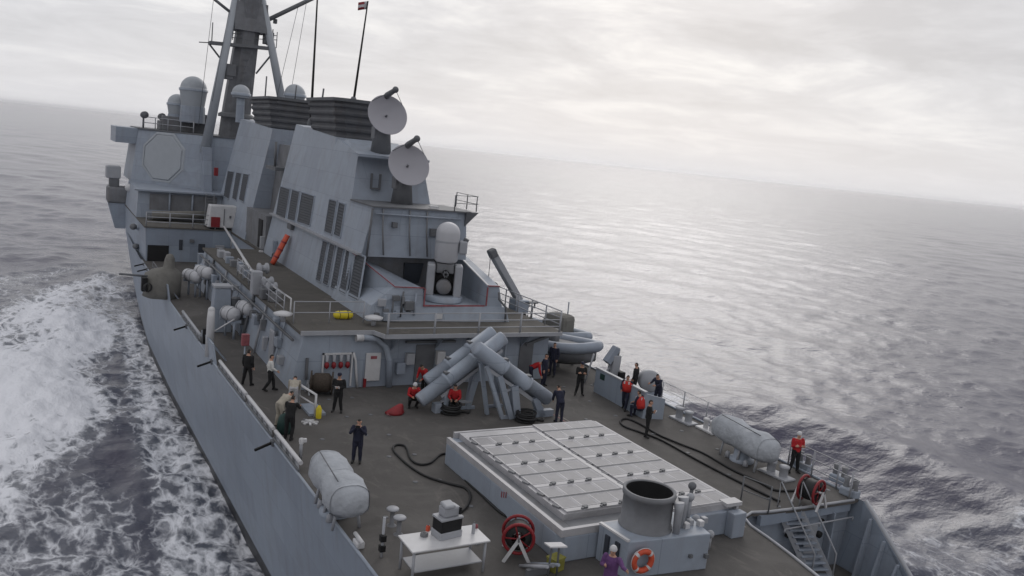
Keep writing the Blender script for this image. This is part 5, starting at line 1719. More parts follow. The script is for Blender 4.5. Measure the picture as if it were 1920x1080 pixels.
for zf, w in ((0, 0.32), (0.2, 0.35), (0.5, 0.32), (0.72, 0.24), (0.8, 0.08)):
    rings.append([p + Vector((w * math.cos(q) * 0.9, w * 0.7 * math.sin(q), zf)) for q in np.linspace(0, 2 * PI, 15)[:-1]])
mb = MB(); mb.loft(rings); mb.build('sack', 'green_dark', t_)
mb = MB(); mb.torus(p + Vector((0, 0, 0.8)), 0.10, 0.02, (0, 1, 0), 10, 5); mb.build('handle', 'black', t_)
# red bag on deck
p = at(741, 776, z=DK)
t_ = thing('red_bag', 'bright red bag dropped on deck below the missile canisters', 'bag', p)
rings = []
for zf, w, o_ in ((0, 0.40, 0), (0.08, 0.42, 0), (0.2, 0.30, 0.06), (0.33, 0.2, 0.16), (0.42, 0.1, 0.2), (0.45, 0.02, 0.2)):
    rings.append([p + Vector((o_ + w * math.cos(q) * (1 + 0.15 * math.sin(3 * q)), w * 0.7 * math.sin(q), zf)) for q in np.linspace(0, 2 * PI, 17)[:-1]])
mb = MB(); mb.loft(rings); mb.build('sack', 'red_paint', t_)
mb = MB(); mb.tube([p + Vector((-0.35, -0.1, 0.05)), p + Vector((-0.5, -0.25, 0.1)), p + Vector((-0.3, -0.3, 0.03))], 0.025, 6); mb.build('strap', 'faded_red', t_)
# ------------------------------------------------------------------ canvas covered tube mounts
def covered_tubes(ca, cb, label, hz=1.05):
    """ca/cb: ground points under the two ends"""
    ca = Vector(ca); cb = Vector(cb)
    d = (cb - ca); L = d.length; d.normalize()
    s_ = Vector((-d.y, d.x, 0))
    c = (ca + cb) / 2
    t_ = thing('covered_tube_mount', label, 'torpedo tubes', (c.x, c.y, DK), 'canvas covered tube mounts at the deck edges')
    rings = []
    for f, w, h0, h1 in ((0.0, 0.22, 0.75, 1.15), (0.03, 0.46, 0.58, 1.42), (0.12, 0.56, 0.50, 1.56), (0.3, 0.58, 0.48, 1.58), (0.42, 0.55, 0.5, 1.50), (0.50, 0.52, 0.52, 1.42), (0.60, 0.58, 0.46, 1.46), (0.75, 0.64, 0.42, 1.52), (0.9, 0.60, 0.44, 1.46), (0.97, 0.46, 0.55, 1.30), (1.0, 0.2, 0.75, 1.05)):
        cen = ca + d * L * f
        ring = []
        for q in np.linspace(0, 2 * PI, 25)[:-1]:
            cq, sq = math.cos(q), math.sin(q)
            e_ = 0.72
            px_ = w * math.copysign(abs(cq) ** e_, cq) * (1 + 0.07 * math.sin(f * 31 + 3 * q) + 0.04 * math.sin(f * 13 + 5 * q))
            zm, zh = (h0 + h1) / 2, (h1 - h0) / 2
            pz_ = zm + zh * math.copysign(abs(sq) ** e_, sq) * (1 + 0.07 * math.sin(f * 23 + 2 * q) + 0.04 * math.sin(f * 9 + 4 * q))
            ring.append(cen + s_ * px_ + Vector((0, 0, pz_)))
        rings.append(ring)
    mb = MB(); mb.loft(rings); cvo = mb.build('canvas_cover', 'cover_canvas', t_)
    for ri in (2, 5, 8):
        mid_r = rings[ri]
        cen_r = sum(mid_r, Vector((0, 0, 0))) / len(mid_r)
        mb = MB(); mb.loft([[cen_r + (p_ - cen_r) * 1.015 + d * e_ for p_ in mid_r] for e_ in (-0.035, 0.035)], cap=False); mb.build('strap', 'cover_canvas', cvo)
    for f in (0.25, 0.55, 0.85):
        cen = ca + d * L * f
        for sg in (-1, 1):
            mb = MB(); mb.tube([cen + s_ * 0.42 * sg, cen + s_ * 0.3 * sg + Vector((0, 0, 0.7))], 0.05, 6); mb.build('leg', 'light_grey', t_)
    mb = MB(); mb.lathe([(0.5, 0), (0.5, 0.12), (0.36, 0.16), (0.34, 0.6), (0, 0.6)], ca + d * L * 0.5, (0, 0, 1), 16); mb.build('pedestal', 'grey_paint', t_)
    for f in (0.36, 0.68):
        cen = ca + d * L * f
        mb = MB(); mb.lathe([(0.02, 0), (0.12, 0.02), (0.09, 0.22), (0.03, 0.28)], cen - s_ * 0.35, (0, 0, 1), 10); mb.build('tie_down', 'light_grey', t_)
    mb = MB(); mb.tube([ca + d * L * 0.15 + Vector((0, 0, 1.6)) - s_ * 0.3, ca + d * L * 0.85 + Vector((0, 0, 1.53)) - s_ * 0.35], 0.02, 5); mb.build('lacing', 'dark_grey', t_)
    return t_


covered_tubes(Vector((*at(607, 868, z=9.0).xy, DK)), Vector((*at(662, 945, z=9.0).xy, DK)), 'canvas covered torpedo tubes at the port edge beside the white net')
covered_tubes(Vector((*at(1346, 795, z=9.0).xy, DK)), Vector((*at(1452, 848, z=9.0).xy, DK)), 'canvas covered torpedo tubes at the starboard edge by the red shirted sailor')

# ------------------------------------------------------------------ hose reels and hoses
def hose_reel(c, ax, label):
    c = Vector(c); ax = Vector(ax).normalized()
    t_ = thing('hose_reel', label, 'hose reel', (c.x, c.y, DK), 'red hose reels')
    R_ = 0.44
    for s_ in (-0.30, 0.30):
        mb = MB(); mb.torus(c + ax * s_, R_, 0.05, ax, 26, 8)
        for k in range(5):
            a_ = k * 2 * PI / 5
            ref = ax.cross(Vector((0, 0, 1))).normalized(); u_ = ref.cross(ax)
            mb.tube([c + ax * s_, c + ax * s_ + (ref * math.cos(a_) + u_ * math.sin(a_)) * R_], 0.025, 6)
        mb.build('flange', 'red_paint', t_)
    mb = MB(); mb.lathe([(0.2, -0.3), (0.36, -0.29), (0.40, -0.1), (0.38, 0.1), (0.40, 0.2), (0.35, 0.29), (0.2, 0.3)], c, ax, 20); mb.build('wound_hose', 'rubber_black', t_)
    mb = MB(); mb.tube([c - ax * 0.5, c + ax * 0.5], 0.05, 8); mb.build('axle', 'steel', t_)
    perp = Vector((-ax.y, ax.x, 0))
    for s_ in (-0.48, 0.48):
        q = c + ax * s_
        mb = MB()
        for e_ in (-0.38, 0.38):
            mb.slab((q.x + perp.x * e_, q.y + perp.y * e_, DK), q + Vector((0, 0, 0.05)), 0.06, 0.09)
        mb.build('stand', 'white_paint', t_)
    mb = MB(); mb.tube([c + ax * 0.5, c + ax * 0.55 + Vector((0, 0, 0.22)), c + ax * 0.68 + Vector((0, 0, 0.22))], 0.025, 6); mb.build('crank', 'light_grey', t_)
    return t_


cA = at(972, 1002, z=DK + 0.65)
hose_reel(cA, (-0.55, -1, 0), 'red hose reel in white stand at the port corner of the hatch block')
cB = at(1521, 918, z=DK + 0.6)
hose_reel(cB, (0.25, -1, 0), 'red hose reel at the starboard deck corner by the ladder head')


def hose(px, label, r=0.045, smooth_n=10, lift=None):
    pts = [at(u, v, z=DK + r + 0.004) for u, v in px]
    out = []
    n_ = len(pts)
    for i in range(n_ - 1):
        p0 = pts[max(i - 1, 0)]; p1 = pts[i]; p2 = pts[i + 1]; p3 = pts[min(i + 2, n_ - 1)]
        for k in range(smooth_n):
            t = k / smooth_n
            out.append(0.5 * ((2 * p1) + (p2 - p0) * t + (2 * p0 - 5 * p1 + 4 * p2 - p3) * t * t + (3 * p1 - p0 - 3 * p2 + p3) * t ** 3))
    out.append(pts[-1])
    t_ = thing('deck_hose', label, 'hose', out[0], 'black hoses laid out on deck')
    mb = MB(); mb.tube(out, r, 7); mb.build('hose_line', 'rubber_black', t_)
    mb = MB(); d_ = (out[0] - out[1]).normalized(); mb.tube([out[0], out[0] + d_ * 0.22], [r * 1.4, r * 1.2], 8); mb.build('coupling', 'steel', t_)
    return t_


hose([(958, 972), (935, 958), (900, 925), (876, 903), (856, 878), (853, 862), (843, 852), (826, 852), (806, 868), (785, 870), (770, 860), (764, 843), (757, 835), (743, 834), (737, 840), (744, 852),
      (770, 875), (800, 893), (840, 906), (872, 915), (882, 930), (876, 948), (864, 960)], 'black hose looping over the port deck from the red reel', 0.045)
hose([(1500, 919), (1455, 919), (1420, 902), (1372, 880), (1320, 850), (1275, 832), (1235, 815), (1200, 795), (1175, 785), (1163, 790), (1172, 800), (1200, 810), (1240, 825), (1300, 858), (1360, 890), (1410, 915), (1462, 940)],
     'pair of long black hoses along the starboard side of the hatch block', 0.048)
# coiled heaps under the launchers
for u, v, nm in ((985, 790, 'black hose heap under the lower end of the nearer canister launcher'), (845, 775, 'dark gear heap under the farther canister launcher')):
    p = at(u, v, z=DK)
    t_ = thing('hose_coil', nm, 'hose coil', p, 'coiled black hoses')
    mb = MB()
    for k in range(5):
        mb.torus(p + Vector((0.05 * math.sin(k * 2.1), 0.05 * math.cos(k * 1.7), 0.05 + 0.085 * k)), 0.42 - 0.03 * (k % 2), 0.05, (0.05 * math.sin(k), 0.05 * math.cos(k), 1), 24, 6)
    mb.build('coil', 'rubber_black', t_)
    mb = MB(); mb.tube([p + Vector((0.4, 0, 0.06)), p + Vector((0.8, -0.2, 0.05)), p + Vector((1.0, 0.1, 0.05))], 0.05, 6); mb.build('hose_end', 'rubber_black', t_)

# ------------------------------------------------------------------ bollards and mooring gear
def bollards(c, ang, label, r=0.17, h=0.55, gap=0.62, mat='light_grey'):
    c = Vector(c)
    t_ = thing('bollard_pair', label, 'bollard', c, 'twin mooring bollards')
    d_ = Vector((math.cos(ang), math.sin(ang), 0))
    mb = MB(); mb.box(c + Vector((0, 0, 0.05)), (gap + 0.75, 0.62, 0.10), rz=ang); mb.build('base_plate', mat, t_, bevel=0.03)
    for s_ in (-1, 1):
        mb = MB(); mb.lathe([(r, 0.1), (r, h - 0.08), (r * 1.22, h - 0.05), (r * 1.22, h + 0.03), (r * 0.6, h + 0.06), (0, h + 0.06)], c + d_ * s_ * gap / 2, (0, 0, 1), 16); mb.build('post', mat, t_)
    return t_


bollards(at(1281, 790, z=DK), PI / 2 + 0.05, 'pale twin bollards inboard of the starboard wire rail')
bollards(at(1456, 892, z=DK), PI / 2 + 0.05, 'twin bollards at the feet of the red shirted sailor', h=0.5)
bollards(at(1328, 808, z=DK), PI / 2, 'white fairlead bollards just forward of the covered starboard tubes', r=0.12, h=0.5, gap=0.4, mat='white_paint')
for u, v, nm in ((1572, 905, 'grey fairlead roller on the starboard edge outboard of the red reel'), (1592, 930, 'grey winch lump at the starboard corner rail'), (1505, 880, 'small fairlead at the starboard edge beside the red shirted sailor')):
    p = at(u, v, z=DK)
    t_ = thing('fairlead', nm, 'fairlead', p, 'starboard fairleads')
    mb = MB(); mb.box(p + Vector((0, 0, 0.16)), (0.4, 0.7, 0.32), rz=0.1); mb.build('frame', 'grey_paint', t_, bevel=0.06)
    for dy_ in (-0.2, 0.2):
        mb = MB(); mb.lathe([(0.13, 0), (0.09, 0.2), (0.13, 0.4), (0, 0.4)], p + Vector((0, dy_, 0.3)), (0, 0, 1), 12); mb.build('roller', 'sooty_grey', t_)

# ladder down into the mooring well
la, lb = Vector((5.35, 19.6, DK)), Vector((4.75, 16.6, 5.3))
la, lb = at(1478, 950, z=DK), at(1540, 1085, z=5.3 + 0.35)
t_ = thing('inclined_ladder', 'grey inclined ladder leading down from the deck corner into the well', 'ladder', la)
dsx = Vector((0.42, -0.12, 0))
for s_ in (-1, 1):
    mb = MB(); mb.slab(la + dsx * s_, lb + dsx * s_, 0.05, 0.2); mb.build('stringer', 'light_grey', t_)
    mb = MB(); mb.tube([la + dsx * s_, la + dsx * s_ + Vector((0, 0, 0.95)), lb + dsx * s_ + Vector((0, 0, 0.95)), lb + dsx * s_], 0.03, 6); mb.build('handrail', 'light_grey', t_)
tm = MB(); tm.box((0, 0, 0), (0.86, 0.24, 0.04), rz=math.atan2(dsx.y, dsx.x)); tme = tm.mesh('tread'); tme.materials.append(M('grey_paint'))
for k in range(11):
    inst('tread', tme, t_, lerp(la, lb, (k + 0.5) / 11))
guard_rail([(5.6, 19.3, DK - 0.72), (9.2, 19.3, DK - 0.72)], 'pipe rail across the aft face of the step under the girder', bars=1, h=0.15, nposts=3, r=0.03)

# ------------------------------------------------------------------ vent trunk block with its drum and lifebuoy
blk = thing('vent_housing', 'grey deck housing carrying the wide open black-mouthed drum', 'ventilator', (-1.8, 17.9, DK))
pA, pB, pC = at(1085, 990, z=9.15), at(1185, 1042, z=9.15), at(1305, 1022, z=9.15)
q0 = Vector((-3.15, 18.62)); 
mb = MB()
top_ = [(-3.15, 18.65), (-3.05, 17.35), (-0.25, 17.05), (0.05, 18.65)]
mb.prism([top_[0], top_[3], top_[2], top_[1]], DK, 9.12)
mb.build('housing', 'grey_paint', blk, bevel=0.03)
mb = MB(); mb.slab((-3.15, 18.6, 9.15), (-3.05, 17.35, 9.15), 0.10, 0.06); mb.build('edge_strip', 'white_paint', blk)
vc = Vector((-1.85, 18.15, 9.1))
mb = MB()
mb.lathe([(0.80, 0), (0.80, 0.08), (0.745, 0.10), (0.745, 0.95), (0.785, 0.97), (0.785, 1.13), (0.70, 1.13), (0.70, 0.02), (0, 0.0)], vc, (0, 0, 1), 36)
mb.build('drum', 'sooty_grey', blk)
mb = MB(); mb.lathe([(0.692, 1.10), (0.692, 0.05), (0, 0.05)], vc, (0, 0, 1), 30); mb.build('drum_liner', 'black', blk)
for k, (dx_, dy_) in enumerate(((0.55, -0.75), (0.98, -0.45))):
    mb = MB(); c = vc + Vector((dx_, dy_, 0)); mb.tube([c, c + Vector((0, 0, 0.72)), c + Vector((0.0, 0.05, 0.95))], [0.10, 0.13, 0.17], 10); mb.build('gooseneck', 'light_grey', blk)
for k, (dx_, dy_, hh) in enumerate(((1.45, -0.2, 0.8), (1.75, 0.1, 1.0), (2.25, 0.25, 0.9), (1.25, 0.35, 0.6), (2.6, -0.1, 0.5))):
    c = Vector((vc.x + dx_, vc.y + dy_, DK + (1.1 if dx_ < 1.8 else 0.0)))
    mb = MB(); mb.tube([c, c + Vector((0, 0, hh))], 0.06, 8); mb.sphere(c + Vector((0, 0, hh)), 0.13, 10, 6); mb.build('valve_stem', ['light_grey', 'dark_grey'][k % 2], blk)
for k in range(4):
    mb = MB(); mb.box((vc.x + 1.1 + 0.28 * k, 17.6 + 0.15 * (k % 2), 9.2), (0.18, 0.18, 0.18)); mb.build('valve_box', ['white_paint', 'light_grey'][k % 2], blk, bevel=0.02)
for x in (-2.98, -2.72):
    pass
for k, yk in enumerate((18.2, 17.75)):
    mb = MB(); mb.box((-3.14 + 0.03 * k, yk, 8.62), (0.06, 0.18, 0.62)); mb.build('louvre', 'louvre_grey', blk)
mb = MB(); mb.box((-0.35, 17.02, 8.45), (0.12, 0.12, 0.12)); mb.build('stud', 'dark_grey', blk)
mb = MB(); mb.box((-0.9, 17.08, 8.5), (0.10, 0.10, 0.10)); mb.build('stud', 'dark_grey', blk)
lf = at(1203, 1050, y=17.2)
face_n = Vector((-0.1, -1, 0)).normalized()
t_ = thing('lifebuoy', 'orange lifebuoy with white bands hung on the vent housing', 'lifebuoy', lf)
mb = MB(); mb.torus(lf + face_n * 0.06, 0.29, 0.085, face_n, 28, 10); mb.build('ring', 'orange_red', t_)
for k in range(4):
    a_ = PI / 4 + k * PI / 2
    mb = MB(); mb.torus(lf + face_n * 0.06, 0.29, 0.089, face_n, 4, 10, a_ - 0.13, a_ + 0.13); mb.build('band', 'white_paint', t_)
mb = MB(); mb.torus(lf + face_n * 0.07, 0.385, 0.012, face_n, 28, 5); mb.build('grab_line', 'white_paint', t_)

# ------------------------------------------------------------------ white work table and things on it
z9 = 8.95
tc_ = (at(748, 998, z=z9) + at(922, 1012, z=z9)) / 2
t_ = thing('work_table', 'white two-tier work table at the bottom edge near the port side', 'table', (tc_.x, tc_.y, DK))
X0, X1, Y0, Y1 = -8.95, -6.62, 18.9, 19.95
mb = MB(); mb.bb(X0, X1, Y0, Y1, z9 - 0.05, z9); mb.build('table_top', 'white_paint', t_, bevel=0.015)
mb = MB(); mb.bb(X0 + 0.15, X1 - 0.15, Y0 + 0.1, Y1 - 0.1, 8.28, 8.32); mb.build('shelf', 'light_grey', t_, bevel=0.01)
for x in (X0 + 0.1, X1 - 0.1):
    for y in (Y0 + 0.1, Y1 - 0.1):
        mb = MB(); mb.tube([(x, y, DK), (x, y, z9 - 0.05)], 0.04, 6); mb.build('leg', 'light_grey', t_)
bc = at(838, 1005, z=z9)
t_ = thing('projector_unit', 'boxy grey unit stacked on a black case on the white table', 'equipment', (bc.x, bc.y, z9))
rzb = 0.15
mb = MB(); mb.box(bc + Vector((0, 0.05, 0.10)), (0.72, 0.5, 0.20), rz=rzb); mb.build('base_case', 'light_grey', t_, bevel=0.02)
mb = MB(); mb.box(bc + Vector((0, 0.05, 0.37)), (0.68, 0.46, 0.34), rz=rzb); mb.build('black_case', 'black', t_, bevel=0.02)
mb = MB(); mb.box(bc + Vector((0, 0.05, 0.57)), (0.72, 0.5, 0.06), rz=rzb); mb.build('lid', 'light_grey', t_, bevel=0.01)
mb = MB(); mb.box(bc + Vector((0.02, 0.05, 0.74)), (0.5, 0.36, 0.28), rz=rzb); mb.box(bc + Vector((-0.06, 0.0, 0.92)), (0.34, 0.34, 0.12), rz=rzb, rx=0.2); mb.build('camera_head', 'light_grey', t_, bevel=0.05)
mb = MB(); mb.box(bc + Vector((0.27, -0.05, 0.76)), (0.06, 0.2, 0.2), rz=rzb); mb.build('lens', 'black', t_)
for (u, v, sx_, sy_, sz_, mt_, nm) in ((795, 1005, 0.22, 0.18, 0.10, 'sooty_grey', 'small dark tool lying on the white table left of the stacked unit'), (802, 995, 0.12, 0.10, 0.16, 'orange_red', 'small orange tin on the white table'),
                                      (887, 1000, 0.10, 0.10, 0.30, 'light_grey', 'slim grey flask at the right end of the white table'), (893, 990, 0.09, 0.09, 0.12, 'faded_red', 'red capped jar at the far right of the white table')):
    p = at(u, v, z=z9)
    tt_ = thing('table_item', nm, 'tool', p, 'small things on the white table')
    mb = MB(); mb.lathe([(sx_ * 0.5, 0), (sx_ * 0.5, sz_ * 0.8), (sx_ * 0.3, sz_), (0, sz_)], p, (0, 0, 1), 10); mb.build('body', mt_, tt_)
    mb = MB(); mb.lathe([(sx_ * 0.2, sz_), (sx_ * 0.2, sz_ * 1.15), (0, sz_ * 1.16)], p, (0, 0, 1), 8); mb.build('cap', 'dark_grey', tt_)
# stools / capstan discs beyond the table
for u, v, nm in ((734, 985, 'round topped grey stand behind the table, the farther one'), (747, 1002, 'round topped grey stand behind the table, the nearer one')):
    p = at(u, v, z=DK)
    tt_ = thing('mooring_stand', nm, 'stand', p, 'round topped stands behind the table')
    mb = MB(); mb.lathe([(0.16, 0), (0.07, 0.06), (0.07, 0.5), (0.0, 0.5)], p, (0, 0, 1), 10); mb.build('stem', 'sooty_grey', tt_)
    mb = MB(); mb.lathe([(0.0, 0.5), (0.19, 0.5), (0.2, 0.54), (0.17, 0.57), (0, 0.58)], p, (0, 0, 1), 14); mb.build('disc_top', 'light_grey', tt_)
p = at(715, 1045, z=DK)
tt_ = thing('tripod_light', 'slim grey stand with black clamps left of the white table', 'stand', p)
mb = MB(); mb.tube([p, p + Vector((0.08, 0.2, 1.1))], 0.045, 8); mb.build('post', 'light_grey', tt_)
for z_ in (0.25, 0.55):
    mb = MB(); mb.box(p + Vector((0.02, 0.05, z_)), (0.16, 0.16, 0.18)); mb.build('clamp', 'black', tt_)
p = at(672, 1025, z=DK)
tt_ = thing('edge_cleat', 'white cleat at the port deck edge in the lower left', 'cleat', p)
mb = MB(); mb.box(p + Vector((0, 0, 0.1)), (0.25, 0.4, 0.2)); mb.build('foot', 'white_paint', tt_, bevel=0.04)
mb = MB(); mb.tube([p + Vector((0, -0.35, 0.25)), p + Vector((0, 0.35, 0.25))], 0.06, 8); mb.build('horn', 'white_paint', tt_)
# white lectern flap
p = at(1042, 1022, z=8.95)
tt_ = thing('lectern', 'small white topped stand beside the hatch block corner', 'stand', (p.x, p.y, DK))
mb = MB(); mb.box(p, (0.5, 0.55, 0.04), rz=-0.25, rx=-0.25); mb.build('top_plate', 'white_paint', tt_)
for s_ in (-0.15, 0.15):
    mb = MB(); mb.tube([(p.x + s_, p.y, DK), (p.x + s_ * 0.8, p.y, p.z)], 0.03, 6); mb.build('leg', 'dark_grey', tt_)
p = at(1040, 1068, z=DK)
tt_ = thing('olive_crate', 'olive yellow crate below the small white topped stand', 'crate', p)
mb = MB(); mb.box(p + Vector((0, 0, 0.18)), (0.42, 0.35, 0.36), rz=0.3); mb.build('crate_body', 'olive', tt_, bevel=0.02)
mb = MB(); mb.box(p + Vector((0, 0, 0.38)), (0.45, 0.38, 0.04), rz=0.3); mb.build('crate_lid', 'olive', tt_)
p = at(985, 1070, z=DK)
tt_ = thing('pipe_rack', 'grey pipe rack right below the port red hose reel', 'rack', p)
for k in range(3):
    mb = MB(); mb.tube([p + Vector((0.18 * k, 0.3, 0.0)), p + Vector((0.18 * k + 0.12, -0.9, 0.55))], 0.05, 8); mb.build('pipe', ['light_grey', 'sooty_grey', 'grey_paint'][k], tt_)
mb = MB(); mb.box(p + Vector((0.2, -0.3, 0.1)), (0.7, 0.12, 0.2)); mb.build('chock', 'dark_grey', tt_)

# ------------------------------------------------------------------ starboard side: bulwark plate, boats, crane, davit
pa, pb = at(1113, 738, z=DK), at(1215, 790, z=DK)
pa = Vector((7.35, 33.9, DK)); pb = Vector((7.15, 29.6, DK))
t_ = thing('bulwark_screen', 'upright grey screen plate the red vested sailors lean on', 'screen', (pa + pb) / 2)
mb = MB(); mb.hexa([pb + Vector((-0.05, 0, 0)), pb + Vector((0.05, 0, 0)), pa + Vector((0.05, 0, 0)), pa + Vector((-0.05, 0, 0)), pb + Vector((-0.05, 0, 1.25)), pb + Vector((0.05, 0, 1.25)), pa + Vector((0.05, 0, 1.25)), pa + Vector((-0.05, 0, 1.25))])
mb.build('plate', 'hull_paint', t_)
mb = MB(); mb.slab(pb + Vector((0, 0, 1.27)), pa + Vector((0, 0, 1.27)), 0.18, 0.06); mb.build('cap_rail', 'light_grey', t_)
mb = MB(); mb.hexa([pb + Vector((-0.05, 0, 0)), pb + Vector((0.9, -0.35, 0)), pb + Vector((0.9, -0.25, 0)), pb + Vector((-0.05, 0.1, 0)), pb + Vector((-0.05, 0, 1.2)), pb + Vector((0.9, -0.35, 1.0)), pb + Vector((0.9, -0.25, 1.0)), pb + Vector((-0.05, 0.1, 1.2))])
mb.build('end_plate', 'grey_paint', t_)
mb = MB(); mb.box(pa + Vector((-0.07, -0.8, 0.95)), (0.04, 0.7, 0.3)); mb.build('green_plate', 'green_dark', t_)

c = at(1217, 745, z=DK) + Vector((0.1, 0.3, 0))
t_ = thing('grey_drum', 'rounded grey drum housing the dark clad sailor leans against', 'drum', (c.x, c.y, DK))
mb = MB(); mb.lathe([(0, -0.40), (0.46, -0.40), (0.55, -0.3), (0.57, 0.3), (0.46, 0.40), (0, 0.43)], (c.x, c.y, DK + 0.80), (-0.5, -1, 0.1), 22); mb.build('drum', 'light_grey', t_)
mb = MB(); mb.box((c.x, c.y, DK + 0.15), (0.9, 0.7, 0.3)); mb.build('cradle', 'grey_paint', t_, bevel=0.03)
b_ = at(1175, 742, z=DK)


def boat(cx_, cy_, z0, L, W, heading, label, mat_tube='grey_paint', cover=False):
    t_ = thing('inflatable_boat', label, 'boat', (cx_, cy_, z0), 'inflatable boats on the starboard side')
    ch, sh = math.cos(heading), math.sin(heading)
    def T(x, y, z):
        return Vector((cx_ + x * ch - y * sh, cy_ + x * sh + y * ch, z0 + z))
    pts = []
    for sgn in (-1, 1):
        side_ = []
        for f in np.linspace(0, 1, 10):
            x = -L / 2 + L * f * 0.98
            w = W / 2 * (1 if f < 0.6 else math.cos((f - 0.6) / 0.4 * PI / 2 * 0.98) ** 0.7)
            z = 0.75 + (0.25 * max(0, (f - 0.55) / 0.45) ** 2)
            side_.append((x, sgn * w, z))
        pts.append(side_)
    path = [T(*p) for p in pts[0]] + [T(*p) for p in reversed(pts[1])]
    mb = MB(); mb.tube(path, 0.30, 12); mb.build('side_tube', mat_tube, t_)
    for e_ in (pts[0][0], pts[1][0]):
        mb = MB(); mb.lathe([(0.30, 0.02), (0.30, -0.15), (0.18, -0.42), (0, -0.45)], T(*e_), (ch, sh, 0), 12); mb.build('tube_cone', 'dark_grey', t_)
    rings = []
    for f in np.linspace(0, 1, 10):
        x = -L / 2 + L * f * 0.97
        w = W / 2 * 0.98 * (1 if f < 0.6 else math.cos((f - 0.6) / 0.4 * PI / 2 * 0.97) ** 0.8)
        kz = 0.55 * max(0, (f - 0.55) / 0.45) ** 2
        rings.append([T(x, -w, 0.72), T(x, -w * 0.95, 0.30 + kz * 0.3), T(x, -w * 0.6, -0.10 + kz * 0.6), T(x, 0, -0.40 + kz), T(x, w * 0.6, -0.10 + kz * 0.6), T(x, w * 0.95, 0.30 + kz * 0.3), T(x, w, 0.72)])
    fl_ = MB(); fl_.add([T(-L / 2 + 0.1, -W * 0.42, 0.80), T(L * 0.22, -W * 0.42, 0.80), T(L * 0.44, 0, 0.9), T(L * 0.22, W * 0.42, 0.80), T(-L / 2 + 0.1, W * 0.42, 0.80)], [(0, 1, 2, 3, 4)]); fl_.build('inner_deck', 'sooty_grey', t_)
    mb = MB(); mb.loft(rings); mb.build('rigid_hull', 'sooty_grey', t_)
    mb = MB(); mb.box(T(-0.3, 0, 1.05), (0.8, 0.7, 0.9), rz=heading); mb.build('console', 'tan_canvas' if cover else 'dark_grey', t_, bevel=0.1)
    if cover:
        mb = MB(); mb.box(T(0.4, 0, 1.35), (1.7, 1.3, 1.3), rz=heading); mb.build('console_cover', 'tan_canvas', t_, bevel=0.3)
    mb = MB(); mb.box(T(-L / 2 + 0.2, 0, 0.75), (0.14, W * 0.8, 0.5), rz=heading); mb.build('transom', 'light_grey', t_)
    mb = MB(); mb.tube([T(-L / 2 + 0.5, -0.5, 0.9), T(-L / 2 + 0.5, -0.5, 1.9), T(-L / 2 + 0.5, 0.5, 1.9), T(-L / 2 + 0.5, 0.5, 0.9)], 0.03, 6); mb.build('roll_bar', 'dark_grey', t_)
    mb = MB(); mb.lathe([(0.02, 0), (0.10, 0.05), (0.10, 0.2), (0, 0.25)], T(-L / 2 + 0.5, 0, 1.9), (0, 0, 1), 8); mb.build('beacon', 'black', t_)
    return t_


# the near boat hangs across the stern of the boat stowage, bow to the right in view
bt = at(1088, 660, y=37.6)
bow = at(1124, 652, y=36.6)
boat(bow.x - 1.49, bow.y + 2.13, bow.z - 0.95, 5.2, 2.3, math.radians(-55), 'grey inflatable boat overhanging the starboard side, bow outboard')
cv = at(1048, 604, y=43.0)
boat(cv.x - 0.1, 43.4, cv.z - 1.45, 5.4, 2.2, math.radians(-70), 'second inflatable boat behind with a tan covered console', cover=True)
t_ = thing('whip_antenna', 'thin boat whip antenna above the tan covered console', 'antenna', (cv.x, 43.0, 11.0), 'tall whip antennas by the funnels')
a = at(1063, 603, y=42.8); b2_ = at(1067, 566, y=42.8)
mb = MB(); mb.tube([a, b2_], 0.04, 6); mb.build('rod', 'grey_paint', t_)
mb = MB(); mb.lathe([(0.09, 0), (0.07, 0.2), (0, 0.22)], a, (0, 0, 1), 8); mb.build('base', 'dark_grey', t_)
# boat cradle
t_ = thing('boat_cradle', 'dark steel cradle legs under the overhanging inflatable boat', 'cradle', (8.3, 39.0, DK))
for dx_, dy_ in ((-1.2, 0.8), (-0.2, -0.6), (0.9, -0.4), (0.5, 1.2)):
    mb = MB(); mb.slab((8.3 + dx_, 39.2 + dy_, DK), (8.3 + dx_ * 0.6, 39.2 + dy_ * 0.6, 9.45), 0.12, 0.14); mb.build('leg', 'dark_grey', t_)
mb = MB(); mb.slab((7.3, 40.0, 9.3), (9.2, 38.3, 9.3), 0.16, 0.2); mb.build('beam', 'dark_grey', t_)
mb = MB(); mb.box((7.1, 39.6, 8.6), (1.0, 1.1, 1.2)); mb.build('locker', 'sooty_grey', t_, bevel=0.05)

# crane
b_ = Vector((6.75, 42.0, D2)); ptop = at(973, 570, y=42.0); tip = at(922, 472, y=41.2)
t_ = thing('boom_crane', 'grey boat crane with its boom raised beside the gun platform', 'crane', b_)
mb = MB(); mb.tube([(ptop.x, 42.0, D2 - 2.7), (ptop.x, 42.0, ptop.z - 0.2)], [0.5, 0.4], 14); mb.build('pedestal', 'sooty_grey', t_)
mb = MB(); mb.box((ptop.x, 42.0, ptop.z - 0.1), (0.9, 0.9, 0.8)); mb.build('slew_head', 'grey_paint', t_, bevel=0.06)
mb = MB(); mb.slab((ptop.x, 42.0, ptop.z + 0.2), tip, 0.36, 0.40); mb.build('boom', 'light_grey', t_, bevel=0.04)
mb = MB(); mb.box(lerp((ptop.x, 42.0, ptop.z + 0.2), tip, 0.97), (0.45, 0.5, 0.5), ry=-0.5); mb.build('boom_head', 'dark_grey', t_, bevel=0.08)
mb = MB(); mb.tube([tip + Vector((-0.1, -0.1, -0.2)), tip + Vector((-0.1, -0.1, -2.1))], 0.02, 5); mb.build('wire', 'dark_grey', t_)
mb = MB(); mb.sphere(tip + Vector((0.35, -0.1, -1.9)), 0.2, 10, 6); mb.build('hook_block', 'black', t_)
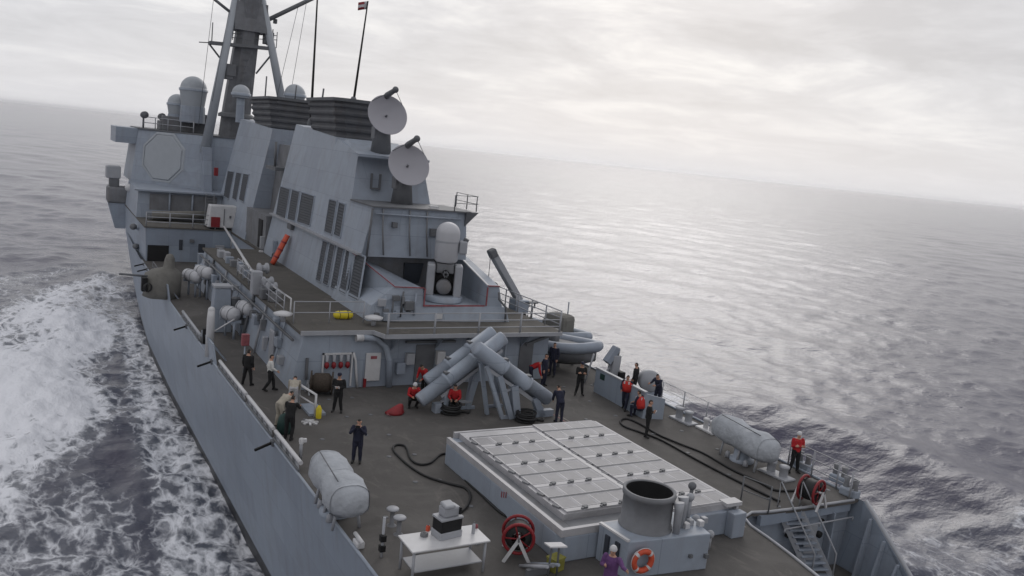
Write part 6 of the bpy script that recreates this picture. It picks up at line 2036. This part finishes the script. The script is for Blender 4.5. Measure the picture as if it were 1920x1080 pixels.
mb = MB(); mb.box((ptop.x + 0.6, 41.8, ptop.z + 0.15), (0.9, 0.5, 0.08)); mb.tube([(ptop.x + 0.9, 41.7, D2), (ptop.x + 0.9, 41.7, ptop.z + 0.1)], 0.05, 6); mb.build('operator_stand', 'dark_grey', t_)
mb = MB(); mb.tube([(ptop.x - 0.45, 41.6, D2), (ptop.x - 0.45, 41.6, ptop.z + 0.6)], 0.04, 6); mb.build('guide_rod', 'light_grey', t_)
# slewing davit right of the boat
b_ = at(1146, 722, z=DK); hd = at(1152, 655, y=b_.y)
t_ = thing('slewing_davit', 'grey crook-necked davit at the starboard edge behind the boat bow', 'davit', b_)
mb = MB(); mb.slab(b_, (b_.x + 0.05, b_.y, hd.z - 0.3), 0.45, 0.5); mb.build('column', 'light_grey', t_, bevel=0.04)
mb = MB(); mb.slab((b_.x - 0.5, b_.y, hd.z - 0.7), (hd.x + 0.15, b_.y, hd.z + 0.1), 0.4, 0.35); mb.build('arm', 'grey_paint', t_, bevel=0.04)
mb = MB(); mb.slab((hd.x + 0.1, b_.y, hd.z + 0.1), (hd.x + 0.12, b_.y, hd.z - 1.1), 0.36, 0.3); mb.build('drop_arm', 'dark_grey', t_, bevel=0.03)
mb = MB(); mb.tube([(b_.x - 1.0, b_.y + 0.2, DK), (b_.x - 0.1, b_.y, hd.z - 0.9)], 0.07, 6); mb.tube([(b_.x - 1.3, b_.y + 0.6, DK), (b_.x - 1.0, b_.y + 0.5, DK + 1.6)], 0.05, 6); mb.build('stay', 'light_grey', t_)
mb = MB(); mb.box((b_.x + 0.35, b_.y - 0.2, DK + 0.4), (0.35, 0.5, 0.8)); mb.build('winch_box', 'black', t_, bevel=0.04)

# sensor boxes hung far forward on the port side
p = at(212, 322, y=92)
t_ = thing('sensor_box', 'pale boxy sensor housing hung outboard of the bridge at far left', 'sensor', p)
mb = MB(); mb.box(p, (1.3, 1.4, 1.2)); mb.build('housing', 'light_grey', t_, bevel=0.1)
mb = MB(); mb.box(p + Vector((0.1, -0.1, -1.0)), (0.9, 1.0, 0.9)); mb.build('neck', 'dark_grey', t_, bevel=0.08)
mb = MB(); mb.box(p + Vector((0.6, 0.2, -2.2)), (2.2, 2.2, 1.6)); mb.build('sponson', 'sooty_grey', t_, bevel=0.2)
mb = MB(); mb.hexa([p + Vector(q) for q in ((0.3, -0.6, -5.5), (1.2, -0.6, -5.5), (1.2, 0.6, -5.5), (0.3, 0.6, -5.5), (-0.4, -0.9, -3.0), (1.6, -0.9, -3.0), (1.6, 0.9, -3.0), (-0.4, 0.9, -3.0))]); mb.build('support', 'grey_paint', t_)
for u, v, r_, y, nm in ((243, 352, 0.42, 88, 'round white canister on the bridge house corner'), (255, 462, 0.28, 78, 'dark fitting on the ship side by the black opening'), (250, 425, 0.3, 78, 'dark fitting on the ship side below the bridge')):
    p = at(u, v, y=y)
    t_ = thing('side_fitting', nm, 'fitting', p, 'fittings on the forward ship side')
    mb = MB(); mb.sphere(p, r_, 12, 8, (1, 1.3, 0.9)); mb.build('body', 'white_paint' if v < 400 else 'dark_grey', t_)
    mb = MB(); mb.tube([p, (max(p.x, -9.9) + 0.4, p.y + 0.3, p.z - 0.5)], 0.1, 6); mb.build('bracket', 'grey_paint', t_)
# ------------------------------------------------------------------ people
def body_mesh(J, scale, mats, name):
    """J joints -> one continuous voxel-remeshed body, coloured by the nearest limb"""
    segs = []   # (a, b, ra, rb, material slot)
    V_ = lambda k: Vector(J[k])
    pel, che, nek, hed = V_('pelvis'), V_('chest'), V_('neck'), V_('head')
    spine = (che - pel)
    mid_ = pel + spine * 0.45
    lat = (V_('shr') - V_('shl')).normalized()
    mb = MB()
    # torso: elliptical rings from crotch to neck
    fwd = lat.cross(Vector((0, 0, 1)))
    def ring(c, axis, w, d):
        a = lat
        b_ = axis.normalized().cross(a).normalized()
        return [c + a * w * math.cos(q) + b_ * d * math.sin(q) for q in np.linspace(0, 2 * PI, 15)[:-1]]
    rings = [ring(pel - spine * 0.26, spine, 0.10, 0.08), ring(pel - spine * 0.16, spine, 0.18, 0.135), ring(pel, spine, 0.195, 0.145), ring(mid_, spine, 0.185, 0.135), ring(che - spine * 0.1, spine, 0.205, 0.145),
             ring(lerp(che, nek, 0.45), nek - che, 0.20, 0.125), ring(lerp(che, nek, 0.78), nek - che, 0.13, 0.085), ring(nek, nek - che, 0.062, 0.062), ring(lerp(nek, hed, 0.5), hed - nek, 0.055, 0.058)]
    mb.loft(rings)
    segs += [(pel - spine * 0.25, pel, 2), (pel, che, 1), (che, lerp(che, nek, 0.7), 1), (lerp(che, nek, 0.95), lerp(nek, hed, 0.4), 0)]
    # head with jaw, nose, ears
    hup = (hed - nek).normalized()
    hf = Vector(J['look']).normalized()
    hf = (hf - hup * hf.dot(hup) * 0.7).normalized()
    hs = hup.cross(hf).normalized()
    hu = hf.cross(hs)
    def H(x, y, z):
        return hed + hs * x + hf * y + hu * z
    hv = MB(); hv.sphere((0, 0, 0), 1, 16, 10, (0.076, 0.096, 0.118))
    mb.add([H(*v) for v in hv.v], hv.f)
    jv = MB(); jv.sphere((0, 0.03, -0.06), 1, 12, 8, (0.058, 0.066, 0.062))
    mb.add([H(*v) if False else H(v[0], v[1], v[2]) for v in jv.v], jv.f)
    mb.tube([H(0, 0.088, 0.012), H(0, 0.112, -0.03)], [0.012, 0.018], 6)
    for s_ in (-1, 1):
        mb.tube([H(0.074 * s_, -0.01, 0.015), H(0.088 * s_, -0.022, -0.005)], [0.022, 0.018], 6)
    segs += [(hed + hu * 0.0, hed - hu * 0.07, 0)]
    # limbs
    def limb(keys, rads, slots):
        pts_ = [V_(k) for k in keys]
        P_, R_ = [], []
        for i in range(len(pts_) - 1):
            for f in (0, 0.35, 0.7):
                P_.append(lerp(pts_[i], pts_[i + 1], f))
                bul = 1.0 + (0.10 if f == 0.35 else 0.0)
                R_.append((rads[i] + (rads[i + 1] - rads[i]) * f) * bul)
            segs.append((pts_[i], pts_[i + 1], slots[i]))
        P_.append(pts_[-1]); R_.append(rads[-1])
        mb.tube(P_, R_, 10)
        for i in range(len(pts_)):
            mb.sphere(pts_[i], rads[i] * 1.0, 10, 6)
    for s_ in ('l', 'r'):
        limb(['hip' + s_, 'kne' + s_, 'ank' + s_], [0.104, 0.076, 0.058], [2, 2])
        limb(['ank' + s_, 'toe' + s_], [0.052, 0.046], [3])
        an, to = V_('ank' + s_), V_('toe' + s_)
        mb.sphere(an + (an - to).normalized() * 0.05 - Vector((0, 0, 0.035)), 0.045, 10, 6)
        segs.append((an - Vector((0, 0, 0.05)), to, 3))
        limb(['sh' + s_, 'el' + s_, 'wr' + s_], [0.074, 0.058, 0.040], [1, mats.get('fore', 1)])
        # hand: palm, four fingers, thumb leaving the side of the palm
        el, wr = V_('el' + s_), V_('wr' + s_)
        hd_ = (wr - el).normalized()
        pn = hd_.cross(Vector((0, 0, 1)))
        if pn.length < 0.1:
            pn = Vector((1, 0, 0))
        pn.normalize()
        pw = hd_.cross(pn).normalized()
        palm = wr + hd_ * 0.085
        pr_ = []
        for f, w in ((0.0, 0.03), (0.04, 0.042), (0.085, 0.044), (0.095, 0.03)):
            pr_.append([wr + hd_ * f + pw * w * math.cos(q) + pn * 0.019 * math.sin(q) for q in np.linspace(0, 2 * PI, 11)[:-1]])
        mb.loft(pr_)
        for k, (o_, L_) in enumerate(((-0.036, 0.062), (-0.012, 0.078), (0.012, 0.084), (0.036, 0.072))):
            b0_ = palm + pw * o_
            m_ = b0_ + hd_ * L_ * 0.55 + pn * 0.008
            e_ = m_ + hd_ * L_ * 0.35 + pn * 0.03
            mb.tube([b0_, m_, e_], [0.0115, 0.011, 0.0095], 6)
        b0_ = wr + hd_ * 0.03 - pw * 0.035
        mb.tube([b0_, b0_ - pw * 0.03 + hd_ * 0.03 + pn * 0.01, b0_ - pw * 0.035 + hd_ * 0.065 + pn * 0.02], [0.014, 0.0125, 0.010], 6)
        segs.append((wr + hd_ * 0.02, palm + hd_ * 0.08, 0))
    me = mb.mesh('tmp_body')
    ob = bpy.data.objects.new('tmp_body', me)
    COL.objects.link(ob)
    rm = ob.modifiers.new('r', 'REMESH'); rm.mode = 'VOXEL'; rm.voxel_size = 0.0145; rm.use_smooth_shade = True
    sm_ = ob.modifiers.new('s', 'SMOOTH'); sm_.iterations = 2; sm_.factor = 0.4
    dg = bpy.context.evaluated_depsgraph_get()
    ev = ob.evaluated_get(dg)
    m2 = bpy.data.meshes.new_from_object(ev)
    bpy.data.objects.remove(ob)
    m2.name = name
    nf = len(m2.polygons)
    cen = np.zeros(nf * 3); m2.polygons.foreach_get('center', cen); cen = cen.reshape(-1, 3)
    best = np.full(nf, 1e9); slot = np.zeros(nf, int)
    for a, b_, s_ in segs:
        a = np.array(a); b_ = np.array(b_)
        e_ = b_ - a
        tt = np.clip(((cen - a) @ e_) / max(1e-9, e_ @ e_), 0, 1)
        d_ = np.linalg.norm(cen - a - tt[:, None] * e_, axis=1)
        k = d_ < best
        best = np.where(k, d_, best); slot = np.where(k, s_, slot)
    # scalp hair and eyes
    rel = cen - np.array(hed)
    hx, hy, hz_ = rel @ np.array(hs), rel @ np.array(hf), rel @ np.array(hu)
    onhead = (np.abs(hx) < 0.1) & (np.abs(hy) < 0.13) & (np.abs(hz_) < 0.14) & (slot == 0)
    slot = np.where(onhead & ((hz_ > 0.055) | ((hy < -0.015) & (hz_ > -0.05) & (np.abs(hx) < 0.07))), 4, slot)
    for s_ in (-1, 1):
        slot = np.where(onhead & ((hx - 0.03 * s_) ** 2 + (hz_ - 0.008) ** 2 < 0.0135 ** 2) & (hy > 0.03), 5, slot)
    m2.materials.clear()
    for k in ('skin', mats['top'], mats['legs'], 'boots', 'hair_dark', 'eye_dark'):
        m2.materials.append(M(k))
    m2.polygons.foreach_set('material_index', slot.astype(np.int32))
    m2.polygons.foreach_set('use_smooth', np.ones(nf, bool))
    m2.update()
    return m2, (hed, hs, hf, hu), rings


def base_joints():
    J = dict(pelvis=(0, 0, 0.93), chest=(0, 0, 1.27), neck=(0, 0.0, 1.50), head=(0, 0.02, 1.63), look=(0, 1, 0))
    for s_, k in ((-1, 'l'), (1, 'r')):
        J['hip' + k] = (0.095 * s_, 0, 0.90); J['kne' + k] = (0.115 * s_, 0.02, 0.49); J['ank' + k] = (0.13 * s_, -0.02, 0.085); J['toe' + k] = (0.15 * s_, 0.13, 0.045)
        J['sh' + k] = (0.20 * s_, 0, 1.42); J['el' + k] = (0.245 * s_, -0.03, 1.14); J['wr' + k] = (0.25 * s_, 0.06, 0.91)
    return J


def rot_upper(J, ang, pivot=0.95, keys=('chest', 'neck', 'head', 'shl', 'shr', 'ell', 'elr', 'wrl', 'wrr')):
    """bend the upper body forward about the hips"""
    for k in keys:
        x, y, z = J[k]
        dz = z - pivot
        J[k] = (x, y * math.cos(ang) + dz * math.sin(ang), pivot + dz * math.cos(ang) - y * math.sin(ang))


def pose(kind):
    J = base_joints()
    if kind == 'stand_wide':
        for s_, k in ((-1, 'l'), (1, 'r')):
            J['kne' + k] = (0.16 * s_, 0.02, 0.49); J['ank' + k] = (0.22 * s_, -0.02, 0.085); J['toe' + k] = (0.26 * s_, 0.12, 0.045)
    elif kind == 'hands_chest':
        for s_, k in ((-1, 'l'), (1, 'r')):
            J['el' + k] = (0.27 * s_, -0.02, 1.14); J['wr' + k] = (0.08 * s_, 0.24, 1.17)
            J['ank' + k] = (0.17 * s_, -0.02, 0.085); J['toe' + k] = (0.2 * s_, 0.13, 0.045)
    elif kind == 'hands_face':
        for s_, k in ((-1, 'l'), (1, 'r')):
            J['el' + k] = (0.29 * s_, 0.14, 1.22); J['wr' + k] = (0.07 * s_, 0.22, 1.47)
    elif kind == 'crossed':
        for s_, k in ((-1, 'l'), (1, 'r')):
            J['el' + k] = (0.25 * s_, 0.05, 1.15); J['wr' + k] = (-0.06 * s_, 0.20, 1.2)
            J['ank' + k] = (0.18 * s_, -0.02, 0.085); J['toe' + k] = (0.22 * s_, 0.12, 0.045)
    elif kind == 'bend':
        rot_upper(J, 1.05)
        for s_, k in ((-1, 'l'), (1, 'r')):
            J['el' + k] = (0.22 * s_, 0.47, 0.86); J['wr' + k] = (0.18 * s_, 0.56, 0.62)
            J['kne' + k] = (0.13 * s_, 0.08, 0.49)
        J['look'] = (0, 0.7, -0.7)
    elif kind == 'stoop':
        rot_upper(J, 0.6)
        for s_, k in ((-1, 'l'), (1, 'r')):
            J['el' + k] = (0.24 * s_, 0.34, 1.02); J['wr' + k] = (0.16 * s_, 0.5, 0.88)
        J['look'] = (0, 0.9, -0.4)
    elif kind == 'crouch':
        d_ = -0.52
        for k in ('pelvis', 'chest', 'neck', 'head', 'hipl', 'hipr', 'shl', 'shr', 'ell', 'elr', 'wrl', 'wrr'):
            x, y, z = J[k]; J[k] = (x, y - 0.12, z + d_)
        rot_upper(J, 0.4, 0.43)
        for s_, k in ((-1, 'l'), (1, 'r')):
            J['kne' + k] = (0.2 * s_, 0.30, 0.47); J['ank' + k] = (0.16 * s_, 0.02, 0.09); J['toe' + k] = (0.2 * s_, 0.17, 0.045)
            J['el' + k] = (0.27 * s_, 0.17, 0.66); J['wr' + k] = (0.14 * s_, 0.42, 0.62)
    elif kind == 'lean':
        rot_upper(J, 0.3)
        J['shl'] = J['shl']; J['elr'] = (0.26, 0.3, 1.22); J['wrr'] = (0.2, 0.5, 1.2); J['ell'] = (-0.26, 0.28, 1.2); J['wrl'] = (-0.18, 0.5, 1.18)
        J['kner'] = (0.115, 0.08, 0.49); J['ankr'] = (0.13, -0.12, 0.09); J['toer'] = (0.14, 0.03, 0.045)
    elif kind == 'point':
        J['ell'] = (-0.40, 0.18, 1.33); J['wrl'] = (-0.58, 0.36, 1.37)
        J['elr'] = (0.27, 0.05, 1.16); J['wrr'] = (0.10, 0.24, 1.25)
    elif kind == 'sit':
        for k in ('pelvis', 'chest', 'neck', 'head', 'hipl', 'hipr', 'shl', 'shr', 'ell', 'elr', 'wrl', 'wrr'):
            x, y, z = J[k]; J[k] = (x, y - 0.1, z - 0.42)
        rot_upper(J, 0.25, 0.5)
        for s_, k in ((-1, 'l'), (1, 'r')):
            J['kne' + k] = (0.16 * s_, 0.33, 0.52); J['ank' + k] = (0.15 * s_, 0.30, 0.09); J['toe' + k] = (0.17 * s_, 0.46, 0.045)
            J['el' + k] = (0.26 * s_, 0.12, 0.72); J['wr' + k] = (0.14 * s_, 0.34, 0.66)
    elif kind == 'stride':
        J['knel'] = (-0.1, 0.16, 0.5); J['ankl'] = (-0.1, 0.2, 0.09); J['toel'] = (-0.11, 0.36, 0.045)
        J['kner'] = (0.1, -0.02, 0.49); J['ankr'] = (0.11, -0.26, 0.12); J['toer'] = (0.12, -0.12, 0.045)
        J['ell'] = (-0.25, -0.12, 1.15); J['wrl'] = (-0.25, -0.05, 0.93); J['elr'] = (0.25, 0.08, 1.15); J['wrr'] = (0.2, 0.26, 1.02)
    return J


def person(pos, facing, kind, top, legs, label, head=None, vest=None, h=1.70, tilt=0.0, hold=None):
    J = pose(kind)
    sc_ = h / 1.75
    ca_, sa_ = math.cos(facing), math.sin(facing)
    pos = Vector(pos)
    Jw = {}
    for k, (x, y, z) in J.items():
        if k == 'look':
            Jw[k] = (x * ca_ + y * sa_, -x * sa_ + y * ca_, z)
        else:
            Jw[k] = ((x * ca_ + y * sa_) * sc_, (-x * sa_ + y * ca_) * sc_, z * sc_)
    me, (hed, hs, hf, hu), rings = body_mesh(Jw, sc_, dict(top=top, legs=legs), 'body')
    t_ = thing('person', label, 'person', pos, 'sailors on deck')
    o_ = bpy.data.objects.new('body', me); COL.objects.link(o_); o_.parent = t_; ORG[o_.name] = pos
    def HB(mb, name, mat):
        mb.v = [tuple(pos + hed + hs * v[0] + hf * v[1] + hu * v[2]) for v in mb.v]
        return mb.build(name, mat, t_)
    if head == 'helmet':
        mb = MB(); mb.lathe([(0.100, 0.0), (0.102, 0.03), (0.092, 0.075), (0.062, 0.118), (0.0, 0.135)], (0, -0.008, 0.012), (0, 0, 1), 16); HB(mb, 'helmet', 'white_paint')
    elif head == 'cap':
        mb = MB(); mb.lathe([(0.092, 0.0), (0.094, 0.05), (0.08, 0.085), (0.0, 0.095)], (0, -0.005, 0.035), (0, 0, 1), 14); mb.box((0, 0.115, 0.045), (0.12, 0.08, 0.012)); HB(mb, 'cap', 'cloth_navy')
    if vest:
        sel = rings[2:7]
        mb = MB()
        out_ = []
        for i, r_ in enumerate(sel):
            c = sum((Vector(p) for p in r_), Vector((0, 0, 0))) / len(r_)
            g_ = (1.22, 1.36, 1.30, 1.28, 1.16)[i]
            out_.append([pos + c + (Vector(p) - c) * g_ for p in r_])
        inn = [[pos + (Vector(p) - pos) for p in r_] for r_ in out_]
        mb.loft(out_, cap=False); v_ = mb.build('life_vest', vest, t_)
        so_ = v_.modifiers.new('thick', 'SOLIDIFY'); so_.thickness = 0.02
        fw_ = Vector((sa_, ca_, 0)); rt_ = Vector((ca_, -sa_, 0))
        chs = pos + (Vector(Jw['chest']) + Vector(Jw['neck'])) / 2
        for sg_ in (-1, 1):
            for fb__ in (-1, 1):
                mb = MB(); mb.box(chs + rt_ * 0.11 * sg_ + fw_ * 0.155 * fb__, (0.07, 0.02, 0.12), rz=-facing); mb.build('reflective_patch', 'white_paint', t_)
    if hold == 'paper':
        w_ = (Vector(Jw['wrl']) + Vector(Jw['wrr'])) / 2 + hf * 0.09
        mb = MB(); mb.box(pos + w_ + Vector((0, 0, 0.03)), (0.20, 0.015, 0.12), rz=-facing, rx=-0.5); mb.build('held_card', 'white_paint', t_)
    if hold == 'camera':
        w_ = (Vector(Jw['wrl']) + Vector(Jw['wrr'])) / 2 + hf * 0.06
        mb = MB(); mb.box(pos + w_ + Vector((0, 0, 0.06)), (0.15, 0.04, 0.09), rz=-facing); mb.build('held_camera', 'black', t_)
    return t_


def fa(deg):
    return math.radians(deg)


# facing: 0 = towards the bow, 90 = starboard, 180 = aft, -90 = port; camera lies about -150
D = lambda u, v: at(u, v, z=DK)
person(D(632, 773), fa(-150), 'hands_chest', 'cloth_black', 'cloth_black', 'person in black coveralls with white card by the rope reel', head='cap', hold='paper', h=1.72)
person(D(463, 722), fa(40), 'stand_wide', 'cloth_black', 'cloth_black', 'person in black with back turned in the port passage', h=1.66)
person(D(505, 733), fa(100), 'stride', 'cloth_white', 'cloth_black', 'person in white shirt and black trousers at the deckhouse corner', h=1.68)
person(D(541, 824), fa(35), 'lean', 'cloth_black', 'cloth_black', 'person in black shirt leaning forward at the port rail by the green bag', h=1.72)
person(D(522, 800), fa(60), 'bend', 'cloth_tan', 'cloth_tan', 'person in pale tan clothes bending beside the sailor at the green bag', h=1.72)
person(D(548, 768), fa(20), 'bend', 'cloth_tan', 'pale_grey_cloth', 'person in tan top bent over behind the white hatch handrail', h=1.66)
person(D(668, 868), fa(-152), 'hands_face', 'cloth_navy', 'cloth_navy', 'person in navy coveralls holding a camera to the face on open deck', hold='camera', h=1.66)
person(D(773, 764), fa(-170), 'crouch', 'cloth_red', 'cloth_black', 'person in red shirt and white helmet crouched at the canister end', head='helmet', h=1.7)
person(D(795, 738), fa(-120), 'stoop', 'cloth_red', 'cloth_black', 'person in red stooping behind the upper missile canisters', h=1.6)
person(D(850, 772), fa(-150), 'sit', 'cloth_red', 'cloth_black', 'person in red sitting in the shade under the canister legs', h=1.7)
person(D(1047, 792), fa(10), 'stoop', 'cloth_navy', 'cloth_navy', 'person in navy seen from behind, stooping at the nearer launcher foot', h=1.75)
person(D(1085, 741), fa(-160), 'crossed', 'cloth_black', 'cloth_black', 'person in black standing astride on the open starboard deck', head='cap', h=1.72)
person(D(1018, 724), fa(150), 'stand', 'cloth_navy', 'cloth_navy', 'person in navy standing at the starboard deckhouse corner', h=1.72)
person(D(1034, 706), fa(-120), 'stand', 'cloth_navy', 'cloth_navy', 'person in navy beyond the deckhouse corner under the boat stern', h=1.9)
person(D(992, 722), fa(120), 'bend', 'cloth_red', 'cloth_navy', 'person in orange-red top bent over behind the nearer launcher', h=1.7)
person(D(1170, 768), fa(-130), 'stride', 'cloth_navy', 'cloth_navy', 'person in red vest and blue trousers before the grey screen', vest='vest_red', h=1.72)
person(D(1187, 742), fa(-30), 'stand', 'cloth_black', 'cloth_black', 'person in black half hidden beyond the grey screen', h=1.75)
person(D(1196, 784), fa(-20), 'sit', 'cloth_navy', 'cloth_navy', 'person in red vest sitting with back to camera at the screen end', vest='vest_red', h=1.75)
person(D(1231, 762), fa(-100), 'lean', 'cloth_navy', 'cloth_navy', 'person in navy leaning on the rounded grey drum', h=1.72)
person(D(1211, 819), fa(130), 'crossed', 'cloth_black', 'cloth_black', 'person in black standing between the two long hoses', hold='paper', h=1.68)
person(D(1487, 886), fa(-160), 'crossed', 'cloth_red', 'cloth_black', 'person in red shirt and white helmet at the starboard bollards', head='helmet', h=1.72)
person(D(1137, 1135), fa(-120), 'point', 'cloth_purple', 'cloth_purple', 'person in purple with white helmet gesturing beside the vent housing', head='helmet', h=1.68)

# ------------------------------------------------------------------ clutter fixed along the port passage and upper deck
rc = random.Random(3)
for k in range(22):
    y = 38.5 + k * 1.08
    z = rc.uniform(8.5, 10.1)
    sy, sz, sx = rc.uniform(0.2, 0.65), rc.uniform(0.2, 0.7), rc.uniform(0.15, 0.38)
    xw_ = -7.6 + (z - 8) * 0.19
    mb = MB(); mb.box((xw_ - sx / 2 + 0.02, y, z), (sx, sy, sz)); mb.build('junction_box', rc.choice(['light_grey', 'grey_paint', 'sooty_grey', 'dark_grey']), house, bevel=0.02)
for k, y in enumerate((39.3, 43.2, 46.1, 49.5, 53.7, 58.2, 61.0)):
    mb = MB(); mb.tube([(-7.72, y, 8.0), (-7.5, y + 0.05, 9.2), (-7.2, y + 0.05, 10.5)], 0.045 + 0.02 * (k % 3), 6); mb.build('riser_pipe', ['grey_paint', 'light_grey', 'dark_grey'][k % 3], house)
for k in range(13):
    y = 44.0 + k * 1.3
    mb = MB(); mb.box((-6.75 + rc.uniform(-0.1, 0.25), y, D2 + 0.2), (rc.uniform(0.25, 0.6), rc.uniform(0.3, 0.9), rc.uniform(0.3, 0.7))); mb.build('deck_box', rc.choice(['light_grey', 'grey_paint', 'sooty_grey']), deck2, bevel=0.03)
for (y, h_) in ((64.0, 1.1), (66.3, 0.8), (68.4, 1.4), (70.6, 0.9), (65.2, 0.6), (69.5, 0.5)):
    x = rc.uniform(-6.8, -4.2)
    mb = MB(); mb.box((x, y, DK + h_ / 2), (rc.uniform(0.6, 1.2), rc.uniform(0.5, 1.0), h_)); mb.build('deck_locker', rc.choice(['light_grey', 'grey_paint', 'sooty_grey']), mdeck, bevel=0.04)
# pad-eyes and tie-down plates on the weather deck
pm = MB(); pm.lathe([(0.10, 0.0), (0.10, 0.012), (0.05, 0.02), (0, 0.02)], (0, 0, 0), (0, 0, 1), 8); pme = pm.mesh('tie_down'); pme.materials.append(M('dark_grey'))
for y in np.arange(20.5, 36, 2.4):
    for x in (-8.0, -6.2, -5.2, 4.3, 6.1, 7.9):
        inst('tie_down', pme, mdeck, (x + rc.uniform(-0.1, 0.1), y + rc.uniform(-0.1, 0.1), DK + 0.002))
# pipes, cable runs and brackets on the director platform and gun platform faces
for x in (-1.9, -0.4, 0.6):
    mb = MB(); mb.tube([(x, 41.55, 16.0), (x, 41.42, 14.9), (x + 0.15, 41.4, 13.6)], 0.045, 6); mb.build('cable_pipe', 'sooty_grey', dbox)
mb = MB(); mb.tube([(-2.3, 41.5, 15.75), (2.6, 41.5, 15.7)], 0.05, 6); mb.build('cable_pipe', 'grey_paint', dbox)
for k in range(9):
    x = -3.0 + rc.uniform(0, 1) * 2.4
    z = rc.uniform(10.9, 12.1)
    mb = MB(); mb.box((x, 38.66 - 0.06, z - 0.1), (rc.uniform(0.12, 0.4), 0.2, rc.uniform(0.15, 0.45))); mb.build('equipment_box', rc.choice(['grey_paint', 'sooty_grey', 'dark_grey', 'light_grey']), gdeck, bevel=0.02)
# halyards from the yards and stays of the mast
for (u0, v0, u1, v1) in ((400, 2, 372, 235), (430, 18, 398, 190), (575, 2, 545, 175), (560, 8, 520, 178), (470, 100, 440, 200)):
    a_, b2 = at(u0, v0, y=84.0), at(u1, v1, y=83.5)
    mb = MB(); mb.tube([a_, b2], 0.022, 4); mb.build('halyard', 'dark_grey', mast)
for z in np.arange(18.5, 31, 0.6):
    f_ = (z - 17.8) / 20
    mb = MB(); mb.box((-0.6 + 0.4 * f_, 85.9 - 3.2 * f_, z), (0.6, 0.06, 0.05)); mb.build('rung', 'dark_grey', mast)

# ------------------------------------------------------------------ the damp air over the sea
mb = MB(); mb.bb(-32000, 32000, -32000, 32000, -5.0, 46.0)
hz_m = bpy.data.materials.new('sea_haze')
hz_m.use_nodes = True
t = hz_m.node_tree
for n_ in list(t.nodes):
    if n_.type != 'OUTPUT_MATERIAL':
        t.nodes.remove(n_)
pv = N(t, 'ShaderNodeVolumePrincipled')
pv.inputs['Color'].default_value = (0.985, 0.985, 0.995, 1)
pv.inputs['Density'].default_value = 0.00007
pv.inputs['Anisotropy'].default_value = 0.75
t.links.new(pv.outputs[0], [q for q in t.nodes if q.type == 'OUTPUT_MATERIAL'][0].inputs['Volume'])
hz_o = mb.build('haze', hz_m)
hz_o['kind'] = 'stuff'
